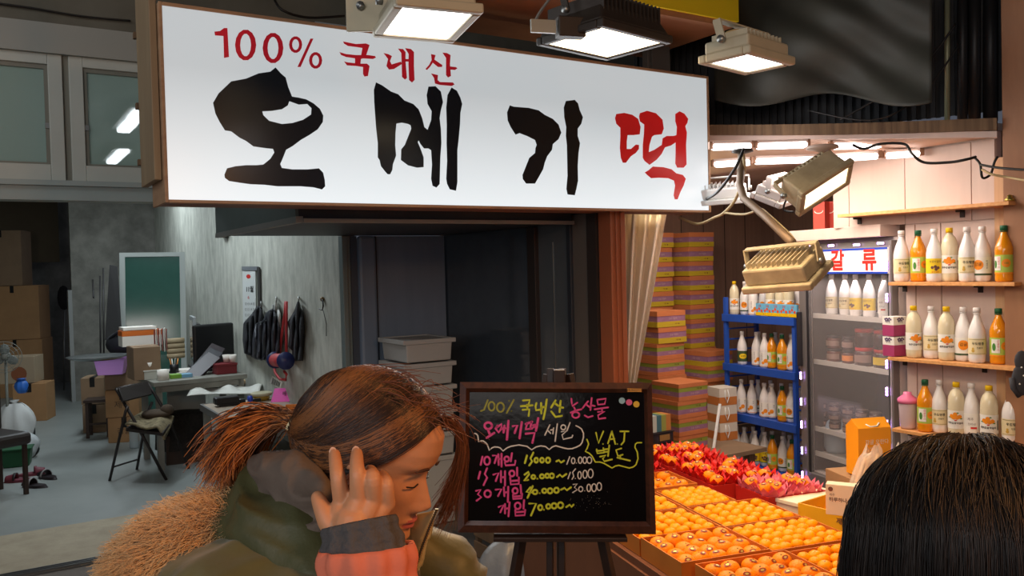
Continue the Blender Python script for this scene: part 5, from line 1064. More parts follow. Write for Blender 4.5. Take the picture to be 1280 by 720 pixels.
# wall clock
p = wallq(283, 271); c = thing('wall_clock', 'round black-rimmed clock high on the plaster wall', 'clock', p, A32-math.pi/2)
R_ = Matrix.Rotation(math.pi/2, 4, 'X')
m = M(); m.lathe([(0, 0), (.21, 0), (.215, .03), (.20, .055), (.185, .05), (.185, .03), (0, .03)], 36, T=R_); m.build('rim', black_plastic, c)
m = M(); m.lathe([(0, .031), (.184, .031), (.184, .034), (0, .034)], 36, T=R_); m.build('dial', lbW, c)
for a, l in ((.6, .12), (2.4, .16)): m = M(); m.bar((0, -.038, 0), (l*math.sin(a), -.038, l*math.cos(a)), .004, .008); m.build('hand', black_plastic, c)
# calendar
ca = thing('wall_calendar', 'long narrow white paper calendar hanging on the plaster wall', 'calendar', wallq(312, 380))
def WQ(name, quad, off, mt, par, th=.004):
    m = M(); m.slab([wallq(x, y, off) for x, y in quad], -FU, th); o = m.build(name, mt, par); o.matrix_parent_inverse = par.matrix_basis.inverted(); return o
WQ('sheet', [(303, 338), (319, 338), (320, 424), (304, 424)], .012, mat('paper_white', S(206, 210, 208), .6), ca)
WQ('header_bar', [(302, 333), (322, 333), (322, 338), (302, 338)], .018, mat('bar_grey', S(120, 124, 130), .4), ca, .012)
WQ('side_rod', [(321, 334), (324, 334), (325, 385), (322, 385)], .02, mat('rod_dark', S(60, 58, 56), .5), ca, .01)
fnw = lambda ox, oy, k: (lambda a, b: wallq(ox+a*k, oy-b*k*1.0, .014))
m = M(); typeset(m, '11월', 0, 0, 1, lambda a, b: wallq(312+a*5.2, 362-b*8.5, .0135), bold=.02); o = m.build('month_lettering', inkK, ca); o.matrix_parent_inverse = ca.matrix_basis.inverted()
m = M(); typeset(m, '●', 0, 0, 1, lambda a, b: wallq(310.5+a*7, 346-b*7, .0135)); typeset(m, '6', 0, 0, 1, lambda a, b: wallq(310.5+a*5, 372-b*6, .0135)); o = m.build('red_print', inkR, ca); o.matrix_parent_inverse = ca.matrix_basis.inverted()
m = M()
for r_ in range(6): typeset(m, '12 13 14 15', 0, 0, 1, lambda a, b, r_=r_: wallq(312+a*2.6, 380+r_*7-b*4.5, .0135))
o = m.build('date_rows', mat('ink_grey2', S(70, 70, 76), .7), ca); o.matrix_parent_inverse = ca.matrix_basis.inverted()
def hung(name, label, cat, contour, mt, off=.05, th=.05, extra=None):
    c = thing(name, label, cat, wallq(contour[0][0], contour[0][1]))
    xs = [q[0] for q in contour]; ys = [q[1] for q in contour]; x0, x1, y0, y1 = min(xs), max(xs), min(ys), max(ys)
    def inside(x, y):
        k = False; n = len(contour)
        for i in range(n):
            (ax, ay), (bx, by) = contour[i], contour[(i+1) % n]
            if (ay > y) != (by > y) and x < (bx-ax)*(y-ay)/(by-ay)+ax: k = not k
        return k
    nx, ny = 26, 34; m = M(); idx = {}; vs = []
    row = []
    for j in range(ny+1):
        y = y0+(y1-y0)*(j+.5)/(ny+1); cr = []
        n = len(contour)
        for i in range(n):
            (ax, ay), (bx, by) = contour[i], contour[(i+1) % n]
            if (ay > y) != (by > y): cr.append((bx-ax)*(y-ay)/(by-ay)+ax)
        cr.sort(); row.append((y, cr[0], cr[-1]))
    for y, a, b in row:
        for i in range(nx+1):
            u_ = i/nx; x = a+(b-a)*u_; o_ = off+.018*math.sin(x*1.1+y*.05)+.012*math.sin(x*.5-y*.12)-.035*(2*u_-1)**4
            vs.append(wallq(x, y, max(.012, o_)))
    m.add(vs, [(j*(nx+1)+i, j*(nx+1)+i+1, (j+1)*(nx+1)+i+1, (j+1)*(nx+1)+i) for j in range(ny) for i in range(nx)], 0, True)
    o = m.build('cloth', mt, c, solid=.006); o.matrix_parent_inverse = c.matrix_basis.inverted()
    m = M(); hx, hy = contour[0]; m.tube([wallq(hx, hy-5, .0), wallq(hx, hy-5, .05), wallq(hx+.5, hy-1, .055), wallq(hx, hy+3, .05)], .006, 6); o = m.build('hook', steel, c); o.matrix_parent_inverse = c.matrix_basis.inverted()
    return c
blk = mat('black_cloth', S(34, 35, 40), .8, var=.2, vs=6); blk2 = mat('black_shiny_cloth', S(48, 50, 58), .45, var=.15, vs=6)
hung('apron', 'black apron hanging left of the others under the calendar', 'apron', [(326, 382), (331, 400), (333, 425), (330, 446), (318, 445), (306, 442), (304, 425), (305, 404), (315, 393), (322, 383)], blk, .05)
hung('padded_vest', 'black shiny padded vest hanging second from left on the wall', 'vest', [(341, 386), (346, 396), (351, 415), (350, 440), (340, 447), (330, 451), (314, 447), (316, 425), (320, 405), (330, 400), (334, 390)], blk2, .09)
hung('white_cloth', 'white cloth strip hanging behind the black vest', 'cloth', [(345, 376), (350, 392), (352, 412), (350, 430), (346, 430), (346, 405), (343, 385)], mat('cloth_white', S(196, 198, 194), .8), .03)
hung('apron', 'black apron with grey print hanging rightmost on the wall', 'apron', [(373, 376), (378, 392), (381, 410), (380, 430), (379, 452), (366, 452), (366, 437), (361, 434), (363, 415), (360, 403), (368, 390)], blk, .05)
rb = thing('ribbon_spool', 'red ribbon hanging from a hook with its blue spool at the wall', 'ribbon', wallq(356, 450))
ribm = mat('ribbon_red', S(186, 62, 66), .5)
for pts in ([(357, 377), (356, 392), (352, 420), (350, 441)], [(358, 377), (358, 400), (358, 425), (358, 446)]):
    m = M(); P_ = [wallq(x, y, .05) for x, y in pts]; m.tube(P_, .012, 5); o = m.build('ribbon', ribm, rb); o.matrix_parent_inverse = rb.matrix_basis.inverted()
m = M(); m.tube([wallq(x, y, .07) for x, y in ((342, 456), (344, 466), (350, 474), (357, 475), (358, 468), (355, 464))], .012, 5); o = m.build('ribbon_tail', ribm, rb); o.matrix_parent_inverse = rb.matrix_basis.inverted()
a = wallq(344, 450, .1); b = wallq(357, 451, .14)
m = M(); m.tube([a, b], .055, 16); o = m.build('ribbon_roll', ribm, rb); o.matrix_parent_inverse = rb.matrix_basis.inverted()
d_ = (b-a).normalized()
for q in (a, b): m = M(); m.tube([q-d_*.004, q+d_*.008], .07, 18); o = m.build('spool_flange', mat('spool_navy', S(42, 50, 96), .4), rb); o.matrix_parent_inverse = rb.matrix_basis.inverted()
bt = thing('barcode_card', 'small striped barcode card stuck on the wall below the spool', 'card', wallq(345, 478)); WQ('card_panel', [(340, 470), (353, 478), (350, 487), (337, 478)], .006, lbW, bt)
for k in range(6): x = 341+k*1.7; WQ('stripe', [(x, 472.5+k*1.05), (x+.7, 472.9+k*1.05), (x-1, 480+k*.8), (x-1.7, 479.6+k*.8)], .009, inkK, bt, .002)
hk = thing('wall_hook', 'brass wall hook with a cord near the end of the plaster wall', 'hook', wallq(403, 375)); m = M(); m.sph(wallq(403, 374, .012), .018, 10); o = m.build('hook_plate', mat('brass_dull', S(110, 90, 60), .4, .6), hk); o.matrix_parent_inverse = hk.matrix_basis.inverted()
m = M(); m.tube([wallq(403, 374, .02), wallq(404, 382, .02), wallq(403, 388, .04), wallq(399, 386, .05)], .006, 6); o = m.build('hook_body', mat('hook_iron', S(50, 50, 50), .4, .6), hk); o.matrix_parent_inverse = hk.matrix_basis.inverted()
m = M(); m.tube([wallq(404, 388, .02), wallq(408, 405, .01), wallq(408, 420, .01)], .003, 5); o = m.build('cord', cable_mat, hk); o.matrix_parent_inverse = hk.matrix_basis.inverted()
# leaning glazed door
g0 = PZ(156, 440, .9); 
a0 = PD(149, 316, 9.75); a1 = PD(231, 315, 10.0); dn = Vector((.05, -.22, -a0.z)); b0 = a0+dn; b1 = a1+dn; b0.z = 0; b1.z = 0
n_ = (a1-a0).cross(b0-a0).normalized(); n_ = n_ if n_.y < 0 else -n_
ld = thing('leaning_door', 'white-framed green glass door leaf leaning against the back wall', 'door', (b0+b1)/2)
e1 = (a1-a0).normalized(); e2 = (b0-a0).normalized(); W2 = (a1-a0).length; H2 = (b0-a0).length
def LD(name, x0, x1, y0, y1, mt, off=0, th=.035): m = M(); m.slab([a0+e1*x+e2*y+n_*off for x, y in ((x0, y0), (x1, y0), (x1, y1), (x0, y1))], n_, th); o = m.build(name, mt, ld); o.matrix_parent_inverse = ld.matrix_basis.inverted()
fwm = mat('door_frame_white', S(176, 182, 178), .5); LD('stile', 0, .06, 0, H2, fwm); LD('stile', W2-.06, W2, 0, H2, fwm); LD('rail', .06, W2-.06, 0, .05, fwm); LD('rail', .06, W2-.06, H2-.12, H2, fwm)
LD('green_glass', .06, W2-.06, .05, H2-.12, mat('green_glass', S(52, 92, 82), .12, spec=.8, var=.05), -.012, .008)
m = M(); q0 = PD(134, 345, 9.6); m.add([PD(137, 331, 9.7), PD(147, 333, 9.7), PD(153, 425, 9.3), PD(131, 425, 9.3), PD(137, 331, 9.75), PD(147, 333, 9.75), PD(153, 425, 9.35), PD(131, 425, 9.35)], [(0, 1, 2, 3), (7, 6, 5, 4), (0, 4, 5, 1), (1, 5, 6, 2), (2, 6, 7, 3), (3, 7, 4, 0)])
tag(m.build('garment_bag', mat('bag_black_cloth', S(36, 34, 34), .8)), 'tall black garment bag beside the leaning green door', 'bag')
for k, (x, yt, yb_) in enumerate(((125, 345, 478), (129, 335, 470), (116, 350, 372))):
    m = M(); m.tube([PD(x, yt, 10.6), PD(x+1, yb_, 10.3)], .012, 6); o = m.build('tool_pole', mat('pole_dark', S(44, 42, 42), .5)); tag(o, 'thin dark pole against the concrete wall, %s of three' % ('second from left', 'rightmost', 'short leftmost')[k], 'pole', 'poles at the back wall')
# rear desk
dz = .78; dp = PZ(192, 478.5, dz); dq = PZ(309, 467.5, dz); ux = (dq-dp).normalized(); uy = Vector((-ux.y, ux.x, 0)); drz = math.atan2(ux.y, ux.x); DW = (dq-dp).length
dk = thing('rear_desk', 'grey worn desk crowded with papers and a monitor at the back right', 'desk', (dp.x, dp.y, 0), drz)
dkm = mat('desk_grey', S(120, 120, 112), .6, c2=S(142, 140, 130), vs=4)
m = M(); m.box((DW/2, .35, dz-.02), (DW, .7, .04)); m.build('desk_top', dkm, dk, bevel=.004)
for x in (.05, DW-.05):
    for y in (.05, .62): m = M(); m.box((x, y, (dz-.04)/2), (.05, .05, dz-.04)); m.build('leg', dkm, dk)
m = M(); m.box((DW*.48, .5, .42), (DW*.42, .03, .5)); m.build('modesty_panel', mat('panel_white_dull', S(150, 154, 150), .5), dk)
m = M(); m.box((DW/2, .04, dz-.07), (DW-.1, .03, .05)); m.build('apron_rail', dkm, dk)
def ondesk(px, py): return PZ(px, py, dz+.001)
def small(name, label, cat, px, py, fn, z=None, rz=None, group=None):
    p = ondesk(px, py) if z is None else PZ(px, py, z); t = thing(name, label, cat, p, drz if rz is None else rz, group); dep = (p-CAM).dot(_fw); fn(t, dep/FPX); return t
def B1(t, name, c, s_, mt, bevel=.002): m = M(); m.box(c, s_); return m.build(name, mt, t, bevel=bevel)
def cup(t, k): m = M(); m.lathe([(0, 0), (3.5*k, 0), (5*k, 9*k), (4.6*k, 9*k), (3.2*k, .6*k), (0, .6*k)], 16); m.build('cup_body', lbW, t)
small('plastic_tub', 'white plastic tub with a paper cup on it at the left of the rear desk', 'tub', 191, 474, lambda t, k: (B1(t, 'tub_body', (0, .05, 5*k), (20*k, .12, 10*k), mat('tub_white', S(190, 190, 180), .5)), B1(t, 'tub_lid', (0, .05, 10.8*k), (22*k, .13, 1.6*k), mat('tub_lid', S(200, 200, 192), .5))))
small('paper_cup', 'white paper cup standing on the plastic tub', 'cup', 187, 474, cup).location.z += .088
small('paper_roll', 'white kitchen paper roll on the rear desk', 'roll', 204, 475, lambda t, k: [m := M(), m.lathe([(1.8*k, 0), (7*k, 0), (7*k, 13*k), (1.8*k, 13*k)], 18), m.build('roll_body', lbW, t)])
def pencup(t, k):
    m = M(); m.lathe([(0, 0), (5.5*k, 0), (5.5*k, 11*k), (5*k, 11*k), (5*k, 1*k), (0, 1*k)], 14); m.build('cup_body', black_plastic, t)
    for i in range(6): m = M(); a = i; m.tube([(2*k*math.cos(a), 2*k*math.sin(a), 1.2*k), (5*k*math.cos(a), 4*k*math.sin(a), 18*k)], .7*k, 5); m.build('pen', (mat('pen_orange', S(220, 140, 60), .5), lbW, black_plastic)[i % 3], t)
small('pen_cup', 'black pen cup full of pens with orange ends on the rear desk', 'cup', 218, 466, pencup)
small('wrapper_pack', 'green and blue packet lying at the desk front edge', 'packet', 225, 472, lambda t, k: (B1(t, 'green_half', (-6*k, 0, 2.5*k), (13*k, .1, 5*k), mat('pack_green', S(120, 170, 60), .4)), B1(t, 'blue_half', (7*k, 0, 2.2*k), (13*k, .1, 4.4*k), mat('pack_skyblue', S(120, 170, 200), .4))))
small('paper_pile', 'loose white papers under the monitor', 'papers', 231, 464, lambda t, k: [B1(t, 'sheet', (i*.01, i*.012, .002+.0035*i), (.21, .29, .002), lbW, 0).__setattr__('rotation_euler', (0, 0, i*.35)) for i in range(5)])
def monitor(t, k):
    B1(t, 'bezel', (0, 0, .27), (.44, .03, .50), mat('monitor_grey', S(150, 156, 158), .35), .006)
    B1(t, 'screen', (0, -.0165, .28), (.37, .002, .41), mat('screen_dim', S(90, 84, 84), .15, c2=S(60, 58, 64), vs=3))
    B1(t, 'back_shell', (0, .035, .27), (.36, .05, .36), black_plastic, .012); B1(t, 'stand', (0, .05, .02), (.24, .2, .03), black_plastic, .01)
small('monitor', 'grey-framed monitor turned sideways on the rear desk', 'monitor', 243, 460, monitor, rz=drz-RAD(100))
def bigm(t, k):
    B1(t, 'back_shell', (0, 0, .25), (.42, .05, .40), black_plastic, .02); B1(t, 'neck', (0, .0, .04), (.08, .05, .08), black_plastic); B1(t, 'stand', (0, 0, .012), (.24, .2, .02), black_plastic, .01)
small('monitor', 'black monitor seen from behind against the plaster wall', 'monitor', 268, 462, bigm, rz=drz+RAD(12))
def kb(t, k):
    for i in range(3):
        m = M(); m.box((0, 0, 0), (.40, .14, .02)); o = m.build('keyboard_body', mat('keyboard_dark%d' % (i % 2), (S(52, 42, 46), S(40, 40, 46))[i % 2], .4), t, bevel=.004); o.location = (i*.05-.03, -.03+i*.05, .055+.035*i); o.rotation_euler = (RAD(30), -RAD(34), RAD(20+i*8))
small('keyboard_stack', 'dark keyboards heaped at a slant on the rear desk', 'keyboard', 253, 468, kb)
small('red_box', 'dark red box at the right end of the rear desk', 'box', 284, 467.5, lambda t, k: (B1(t, 'box_body', (0, .08, 5.5*k), (25*k, .16, 11*k), mat('box_red', S(126, 44, 50), .5), .004), B1(t, 'box_lid', (0, .08, 11.8*k), (26*k, .17, 2.5*k), mat('box_red', (0, 0, 0)), .002)))
for i in range(2): small('paper_cup', 'white cup on the dark red box, %s one' % ('left', 'right')[i], 'cup', 280+i*8, 467.5, cup, group='cups on the red box').location += Vector((0, .08, .105))
# clutter of cartons left of the desk
h0 = 0
t, h1 = cbox('cardboard_box', 'tan carton with printing, lowest of the stack left of the desk', 134, 178, 553, 522, txt='감귤')
t, h2 = cbox('cardboard_box', 'tan carton with printing, middle of the stack left of the desk', 132, 177, 553, 519, txt='제주'); t.location.z = h1+.006
t, h3 = cbox('cardboard_box', 'plain tan carton on top of the stack left of the desk', 132, 177, 553, 516, mt=cardboard2); t.location.z = h1+h2+.012
H3 = h1+h2+h3+.02
t, g1 = cbox('cardboard_box', 'brown carton at floor level left of the tan stack', 103, 134, 541, 506, mt=cardboard2)
t, g2 = cbox('cardboard_box', 'brown carton on top of the left stack by the doorway', 102, 133, 541, 508, mt=cardboard2); t.location.z = g1+.006
p = PZ(125, 545, 0); c = thing('stool', 'small dark wooden stool in front of the brown cartons', 'stool', p, .3)
for a, b in ((-.1, -.1), (.1, -.1), (-.1, .1), (.1, .1)): B1(c, 'leg', (a, b, .19), (.03, .03, .38), dkw)
B1(c, 'seat', (0, 0, .395), (.26, .26, .03), dkw); B1(c, 'rung', (0, -.1, .15), (.2, .02, .02), dkw)
p = PZ(150, 553, 0); zc_ = H3
c = thing('purple_tub', 'lilac plastic tub hanging over the stacked cartons', 'tub', (p.x, p.y-.12, H3-.14), A32*.4)
lil = mat('lilac_plastic', S(206, 150, 222), .4)
m = M(); w0, w1, d0, d1, hh = .115, .15, .08, .10, .19
def ring(w, d, z): return [(-w, -d, z), (w, -d, z), (w, d, z), (-w, d, z)]
vs = ring(w0, d0, 0)+ring(w1, d1, hh)+ring(w1-.008, d1-.008, hh)+ring(w0-.006, d0-.006, .01)
m.add(vs, [(0, 3, 2, 1)]+[(i, (i+1) % 4, 4+(i+1) % 4, 4+i) for i in range(4)]+[(4+i, 4+(i+1) % 4, 8+(i+1) % 4, 8+i) for i in range(4)]+[(8+i, 8+(i+1) % 4, 12+(i+1) % 4, 12+i) for i in range(4)]+[(12, 13, 14, 15)]); m.build('tub_body', lil, c, bevel=.006)
B1(c, 'tub_rim', (0, -.102, hh-.01), (.32, .012, .022), lil); B1(c, 'tub_rim', (0, .102, hh-.01), (.32, .012, .022), lil)
m = M(); m.lathe([(0, 0), (.20, .0), (.27, .028), (.275, .034), (.20, .012), (0, .01)], 36); p = PZ(138, 447, H3+.06); o = m.build('metal_tray', mat('steel_tray', S(150, 154, 154), .25, .9), loc=(p.x, p.y-.25, H3+.07)); tag(o, 'wide round steel tray lying over the lilac tub and cartons', 'tray')
p = PD(157, 442, 8.9); c = thing('black_bag', 'slumped black bag on top of the cartons', 'bag', (p.x, p.y, H3+.02)); m = M(); m.sph((0, 0, .12), (.2, .14, .14), 20); m.build('bag_body', blk, c)
m = M(); m.tube([(-.12, -.08, .18), (-.02, -.12, .25), (.1, -.12, .2), (.2, -.16, .06)], .018, 8); m.build('strap', blk, c)
t, _ = cbox('open_carton', 'open brown carton on the desk side full of papers', 174, 212, 478, 436, z=dz+.001, dd=.3, rz=drz, mt=cardboard2, tape=False); t.location += uy*.25
p = PZ(190, 470, dz)+uy*.45; c = thing('file_box', 'white and orange file box behind the open carton', 'box', (p.x, p.y, dz+.26), drz); B1(c, 'white_half', (0, 0, .05), (.36, .2, .1), lbW); B1(c, 'orange_band', (0, 0, .125), (.362, .202, .05), mat('file_orange', S(214, 112, 44), .5)); B1(c, 'file_lid', (-.02, 0, .17), (.3, .2, .03), lbW)
for i in range(7):
    c = thing('brochure', 'thin %s brochure standing in the open carton, %s from left' % (('dark red', 'white')[i % 2], OC2[i]), 'brochure', PZ(205+i*2.6, 470, dz)+uy*.33+Vector((0, 0, .22)), drz+RAD(75), 'brochures in the open carton'); B1(c, 'cover', (0, 0, .1), (.15, .006, .2+.01*(i % 3)), (mat('brochure_red', S(150, 70, 60), .5), lbW)[i % 2], 0)
c = thing('rolled_paper', 'light paper roll bundle beside the monitor', 'roll', PZ(226, 452, dz)+uy*.2+Vector((0, 0, .02)), drz); [(m := M(), m.tube([(-.09, 0, .03+i*.055), (.09, 0, .03+i*.055)], .03, 12), m.build('roll', mat('paper_tan', S(176, 156, 124), .6), c)) for i in range(4)]
# folding chair
def V3(p): return tuple(p)
fc = thing('folding_chair', 'black folding chair with dark mottled cushion in front of the rear desk', 'chair', PZ(172, 600, 0)); chm = mat('chair_black', S(52, 46, 44), .4, .4)
iv = fc.matrix_basis.inverted()
def ct_(name, pts, r, mt=chm, n=8): m = M(); m.tube(pts, r, n); o = m.build(name, mt, fc); o.matrix_parent_inverse = Matrix.Translation(-fc.location); return o
A_ = PZ(137, 601, 0); B_ = PZ(208, 600, 0); C_0 = PZ(171, 587, 0); D_0 = PZ(236, 586, 0)
bk1 = PD(145, 486, 7.0); bk2 = PD(184, 478, 7.3)
ct_('leg', [A_, PD(157, 514, 6.95), PD(160, 508, 6.97)], .012); ct_('leg', [C_0, PD(183, 520, 7.2), PD(190, 503, 7.3)], .012)
ct_('leg', [B_, PD(173, 535, 6.95), bk1], .013); ct_('leg', [D_0, PD(210, 520, 7.4), bk2], .013)
ct_('rung', [A_*.8+PD(157, 514, 6.95)*.2, C_0*.8+PD(183, 520, 7.2)*.2], .008); ct_('rung', [PD(158, 535, 6.95), PD(192, 526, 7.2)], .008); ct_('rung', [bk1, bk2], .012)
m = M(); q = [PD(146, 487, 6.98), PD(184, 479, 7.28), PD(189, 494, 7.24), PD(153, 503, 6.94)]; m.slab(q, (q[1]-q[0]).cross(q[3]-q[0]), .02); o = m.build('backrest', chm, fc, bevel=.006); o.matrix_parent_inverse = Matrix.Translation(-fc.location)
q = [PD(157, 535, 6.93), PD(204, 541, 6.85), PD(218, 523, 7.25), PD(178, 519, 7.35)]
m = M(); m.slab(q, Vector((0, 0, 1)), .03); o = m.build('seat', chm, fc, bevel=.006); o.matrix_parent_inverse = Matrix.Translation(-fc.location)
m = M(); m.grid(lambda a, b: (q[0]*(1-a)+q[1]*a)*(1-b)+(q[3]*(1-a)+q[2]*a)*b+Vector((0, 0, .02+.012*math.sin(a*9+b*3)-.09*max(0, a-.86)*7*(1-b))), 24, 16); o = m.build('seat_cloth', mat('mottled_cloth', S(74, 66, 50), .9, c2=S(150, 136, 104), vs=28), fc, solid=.015); o.matrix_parent_inverse = Matrix.Translation(-fc.location)
p = PD(196, 520, 7.2); c = thing('rag_heap', 'dark crumpled rags on the folding chair', 'rags', p); m = M(); m.sph((0, 0, .02), (.13, .09, .04), 16); m.sph((.09, 0, .05), (.06, .05, .05), 12); m.build('rag', mat('rag_brown', S(72, 60, 48), .9, var=.3, vs=9), c)
p = PZ(232, 575, 0); c = thing('fleece_throw', 'dark brown fleecy throw over a low box beside the folding chair', 'throw', p, .5)
m = M()
def fl(u_, v_): a = u_*2*math.pi; r_ = .22*(1-.1*v_)+.02*math.sin(a*5); zz = .48*(v_ if v_ < .8 else .8+.2*(v_-.8)); s_ = 1 if v_ < .8 else max(.01, 1-(v_-.8)*5); return (r_*s_*math.cos(a)*1.1, r_*s_*math.sin(a)*.8, .12+zz*.85)
m.grid(fl, 30, 16); m.build('throw_body', mat('fleece_brown', S(40, 34, 30), .95, var=.4, vs=40, bump=.8, bs=60), c); B1(c, 'box_under', (0, 0, .13), (.36, .3, .26), dkw)
p = PZ(168, 560, 0); c = thing('water_bottle_pack', 'clear plastic bottles standing behind the folding chair', 'bottle', (p.x, p.y, 0)); [(m := M(), m.lathe([(0, 0), (.04, 0), (.045, .02), (.045, .2), (.015, .27), (.015, .3), (0, .3)], 12, T=Matrix.Translation((i*.1, 0, 0))), m.build('bottle_body', mat('pet_clear', S(190, 205, 210), .15, alpha=.5), c)) for i in range(2)]
# front work table
wz = .64; fw1 = thing('work_table', 'long grey work table along the plaster wall in front', 'table', fac(1.35, .9, 0), A32)
wt(F('table_top', [(1.06, 1.67, .10, 1.62, wz-.03, wz)], mat('worktop_board', S(150, 134, 116), .6, c2=S(168, 152, 134), vs=3), fw1, bevel=.003)); wt(F('edge_strip', [(1.04, 1.06, .09, 1.63, wz-.05, wz+.003), (1.06, 1.67, 1.62, 1.64, wz-.05, wz+.003), (1.06, 1.67, .085, .10, wz-.05, wz+.003)], mat('edge_grey', S(92, 92, 90), .5), fw1))
for a, b in ((1.06, 1.56), (1.6, 1.56), (1.06, .12), (1.6, .12)): wt(F('leg', [(a, a+.05, b, b+.05, 0, wz-.03)], dkm, fw1))
wt(F('lower_shelf', [(1.08, 1.64, .14, 1.6, .30, .32)], dkm, fw1)); 
def onw(px, py): return PZ(px, py, wz+.001)
def small2(name, label, cat, px, py, fn, rz=A32, group=None): p = onw(px, py); t = thing(name, label, cat, p, rz, group); fn(t, (p-CAM).dot(_fw)/FPX); return t
def cloth_(t, k):
    m = M(); m.grid(lambda a, b: ((a-.5)*.62, (b-.5)*.42+.05*math.sin(a*5), .012+.035*abs(math.sin(a*6+b*4))*(1-abs(2*b-1)**3)+.02*math.sin(a*15)*b*(1-b)*4), 30, 20); m.build('paper_sheet', mat('paper_sack_white', S(206, 206, 198), .6), t, solid=.004)
small2('paper_sheet_pile', 'crumpled white paper sheets spread on the far end of the work table', 'papers', 285, 490, cloth_, rz=RAD(8))
small2('brown_paper', 'folded brown paper behind the white sheets', 'papers', 290, 480, lambda t, k: B1(t, 'sheet', (0, 0, .02), (.36, .12, .04), mat('paper_kraft', S(176, 150, 116), .7), .01), rz=RAD(10))
small2('card_reader', 'black card machine lying on the work table', 'machine', 283, 507, lambda t, k: (B1(t, 'machine_body', (0, 0, .045), (.19, .10, .06), black_plastic, .012), B1(t, 'machine_foot', (.02, 0, .012), (.17, .09, .02), black_plastic, .004), B1(t, 'side_roll', (.13, .02, .02), (.05, .06, .04), black_plastic, .01)), rz=RAD(32))
small2('tape_dispenser', 'blue and black tape gun on the work table', 'tape', 315, 504, lambda t, k: [(m := M(), m.tube([(-.03, 0, .032), (.0, .0, .032)], .032, 16), m.build('tape_roll', mat('tape_blue', S(40, 60, 160), .4), t)), B1(t, 'handle', (.04, 0, .02), (.07, .03, .03), black_plastic, .008)])
small2('paste_tub', 'low round pale tub with yellow base on the work table', 'tub', 327, 500, lambda t, k: [(m := M(), m.lathe([(0, .04), (.085, .04), (.09, .062), (.08, .066), (0, .05)], 24), m.build('tub_body', mat('tub_pale', S(186, 180, 150), .5), t)), (m := M(), m.lathe([(0, 0), (.06, 0), (.07, .04), (0, .04)], 20), m.build('tub_base', mat('tub_ochre', S(170, 140, 50), .5), t))])
small2('scissors', 'dark scissors lying on the bare work table top', 'scissors', 303, 514, lambda t, k: [(m := M(), m.bar((-.08, 0, .006), (.07, .01, .006), .012, .004), m.build('blade', steel, t)), (m := M(), m.tube([(-.09+.025*math.cos(a), .0+.014*math.sin(a), .006) for a in lsp(0, 6.0, 12)], .005, 5, closed=True), m.build('grip', black_plastic, t))], rz=RAD(20))
def pink_(t, k):
    m = M(); m.slab([(-.14, 0, 0), (.14, 0, 0), (.10, .10, .10), (-.13, .10, .10)], (0, -.7, .7), .004); m.build('card_panel', mat('card_magenta', S(214, 70, 160), .6), t)
    m = M(); typeset(m, '배송', -.02, .055, .04, lambda a, b: (a, b, b+.004)); m.build('handwriting', inkK, t)
small2('pink_card', 'bright pink card with black handwriting leaning on the work table', 'card', 360, 502, pink_, rz=RAD(3))
ot = small2('orange_crate', 'shallow orange plastic crate holding clear bags behind her hair', 'crate', 385, 527, lambda t, k: None, rz=RAD(8))
om = mat('orange_crate_plastic', S(214, 130, 50), .5)
B1(ot, 'crate_base', (0, .1, .006), (.36, .26, .01), om); B1(ot, 'crate_wall', (0, -.03, .04), (.36, .006, .075), om); B1(ot, 'crate_wall', (0, .23, .05), (.36, .006, .09), om); B1(ot, 'crate_wall', (-.18, .1, .045), (.006, .26, .085), om); B1(ot, 'crate_wall', (.18, .1, .045), (.006, .26, .085), om)
c = thing('plastic_bags', 'crumpled clear plastic bags inside the orange crate', 'bag', onw(392, 522)+Vector((0, .06, .012)), 0); m = M(); m.grid(lambda a, b: ((a-.5)*.26, (b-.5)*.16, .035+.02*math.sin(a*14+b*6)*math.sin(b*9)), 24, 14); m.build('bag_film', mat('plastic_film', S(190, 196, 190), .25, spec=.7), c, solid=.003)
# white box on a crate nearer the glass track
p = PZ(290, 645, .33); c = thing('white_carton', 'flat white carton on a low crate behind the fur hood', 'carton', (p.x, p.y, .356), .5); B1(c, 'carton_body', (0, 0, .03), (.22, .30, .05), lbW, .004); B1(c, 'carton_lid', (0, 0, .06), (.2, .28, .012), mat('carton_lid_white', S(206, 206, 200), .5), .003)
c2_ = thing('low_crate', 'low dark crate under the flat white carton', 'crate', (p.x, p.y, 0), .5); B1(c2_, 'crate_body', (0, 0, .178), (.3, .36, .352), mat('crate_brown', S(92, 78, 64), .7), .006); B1(c2_, 'crate_slat', (0, -.185, .25), (.3, .008, .05), dkw); B1(c2_, 'crate_slat', (0, -.185, .1), (.3, .008, .05), dkw)
# left edge clutter
t, hb = cbox('cardboard_box', 'large brown carton at the back left beside the fan', -15, 57, 497, 425, dd=.5, mt=cardboard)
t, hc_ = cbox('cardboard_box', 'second large brown carton on top of the back left one', -15, 55, 497, 430, dd=.5, mt=cardboard); t.location.z = hb+.006
t, _ = cbox('cardboard_box', 'dark brown carton topmost of the back left pile', -20, 35, 497, 428, dd=.45, mt=cardboard2); t.location.z = hb+hc_+.012
t, hd_ = cbox('cardboard_box', 'tan carton on the floor by the back left pile', 16, 60, 527, 480, dd=.35, mt=cardboard)
t, _ = cbox('fruit_carton', 'pale carton printed with a round brown fruit at the left', -8, 47, 527, 494, dd=.35, mt=mat('carton_pale', S(160, 142, 118), .7), tape=False); t.location.z = hd_+.006
k_ = (t.location-CAM).dot(_fw)/FPX; m = M(); poly(m, [ell(6*k_, 12*k_, 9*k_, 9*k_, 16)[:-1]], lambda a, b: (a, -.003, b)); m.build('fruit_print', mat('fruit_brown', S(130, 76, 46), .6), t)
fp_ = PD(6, 446, 8.4); fn_ = thing('electric_fan', 'grey electric fan at the left edge in front of the cartons', 'fan', fp_, RAD(25)); fg = mat('fan_grey', S(118, 120, 112), .5)
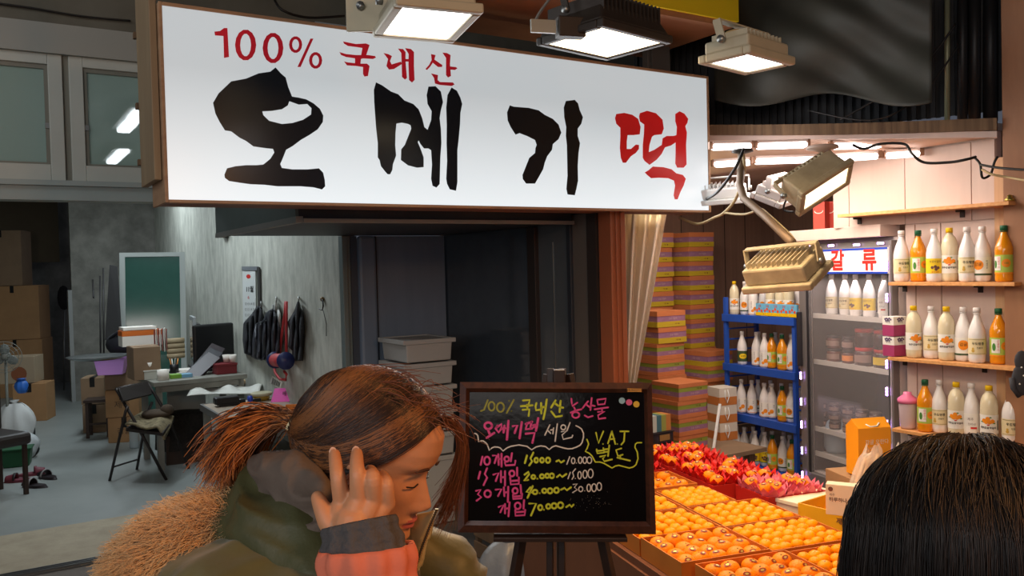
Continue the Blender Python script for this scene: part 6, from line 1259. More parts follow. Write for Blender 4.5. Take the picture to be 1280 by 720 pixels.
for r_ in (.05, .09, .125, .155): m = M(); m.tube([(r_*math.cos(a), -.05-.02*(1-r_/.155), r_*math.sin(a)) for a in lsp(0, 2*math.pi, 25)[:-1]], .003, 5, closed=True); m.build('guard_ring', fg, fn_)
for k in range(12): a = k*math.pi/6; m = M(); m.tube([(.03*math.cos(a), -.075, .03*math.sin(a)), (.155*math.cos(a), -.05, .155*math.sin(a)), (.15*math.cos(a), .02, .15*math.sin(a))], .002, 4); m.build('guard_wire', fg, fn_)
for k in range(3): m = M(); m.sph((0, 0, .07), (.045, .008, .06), 10, T=Matrix.Rotation(k*2.094, 4, 'Y')); m.build('blade', mat('fan_blade', S(110, 116, 112), .4), fn_)
m = M(); m.lathe([(0, -.04), (.03, -.04), (.035, 0), (.05, .08), (0, .1)], 14, T=Matrix.Rotation(-math.pi/2, 4, 'X')); m.build('motor', fg, fn_)
m = M(); m.tube([(0, .05, -.02), (0, .05, -fp_.z+.02)], .014, 8); m.build('pole', fg, fn_); m = M(); m.lathe([(0, 0), (.15, 0), (.15, .02), (.03, .04), (0, .04)], 20, T=Matrix.Translation((0, .05, -fp_.z+.001))); m.build('foot', fg, fn_)
sackm = mat('sack_white', S(206, 208, 206), .5, bump=.4, bs=10)
def sack(name, label, px, ybot, w, h, mt, z=0, sq=.8):
    p = PZ(px, ybot, z); c = thing(name, label, 'bag', p)
    m = M(); m.grid(lambda u_, v_: ((w/2)*math.sin(math.pi*min(.98, max(.02, v_*.86+.1)))**.5*math.cos(2*math.pi*u_)*(1+.08*math.sin(9*2*math.pi*u_/2+v_*7)), (w/2)*sq*math.sin(math.pi*min(.98, max(.02, v_*.86+.1)))**.5*math.sin(2*math.pi*u_)*(1+.08*math.cos(7*math.pi*u_*2)), h*v_), 36, 20); m.build('bag_body', mt, c)
    m = M(); m.lathe([(.0, h*.98), (.05, h*.97), (.02, h*1.0), (.05, h*1.06), (.0, h*1.05)], 10); m.build('bag_neck', mt, c); return c
sack('white_sack', 'big full white sack at the left edge', 20, 560, .40, .46, sackm)
sack('carrier_bag', 'thin white carrier bag on the floor in front of the sack', 30, 572, .30, .24, mat('carrier_film', S(190, 196, 198), .35, bump=.5, bs=14))
c = sack('blue_bag', 'small bright blue bag on top of the white sack', 30, 560, .13, .14, mat('bag_blue', S(50, 110, 200), .4)); c.location.z = .56
p = PD(2, 500, 6.6); ch = thing('chair_back', 'dark brown padded chair at the left edge', 'chair', (p.x-.12, p.y, 0), RAD(60)); lth = mat('brown_leather', S(52, 46, 44), .45)
B1(ch, 'backrest', (0, .2, .72), (.42, .09, .5), lth, .04); B1(ch, 'seat', (0, -.02, .45), (.44, .42, .1), lth, .03)
for a, b in ((-.18, -.18), (.18, -.18), (-.18, .18), (.18, .18)): B1(ch, 'leg', (a, b, .2), (.03, .03, .4), dkw)
p = PZ(-22, 625, 0); bn_ = thing('wooden_bench', 'yellow-brown wooden bench end at the left edge', 'bench', (p.x-.12, p.y+.0, 0), RAD(28)); B1(bn_, 'bench_top', (0, 0, .40), (.4, .9, .05), wood_shelf, .005)
for a, b in ((-.15, -.38), (.15, -.38), (-.15, .38), (.15, .38)): B1(bn_, 'leg', (a, b, .19), (.06, .06, .375), wood_shelf)
p = PZ(22, 582, 0); gb_ = thing('green_basket', 'dark green plastic basket on the floor at the left', 'basket', p, .4); m = M(); m.box((0, 0, .08), (.24, .2, .16), taper=.85); m.build('basket_body', mat('basket_green', S(26, 84, 50), .5), gb_, bevel=.01); B1(gb_, 'basket_rim', (0, 0, .163), (.26, .22, .012), mat('basket_green', (0, 0, 0)))
def shoe(label, px, py, rz, mt, st):
    p = PZ(px, py, 0); c = thing('slipper', label, 'shoe', p, rz, 'slippers on the grey floor')
    m = M(); m.grid(lambda u_, v_: ((.13*math.cos(2*math.pi*u_))*(1-.15*v_)*.95, .045*math.sin(2*math.pi*u_)*(1+.15*math.cos(2*math.pi*u_)), .022*v_), 24, 2); m.add([(.13*math.cos(2*math.pi*u)*.8, .045*math.sin(2*math.pi*u), .022) for u in lsp(0, 1, 24)[:-1]], [tuple(range(23))]); m.build('sole', mt, c)
    m = M(); m.grid(lambda u_, v_: (.02+.08*v_, .047*math.cos(math.pi*u_)*(1-.15*v_), .018+.055*math.sin(math.pi*u_)*(1-.35*v_)), 12, 6); m.build('strap', mt, c, solid=.006)
    m = M(); m.grid(lambda u_, v_: (.018+.02*v_, .049*math.cos(math.pi*u_), .019+.058*math.sin(math.pi*u_)), 12, 2); m.build('white_band', st, c, solid=.004)
bks = mat('slipper_black', S(38, 30, 34), .5); mar = mat('slipper_maroon', S(110, 44, 58), .6); gwh = mat('band_grey', S(150, 146, 146), .5)
shoe('black slipper with pale band, nearest of the four', 44, 609, 2.9, bks, gwh); shoe('black slipper with pale band, right-hand one', 60, 598, 2.6, bks, gwh); shoe('maroon slipper lying behind the black pair', 40, 594, .6, mar, mar); shoe('dark maroon slipper at the far left of the group', 24, 602, 3.3, mar, bks)
# mop and shovel in the doorway
p = PZ(80, 488, 0); c = thing('floor_mop', 'upside-down black mop standing in the rear doorway', 'mop', p); m = M(); m.tube([(0, 0, 0), (.05, 0, 1.25)], .012, 6); m.build('handle', steel, c); m = M(); m.sph((.05, 0, 1.42), (.10, .05, .19), 12); m.build('mop_head', blk, c)
# styrofoam boxes stacked by the closed leaf
foam = mat('styrofoam', S(178, 174, 168), .7, bump=.2, bs=200)
fz = 0
for k in range(6):
    hh = .46 if k == 0 else .155
    ft, fs_ = 1.86, -.62
    c = thing('styrofoam_box', 'white styrofoam box, %s of the stack by the grey door leaf' % (ORD[k]+' from bottom' if k < 5 else 'topmost'), 'box', fac(ft+.19, fs_+.2, fz), A32, 'stacked styrofoam boxes')
    m = M(); m.box((0, 0, hh/2), (.34, .40, hh-.012), taper=.95); m.build('box_body', foam, c, bevel=.008)
    m = M(); e = .016; zr = hh-.015
    for cc, ss in (((0, -.2, zr), (.385, .02, .03)), ((0, .2, zr), (.385, .02, .03)), ((-.182, 0, zr), (.02, .38, .03)), ((.182, 0, zr), (.02, .38, .03))): m.box(cc, ss)
    m.build('box_rim', foam, c, bevel=.004); fz += hh+.002
# low things behind the easel
c = thing('wooden_crate', 'low wooden crate behind the legs of the easel', 'crate', fac(2.2, -1.5, 0), A32)
for z in (.05, .17, .29, .41): B1(c, 'slat', (0, -.22, z), (.44, .014, .09), wood_dark); B1(c, 'slat', (-.215, 0, z), (.014, .44, .09), wood_dark)
for x, y in ((-.2, -.2), (.2, -.2), (-.2, .2), (.2, .2)): B1(c, 'corner_post', (x, y, .24), (.03, .03, .48), wood_dark)
B1(c, 'crate_top', (0, 0, .487), (.46, .46, .014), mat('board_light', S(120, 88, 64), .6))
p = PZ(632, 712, .3); sack('plastic_bag', 'crumpled grey plastic bag on the ground behind the easel leg', 640, 765, .34, .36, mat('bag_grey_film', S(120, 124, 130), .35, bump=.6, bs=14))
# ================================================================ people
skin = mat('skin', S(208, 146, 106), .48, sss=.12, var=.03, vs=12, bump=.05, bs=180)
lipm = mat('lip_skin', S(190, 96, 88), .4, sss=.1); hair_b = mat('hair_brown', S(58, 38, 26), .38, c2=S(118, 76, 46), vs=55, spec=.7); hair_k = mat('hair_black', S(26, 19, 16), .5, c2=S(52, 36, 28), vs=24, spec=.45)
nailm = mat('nail', S(232, 180, 150), .25)
from mathutils import noise
def finish(m, voxel, iters=4, fac_=.5):
    """close a set of overlapping tubes and balls into one continuous skin"""
    me = bpy.data.meshes.new('t'); me.from_pydata(m.v, [], m.f)
    import bmesh as _b
    bm = _b.new(); bm.from_mesh(me); _b.ops.recalc_face_normals(bm, faces=bm.faces); bm.to_mesh(me); bm.free()
    o = bpy.data.objects.new('t', me); col.objects.link(o)
    r = o.modifiers.new('r', 'REMESH'); r.mode = 'VOXEL'; r.voxel_size = voxel
    s_ = o.modifiers.new('s', 'SMOOTH'); s_.iterations = iters; s_.factor = fac_
    bpy.context.view_layer.update()
    e = bpy.data.meshes.new_from_object(o.evaluated_get(bpy.context.evaluated_depsgraph_get()))
    v = [x.co.copy() for x in e.vertices]; f = [tuple(p.vertices) for p in e.polygons]
    bpy.data.objects.remove(o); bpy.data.meshes.remove(me); bpy.data.meshes.remove(e); return v, f
def limb(m, pts, rs, n=14, sub=5):
    P = [Vector(p) for p in pts]; out = []; rr = []
    for i in range(len(P)-1):
        a = P[max(i-1, 0)]; b = P[i]; c = P[i+1]; d = P[min(i+2, len(P)-1)]
        for k in range(sub):
            u = k/sub; out.append(0.5*((2*b)+(-a+c)*u+(2*a-5*b+4*c-d)*u*u+(-a+3*b-3*c+d)*u**3)); rr.append(rs[i]*(1-u)+rs[i+1]*u)
    out.append(P[-1]); rr.append(rs[-1]); m.tube(out, rr, n); m.sph(out[0], rr[0], n); m.sph(out[-1], rr[-1], n)
from bisect import bisect
def interp(t, xs, ys):
    if t <= xs[0]: return ys[0]
    if t >= xs[-1]: return ys[-1]
    i = bisect(xs, t)-1; u = (t-xs[i])/(xs[i+1]-xs[i]); u = u*u*(3-2*u)*.35+u*.65; return ys[i]*(1-u)+ys[i+1]*u
HZ = [-.118, -.112, -.102, -.09, -.078, -.066, -.055, -.045, -.03, -.015, 0, .012, .025, .04, .06, .08, .098, .11, .116]
HF = [.048, .066, .080, .086, .0835, .086, .086, .0865, .0865, .085, .0835, .087, .0925, .0945, .092, .082, .062, .036, .004]
HB = [.03, .015, .0, -.015, -.03, -.045, -.06, -.07, -.082, -.09, -.096, -.099, -.101, -.101, -.096, -.084, -.062, -.036, -.004]
HWD = [.012, .022, .034, .044, .050, .055, .059, .062, .0655, .068, .069, .070, .0715, .0725, .0705, .063, .048, .028, .003]
def head_mesh(m):
    g = lambda x, c, s_: math.exp(-((x-c)/s_)**2)
    nz, na = 110, 110; vs = []
    for j in range(nz+1):
        z = -.118+.234*j/nz; f_ = interp(z, HZ, HF); b_ = interp(z, HZ, HB); w = interp(z, HZ, HWD); xc = b_+(f_-b_)*.46
        for i in range(na):
            a = 2*math.pi*i/na; ca, sa = math.cos(a), math.sin(a); ex = .86 if ca > 0 else .95
            x = xc+((f_-xc) if ca > 0 else (xc-b_))*math.copysign(abs(ca)**ex, ca); y = w*math.copysign(abs(sa)**.92, sa)
            if ca > 0:
                fr = ca**1.5
                nh = interp(z, [-.052, -.047, -.042, -.036, -.028, -.015, -.002, .010], [0, .010, .017, .0205, .017, .0105, .0045, 0]); nw = interp(z, [-.05, -.04, -.03, -.01, .01], [.015, .0145, .0115, .0085, .008])
                x += nh*math.exp(-(y/nw)**2)
                x += (.0045*g(z, -.044, .006))*(g(y, .013, .005)+g(y, -.013, .005))
                x += .0065*g(z, -.0635, .0038)*g(y, 0, .019) + .0062*g(z, -.0725, .0042)*g(y, 0, .0165) - .0035*g(z, -.068, .0022)*g(y, 0, .021)
                x -= .0018*g(z, -.054, .005)*g(y, 0, .004)
                for s_ in (-1, 1):
                    x -= .010*g(z, .002, .012)*g(y, s_*.030, .016)          # eye socket
                    x += .0072*g(z, -.0005, .0085)*g(y, s_*.030, .0125)     # lowered lid over the eyeball
                    x -= .0016*g(z, .0085, .0016)*g(y, s_*.030, .014)       # lid crease
                    x += .0025*g(z, .018, .006)*g(y, s_*.030, .018)         # brow
                    x += .004*g(z, -.025, .016)*g(y, s_*.040, .015)         # cheek
                x += .003*g(z, -.092, .010)*g(y, 0, .016)
            vs.append((x, y, z))
    fs = []; mi = []
    for j in range(nz):
        for i in range(na):
            k = (i+1) % na; fs.append((j*na+i, j*na+k, (j+1)*na+k, (j+1)*na+i))
    fs.append(tuple(reversed(range(na)))); fs.append(tuple(nz*na+i for i in range(na)))
    o = len(m.v); m.v += vs
    for f in fs:
        c = Vector((0, 0, 0)); 
        for i in f: c += Vector(vs[i])
        c /= len(f); lip = c.x > .06 and len(f) == 4 and (((c.z+.0675)/.0085)**2+(c.y/.0235)**2) < 1
        m.f.append(tuple(i+o for i in f)); m.mi.append(1 if lip else 0); m.sm.append(True)
def strands(name, lines, r, mt, parent):
    mts = mt if isinstance(mt, (list, tuple)) else [mt]
    def pick(L):
        p = L[len(L)//2]; h = noise.noise(Vector(p)*48)+random.gauss(0, .22); return 0 if h < -.12 else (1 if h < .22 else 2)
    cu = bpy.data.curves.new(name, 'CURVE'); [cu.materials.append(q) for q in mts]; cu.dimensions = '3D'; cu.bevel_depth = r; cu.bevel_resolution = 0; cu.resolution_u = 1
    for L in lines:
        sp = cu.splines.new('POLY'); sp.points.add(len(L)-1)
        sp.points.foreach_set('co', [c for p in L for c in (p[0], p[1], p[2], 1)])
        if len(mts) > 1: sp.material_index = pick(L)
        n = len(L); sp.points.foreach_set('radius', [1.0 if i < n*.6 else 1.0-.75*(i-n*.6)/(n*.4) for i in range(n)])
    o = bpy.data.objects.new(name, cu); col.objects.link(o); o.parent = parent; o['kind'] = 'stuff'
    o.matrix_parent_inverse = parent.matrix_basis.inverted(); return o
def bez(P, n):
    out = []
    for i in range(n+1):
        t = i/n; Q = [Vector(p) for p in P]
        while len(Q) > 1: Q = [Q[k]*(1-t)+Q[k+1]*t for k in range(len(Q)-1)]
        out.append(Q[0])
    return out
jit = lambda s_: Vector((random.gauss(0, s_), random.gauss(0, s_), random.gauss(0, s_)))
def addmesh(m, v, f, mi=0):
    o = len(m.v); m.v += [tuple(x) for x in v]
    for q in f: m.f.append(tuple(i+o for i in q)); m.mi.append(mi); m.sm.append(True)
def pchild(m, name, mats, par, **k): o = m.build(name, mats, par, **k); o.matrix_parent_inverse = par.matrix_basis.inverted(); return o
# ---------------------------------------------------------------- woman tucking her hair
HD = 1.13; nose = PD(539, 634, HD)
HR = Matrix.Rotation(RAD(-14), 4, 'Z') @ Matrix.Rotation(RAD(20), 4, 'Y') @ Matrix.Rotation(RAD(0), 4, 'X')
HM = HR @ Matrix.Scale(.95, 4); HM.translation = nose-(HM.to_3x3() @ Vector((.107, 0, -.036)))
hw = lambda x, y, z: HM @ Vector((x, y, z))
hip = Vector((-.50, 1.20, .90)); neckb = hw(-.075, 0, -.165)
wa = thing('person', 'woman in olive parka with fur hood tucking brown hair behind her ear', 'person', (hip.x, hip.y, 0))
body = M(); hm_ = M(); head_mesh(hm_)
body.v += [tuple(HM @ Vector(v)) for v in hm_.v]; body.f += hm_.f; body.mi += hm_.mi; body.sm += hm_.sm
bm_ = M()
limb(bm_, [hw(-.03, 0, -.03), hw(-.04, 0, -.10), neckb], [.052, .047, .056])
chest = neckb+Vector((-.03, 0, -.16)); limb(bm_, [neckb, chest, (chest+hip)/2, hip], [.07, .125, .105, .13])
rsh = neckb+Vector((-.01, -.15, -.05)); lsh = neckb+Vector((.0, .16, -.06))
wrist = PD(446, 672, 1.015); relb = PD(462, 860, .98); limb(bm_, [neckb+Vector((0, -.05, -.03)), rsh, relb, wrist], [.06, .055, .04, .026])
lelb = lsh+Vector((.10, .04, -.26)); lhand = lelb+Vector((.24, .02, .02)); limb(bm_, [neckb+Vector((0, .05, -.03)), lsh, lelb, lhand], [.06, .055, .04, .026])
for sy in (-.1, .1): limb(bm_, [hip+Vector((0, sy*.7, 0)), Vector((hip.x+.04, hip.y+sy, .48)), Vector((hip.x, hip.y+sy, .08))], [.09, .058, .038])
v, f = finish(bm_, .009, 5); addmesh(body, v, f)
hd_ = M(); K = lambda x, y, d: PD(x, y, d)
limb(hd_, [PD(452, 745, .985), wrist, K(441, 655, 1.01)], [.033, .027, .026])
for a, b, r0, r1 in ((K(425, 655, 1.012), K(428, 628, 1.02), .015, .0125), (K(438, 655, 1.008), K(449, 622, 1.012), .016, .0125), (K(450, 655, 1.01), K(467, 623, 1.016), .015, .0118), (K(460, 655, 1.016), K(484, 628, 1.026), .014, .0105)): limb(hd_, [a, (a+b)/2+Vector((0, -.002, 0)), b], [r0, (r0+r1)/2+.001, r1])
limb(hd_, [K(432, 648, 1.016), K(468, 646, 1.018)], [.015, .014])
FG = [([K(428, 630, 1.018), K(423, 600, 1.012), K(420, 582, 1.022), K(418, 568, 1.038)], [.0115, .0098, .0086, .0074]),
      ([K(449, 624, 1.010), K(447, 596, 1.004), K(446, 580, 1.014), K(446, 567, 1.032)], [.0118, .0100, .0088, .0076]),
      ([K(467, 624, 1.014), K(466, 599, 1.004), K(465, 592, 1.022), K(463, 588, 1.046)], [.0112, .0098, .0086, .0074]),
      ([K(484, 630, 1.024), K(483, 606, 1.014), K(481, 599, 1.028), K(478, 594, 1.05)], [.0102, .0088, .0078, .0068])]
for pts, rs in FG: limb(hd_, pts, rs, 12)
limb(hd_, [K(428, 662, 1.012), K(413, 655, 1.010), K(404, 638, 1.014), K(397, 622, 1.022)], [.016, .0138, .0112, .0085], 12)
v, f = finish(hd_, .0017, 5, .5); addmesh(body, v, f)
# ear
er = M(); T_ = HM @ Matrix.Translation((-.004, -.069, -.004)) @ Matrix.Rotation(RAD(-18), 4, 'Z')
er.tube([T_ @ Vector((.016*math.cos(a)*(1 if math.sin(a) > 0 else .6)-.004, -.007-.004*math.cos(a), .030*math.sin(a))) for a in lsp(.2, 2*math.pi-.5, 22)], .0052, 8); er.sph((0, 0, 0), (.012, .006, .024), 12, T=T_)
v, f = finish(er, .0022, 3); addmesh(body, v, f)
pchild(body, 'body', [skin, lipm], wa)
# eyes: lashes, brows
for s_ in (-1, 1):
    m = M(); pts = []
    for k in range(12):
        y = s_*(.030+.0135*(k/11*2-1)); z = -.0055-.002*math.cos((k/11*2-1)*1.4); x = interp(z, HZ, HF)*math.cos(min(1.2, abs(y)/.075)**1)**.55-.001
        pts.append(hw(x+.0025-.002*abs(k/11*2-1), y, z))
    m.tube(pts, .0011, 5); pchild(m, 'eyelashes', mat('lash_dark', S(24, 16, 14), .6), wa)
    m = M(); pts = []
    for k in range(10):
        u = k/9; y = s_*(.014+.032*u); z = .0185+.004*math.sin(u*math.pi*.8)-.002*u; x = interp(z, HZ, HF)*math.cos(abs(y)/.075)**.55; pts.append(hw(x+.002, y, z))
    m.tube(pts, [.0010]+[.0021]*6+[.0016, .0012, .0007], 5); pchild(m, 'eyebrow', mat('brow_brown', S(70, 44, 32), .7), wa)
for (pts, rs), e in list(zip(FG, (1, 1, 1, 1))):
    tip = pts[-1]; d = (pts[-1]-pts[-2]).normalized(); up = Vector((0, -1, .25)); n_ = (up-d*up.dot(d)).normalized(); s__ = d.cross(n_)
    m = M(); c0 = tip+n_*(rs[-1]*.86)+d*.001
    m.add([c0+d*(.0055*math.cos(a))+s__*(.0046*math.sin(a))-n_*(.0012*abs(math.sin(a))) for a in lsp(0, 2*math.pi, 14)[:-1]], [tuple(range(13))]); pchild(m, 'fingernail', nailm, wa, solid=.0006)
# hair
HC = Vector((-.010, 0, .020)); HRD = Vector((.113, .083, .103))
def onhair(p, k=1.0):
    d = Vector(p)-HC; q = Vector((d.x/HRD.x, d.y/HRD.y, d.z/HRD.z)); l = q.length; return HC+d*(k/l)
tie = Vector((-.126, -.006, .006))
cap = M(); nu, nv = 64, 40
def capf(u_, v_):
    a = 2*math.pi*u_; lim = math.radians(interp(abs((u_+.5) % 1-.5)*2, [0, .18, .34, .5, .75, 1], [52, 60, 82, 112, 128, 132])); ph = .001+lim*v_
    d = Vector((math.sin(ph)*math.cos(a), math.sin(ph)*math.sin(a), math.cos(ph))); p = HC+Vector((d.x*HRD.x, d.y*HRD.y, d.z*HRD.z))*.992
    return HM @ p
cap.grid(capf, nu, nv); pchild(cap, 'hair_base', mat('hair_under', S(48, 27, 17), .6), wa)
lines = []
for side, cnt in ((-1, 4600), (1, 2000)):
    for _ in range(cnt):
        s_ = random.random()**.95; r = Vector((.078, .0, .088)).lerp(Vector((-.105, 0, .085)), s_)+jit(.003); r.y = side*.004+random.gauss(0, .003)
        q1 = Vector((.074, side*.060, .074)).lerp(Vector((-.112, side*.028, .078)), s_)+jit(.006)
        q2 = Vector((.045, side*.092, .006)).lerp(Vector((-.118, side*.050, .055)), s_)+jit(.007)
        q3 = Vector((-.045, side*.090, -.035)).lerp(Vector((-.125, side*.03, .03)), s_)+jit(.007)
        P_ = bez([r, q1, q2, q3, tie+jit(.006)], 15); k = 1.01+random.uniform(.0, .026)+.020*(.5+.5*math.sin(int(s_*46)*12.9))
        w_ = random.uniform(-1, 1)*.0015
        lines.append([HM @ (onhair(p, k+.004*math.sin(i*.9+s_*20)) if i < 15 else p) for i, p in enumerate(P_)])
for _ in range(700):   # nape and behind the ear, swept up to the tie
    y = random.uniform(-1, 1)*.062; r = Vector((-.03-.03*(1-abs(y)/.06)+random.uniform(-.01, .02), y*1.1, -.062+random.gauss(0, .008)))
    P_ = bez([r, Vector((-.08, y, -.05))+jit(.004), tie+Vector((.01, 0, -.015))+jit(.004), tie+jit(.004)], 8); lines.append([HM @ (p+Vector((0, 0, 0))) for p in P_])
HB3 = [mat('hair_dark_strand', S(46, 30, 22), .36, spec=.6), mat('hair_mid_strand', S(84, 54, 34), .36, spec=.6), mat('hair_light_strand', S(132, 84, 48), .36, spec=.6)]
strands('hair', lines, .00062, HB3, wa)
lines = []
for _ in range(330):   # loose locks on the far side of the forehead
    r = Vector((.082, .012, .084))+jit(.004); e_ = random.random()
    P_ = bez([r, Vector((.112, .035, .085))+jit(.005), Vector((.118+.012*e_, .062, .03))+jit(.007), Vector((.108, .075, -.04-.05*e_))+jit(.010)], 12); lines.append([HM @ p for p in P_])
for _ in range(70):   # wisps
    r = onhair(Vector((random.uniform(-.08, .09), random.uniform(-.05, .03), .1)), 1.0); P_ = bez([r, r+Vector((.02, 0, .016))+jit(.008), r+Vector((.06, .0, .006))+jit(.016)], 8); lines.append([HM @ p for p in P_])
for _ in range(60):
    r = onhair(Vector((.03+random.uniform(-.02, .02), -.088, .0)), 1.0); P_ = bez([r, r+Vector((-.02, -.008, -.04))+jit(.006), r+Vector((-.04, .0, -.075))+jit(.014)], 8); lines.append([HM @ p for p in P_])
strands('loose_hair', lines, .00055, mat('hair_auburn', S(120, 66, 36), .45, spec=.6), wa)
tw_ = HM @ tie; lines = []
for _ in range(1500):
    u_ = random.gauss(0, .42); w_ = random.gauss(0, .4)
    d1 = PD(335+12*u_, 512+14*w_, 1.16); d2 = PD(300+24*u_, 545+34*w_+12*u_, 1.16+.05*u_); d3 = PD(283+34*u_+12*w_, 592+20*w_-14*abs(u_), 1.17+.07*u_)
    P_ = bez([tw_+jit(.005), d1+jit(.006), d2+jit(.008), d3+jit(.012)], 13); lines.append([p+Vector((0, 0, .0022*math.sin(i*1.1+u_*9))) for i, p in enumerate(P_)])
strands('ponytail', lines, .00075, [mat('hair_tail_dark', S(84, 46, 26), .4, spec=.6), mat('hair_tail_mid', S(150, 86, 42), .4, spec=.6), mat('hair_tail_light', S(196, 122, 62), .4, spec=.6)], wa)  # orange of the warm backlight is put into the tail strand colours
m = M(); e1 = HM.to_3x3() @ Vector((0, 1, 0)); e2 = HM.to_3x3() @ Vector((.3, 0, 1)).normalized(); m.tube([tw_+e1*.015*math.cos(a)+e2*.015*math.sin(a) for a in lsp(0, 2*math.pi, 17)[:-1]], .0034, 7, closed=True); pchild(m, 'hair_tie', mat('tie_cream', S(232, 214, 170), .5), wa)
# clothes
olive = mat('parka_olive', S(92, 90, 54), .5, c2=S(112, 106, 66), vs=4, bump=.35, bs=14, sheen=.2); olive_d = mat('parka_fold_olive', S(80, 80, 50), .55, var=.15, vs=7, bump=.5, bs=20)
grey_in = mat('hood_lining_grey', S(104, 90, 80), .85, var=.1, vs=12, bump=.3, bs=40); cuff = mat('rib_cuff_grey', S(84, 80, 80), .9, var=.12, vs=60, bump=.5, bs=120); coral = mat('sleeve_coral', S(222, 120, 92), .8, var=.06, bump=.3, bs=30)
jk = M(); limb(jk, [neckb+Vector((-.035, 0, -.04)), chest+Vector((-.02, 0, 0)), (chest+hip)/2, hip+Vector((0, 0, -.06))], [.118, .175, .165, .175], 20)
limb(jk, [neckb+Vector((-.03, -.06, -.045)), rsh+Vector((-.03, 0, .0)), PD(395, 800, 1.0), PD(445, 870, .98), PD(462, 790, .985)], [.10, .098, .075, .062, .052], 16)
limb(jk, [neckb+Vector((-.02, .06, -.055)), lsh+Vector((-.02, 0, -.02)), lelb+Vector((-.05, 0, 0))], [.09, .085, .065], 16)
limb(jk, [PD(520, 690, 1.30), PD(548, 700, 1.31), PD(566, 735, 1.31), lelb+Vector((-.02, 0, 0))], [.045, .048, .05, .05], 16)
limb(jk, [lelb+Vector((-.05, 0, .0)), lelb+Vector((.17, .02, .0))], [.065, .045], 16)
v, f = finish(jk, .009, 6)
from mathutils import noise
v2 = []
for p in v: n_ = noise.noise(p*9)*.014-abs(noise.noise(Vector((p.x*10, p.y*10, p.z*26))))*.022+noise.noise(p*30)*.004+.008*math.sin(p.z*62+noise.noise(p*5)*3); q = Vector((p.x-neckb.x, p.y-neckb.y, 0)); q = q.normalized() if q.length > 1e-4 else q; v2.append(p+q*n_+Vector((0, 0, n_*.5)))
m = M(); addmesh(m, v2, f); pchild(m, 'parka', olive, wa)
# quilted collar / hood bag behind the neck
hb_ = M(); limb(hb_, [PD(392, 610, 1.16), PD(352, 612, 1.15), PD(318, 640, 1.14), PD(300, 690, 1.13)], [.035, .05, .058, .06], 16); limb(hb_, [PD(352, 620, 1.24), PD(300, 660, 1.24)], [.05, .065], 16); limb(hb_, [PD(330, 650, 1.09), PD(380, 690, 1.06), PD(400, 730, 1.04)], [.05, .055, .06], 14)
v, f = finish(hb_, .006, 6); v = [p+Vector((-.3, -.4, 1))*(noise.noise(p*16)*.008-abs(noise.noise(Vector((p.x*12+p.z*20, p.y*10, p.z*14))))*.02) for p in v]; m = M(); addmesh(m, v, f); pchild(m, 'hood', olive_d, wa)
gl = M(); limb(gl, [PD(325, 585, 1.15), PD(360, 590, 1.10), PD(385, 620, 1.075), PD(398, 655, 1.06), PD(400, 690, 1.05)], [.022, .034, .034, .032, .03], 14); limb(gl, [PD(345, 610, 1.14), PD(372, 650, 1.09), PD(392, 700, 1.07)], [.03, .035, .03], 14); limb(gl, [PD(400, 640, 1.15), PD(450, 690, 1.14), PD(480, 720, 1.16)], [.045, .05, .05], 14)
v, f = finish(gl, .005, 5); v = [p+Vector((-.2, -1, .6))*(noise.noise(p*22)*.006-abs(noise.noise(Vector((p.x*14-p.z*22, p.y*8, p.x*24+p.z*20))))*.022) for p in v]; m = M(); addmesh(m, v, f); pchild(m, 'hood_lining', grey_in, wa)
# cuff and sleeve at the raised wrist
m = M(); limb(m, [PD(452, 668, 1.012), PD(455, 684, 1.008), PD(458, 702, 1.002)], [.0435, .0475, .050], 20)
def tubeopen(a, b, r0, r1, sq, n=28, k=6, wob=.0015):
    a = Vector(a); b = Vector(b); d = (b-a).normalized(); s1 = d.cross(Vector((0, 1, 0))).normalized(); s2 = d.cross(s1); mm = M()
    mm.grid(lambda u_, v_: a.lerp(b, v_)+(s1*math.cos(2*math.pi*u_)+s2*math.sin(2*math.pi*u_)*sq)*((r0*(1-v_)+r1*v_)+wob*math.sin(24*math.pi*u_)+wob*math.sin(v_*14)), n*3, k*3); return mm
pchild(tubeopen(PD(449, 652, 1.01), PD(456, 700, .998), .0445, .054, .72), 'cuff', cuff, wa, solid=.004)
pchild(tubeopen(PD(458, 683, .998), PD(465, 800, .985), .055, .068, .75, wob=.003), 'sleeve', coral, wa, solid=.004)
# open placket with zip in front of the chest
def pk(u_, v_): 
    a = PD(546, 637, 1.17).lerp(PD(514, 745, 1.15), v_); b = PD(505, 640, 1.21).lerp(PD(484, 745, 1.19), v_); p = a.lerp(b, u_); return p+Vector((0, -.012*math.sin(math.pi*u_), .004*math.sin(v_*20)))
m = M(); m.grid(pk, 10, 20); pchild(m, 'placket', mat('placket_cream', S(186, 166, 118), .7), wa, solid=.008)
m = M(); P_ = [PD(546-34*t-3*math.sin(t*3), 637+103*t, 1.162-.02*t) for t in lsp(0, 1, 40)]; [m.box(p, (.0045, .003, .0022)) for p in P_]; o = pchild(m, 'zip_teeth', mat('zip_brass', S(214, 196, 140), .3, .9), wa); o['kind'] = 'stuff'
m = M(); m.tube(P_, .0022, 6); pchild(m, 'zip_tape', mat('zip_tape_dark', S(60, 54, 40), .7), wa)
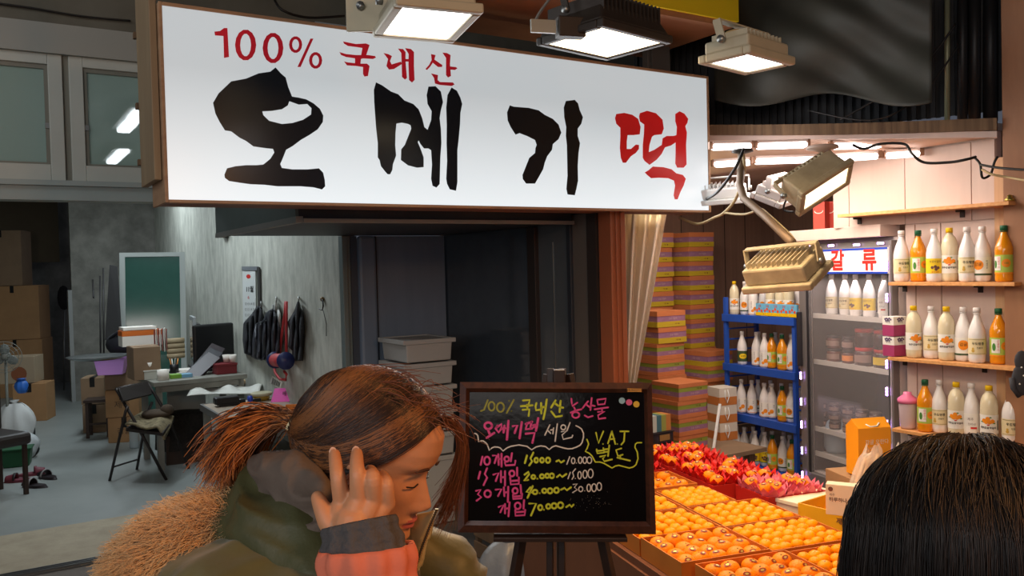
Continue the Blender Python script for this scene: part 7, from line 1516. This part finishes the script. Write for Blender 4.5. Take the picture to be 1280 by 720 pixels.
# fur trim of the hood
spine = [PD(300, 668, 1.15), PD(264, 668, 1.13), PD(226, 678, 1.12), PD(196, 702, 1.12), PD(182, 750, 1.13)]
sm = bez(spine, 24); lines = []
furm = mat('fur_tan', S(240, 196, 140), .6, c2=S(214, 164, 108), vs=16, sheen=.3)
for _ in range(15000):
    i = random.random()*23.99; k = int(i); c = sm[k].lerp(sm[k+1], i-k); t_ = (sm[k+1]-sm[k]).normalized(); th = random.uniform(0, 2*math.pi); a = t_.orthogonal().normalized(); b = t_.cross(a); d = a*math.cos(th)+b*math.sin(th)
    r0 = .030; L_ = random.uniform(.024, .052); c0 = c+d*r0; fl = (d*.8+Vector((-.45, -.1, .12))+jit(.22)).normalized(); lines.append([c0, c0+fl*L_*.5+jit(.001), c0+fl*L_*.85+Vector((-.004, 0, -.004))+jit(.002), c0+fl*L_+Vector((-.008, 0, -.010))+jit(.003)])
strands('fur_trim', lines, .00038, furm, wa)
m = M(); limb(m, spine, [.034, .04, .042, .04, .036], 14); pchild(m, 'fur_base', mat('fur_base', S(150, 100, 58), .9, var=.2, vs=30), wa)
m = M(); 
for sy in (-.1, .1): limb(m, [hip+Vector((0, sy*.7, .0)), Vector((hip.x+.04, hip.y+sy, .5)), Vector((hip.x, hip.y+sy, .10))], [.12, .085, .065], 16)
v, f = finish(m, .012, 5); m = M(); addmesh(m, v, f); pchild(m, 'trousers', mat('denim_dark', S(40, 44, 56), .8), wa)
for sy in (-.1, .1):
    m = M(); limb(m, [Vector((hip.x-.03, hip.y+sy, .055)), Vector((hip.x+.07, hip.y+sy, .045)), Vector((hip.x+.15, hip.y+sy, .035))], [.05, .042, .034], 12); v, f = finish(m, .007, 3); m = M(); addmesh(m, [Vector((p.x, p.y, max(.001, p.z))) for p in v], f); pchild(m, 'shoe', mat('shoe_dark', S(36, 32, 32), .5), wa)
# ---------------------------------------------------------------- dark-haired woman, back of head
BH = PD(1212, 692, .86); wb_ = thing('person', 'black-haired woman seen from behind at the bottom right corner', 'person', (BH.x+.06, BH.y-.02, 0))
BR_ = Matrix.Rotation(RAD(62), 4, 'Z') @ Matrix.Rotation(RAD(24), 4, 'Y'); BM = BR_.copy(); BM.translation = BH-Vector((0, 0, .02))
body = M(); hm2 = M(); head_mesh(hm2); body.v += [tuple(BM @ Vector(v)) for v in hm2.v]; body.f += hm2.f; body.mi += hm2.mi; body.sm += hm2.sm
nb = BH+Vector((-.01, -.03, -.22)); hp = Vector((wb_.location.x, wb_.location.y-.05, .86))
bm_ = M(); limb(bm_, [BM @ Vector((-.03, 0, -.03)), nb], [.052, .055]); limb(bm_, [nb, nb+Vector((0, 0, -.16)), (nb+hp)/2, hp], [.07, .12, .105, .13])
sd = BM.to_3x3() @ Vector((0, 1, 0)); sd.z = 0; sd.normalize(); fd = Vector((-sd.y, sd.x, 0))*-1
fwd = (BM.to_3x3() @ Vector((1, 0, 0))); fwd.z = 0; fwd.normalize()
for s_ in (-1, 1):
    sh = nb+sd*s_*.16+Vector((0, 0, -.05)); eb = sh+fwd*.04+Vector((0, 0, -.27)); hn = eb+fwd*.22-sd*s_*.05+Vector((0, 0, -.02)); limb(bm_, [nb+sd*s_*.05, sh, eb, hn], [.06, .052, .038, .026])
    for k, (dx, l) in enumerate(((-.030, .062), (-.010, .072), (.010, .068), (.029, .055))): a = hn+fwd*.05+sd*dx; limb(bm_, [hn, a, a+fwd*l*.6+Vector((0, 0, -.01)), a+fwd*l+Vector((0, 0, -.03))], [.02, .011, .009, .008], 10)
    limb(bm_, [hn, hn-sd*s_*.035+fwd*.03, hn-sd*s_*.045+fwd*.065], [.018, .011, .009], 10)
    limb(bm_, [hp+sd*s_*.07, Vector((hp.x, hp.y, .46))+sd*s_*.09+fwd*.03, Vector((hp.x, hp.y, .08))+sd*s_*.09], [.09, .058, .038])
v, f = finish(bm_, .006, 5); addmesh(body, v, f); pchild(body, 'body', [skin, lipm], wb_)
C2 = Vector((-.010, 0, .022)); R2 = Vector((.124, .106, .108))
cap = M(); cap.grid(lambda u_, v_: BM @ (C2+Vector((math.sin(.001+v_*math.radians(interp(abs((u_+.5) % 1-.5)*2, [0, .2, .4, .6, 1], [58, 70, 110, 140, 150])))*math.cos(2*math.pi*u_)*R2.x, math.sin(.001+v_*math.radians(interp(abs((u_+.5) % 1-.5)*2, [0, .2, .4, .6, 1], [58, 70, 110, 140, 150])))*math.sin(2*math.pi*u_)*R2.y, math.cos(.001+v_*math.radians(interp(abs((u_+.5) % 1-.5)*2, [0, .2, .4, .6, 1], [58, 70, 110, 140, 150])))*R2.z))*.97), 60, 30)
pchild(cap, 'hair_base', mat('hair_black_under', S(20, 16, 15), .6), wb_)
lines = []
top = Vector((.0, .0, .112))
for _ in range(7000):
    az = random.uniform(.62, 2*math.pi-.62); d = Vector((math.cos(az), math.sin(az), 0)); x_ = random.uniform(-.03, .07); r = Vector((x_, math.copysign(.003, d.y)+random.gauss(0, .002), .112-.6*max(0, x_)**2*9)); k = 1+random.uniform(-.01, .05); wv = random.uniform(.0, .012); wp = random.uniform(0, 6)
    on = lambda ph, k=k, d=d, r=r: C2+Vector((math.sin(ph)*d.x*R2.x, math.sin(ph)*d.y*R2.y, math.cos(ph)*R2.z))*k
    pts = []
    ph0 = random.uniform(.0, 1.1)
    for i in range(9): ph = ph0+(1.62-ph0)*i/8; sx = (r.x*(1-i/8)**1.5*math.cos(ph)); pts.append(BM @ (on(ph+.0)*1.0+Vector((sx, wv*math.sin(ph*3+wp), 0))))
    L_ = random.uniform(.12, .30); p = pts[-1]; out = (p-BH); out.z = 0; out = out.normalized() if out.length > 1e-4 else out
    cur = Vector(p)
    for i in range(7): cur = cur+Vector((0, 0, -L_/7))+out*(.004-.0022*i)+jit(.0008); pts.append(Vector(cur))
    lines.append(pts)
for _ in range(110):
    p = BM @ (C2+Vector((.02, .100, -.0))) if random.random() < .5 else BM @ (C2+Vector((.05, .09, .02))); pts = [p+jit(.008)]
    for i in range(9): pts.append(pts[-1]+Vector((-.003+.001*i, 0, -.022))+jit(.0016))
    lines.append(pts)
strands('hair', lines, .00055, [mat('hair_black_strand', S(20, 15, 13), .48, spec=.4), mat('hair_black_strand2', S(32, 24, 20), .48, spec=.45), mat('hair_brown_strand', S(42, 31, 25), .48, spec=.45)], wb_)
ck = M(); limb(ck, [nb+Vector((0, 0, -.05)), nb+Vector((0, 0, -.2)), (nb+hp)/2, hp+Vector((0, 0, -.1))], [.09, .15, .145, .16], 18)
for s_ in (-1, 1): sh = nb+sd*s_*.16+Vector((0, 0, -.05)); eb = sh+fwd*.04+Vector((0, 0, -.27)); hn = eb+fwd*.20-sd*s_*.05+Vector((0, 0, -.02)); limb(ck, [nb+sd*s_*.06+Vector((0, 0, -.03)), sh, eb, hn], [.085, .082, .06, .045], 14)
v, f = finish(ck, .01, 6); m = M(); addmesh(m, v, f); pchild(m, 'coat', mat('coat_black', S(34, 32, 34), .8, bump=.3), wb_)
m = M()
for s_ in (-1, 1): limb(m, [hp+sd*s_*.07, Vector((hp.x, hp.y, .46))+sd*s_*.09+fwd*.03, Vector((hp.x, hp.y, .1))+sd*s_*.09], [.12, .08, .06], 14)
v, f = finish(m, .012, 4); m = M(); addmesh(m, v, f); pchild(m, 'trousers', mat('trousers_black', S(30, 30, 34), .8), wb_)
for s_ in (-1, 1):
    b_ = Vector((hp.x, hp.y, .05))+sd*s_*.09; m = M(); limb(m, [b_-fwd*.03, b_+fwd*.07, b_+fwd*.15], [.048, .042, .034], 12); v, f = finish(m, .007, 3); m = M(); addmesh(m, [Vector((p.x, p.y, max(.001, p.z))) for p in v], f); pchild(m, 'shoe', mat('shoe_dark', (0, 0, 0)), wb_)
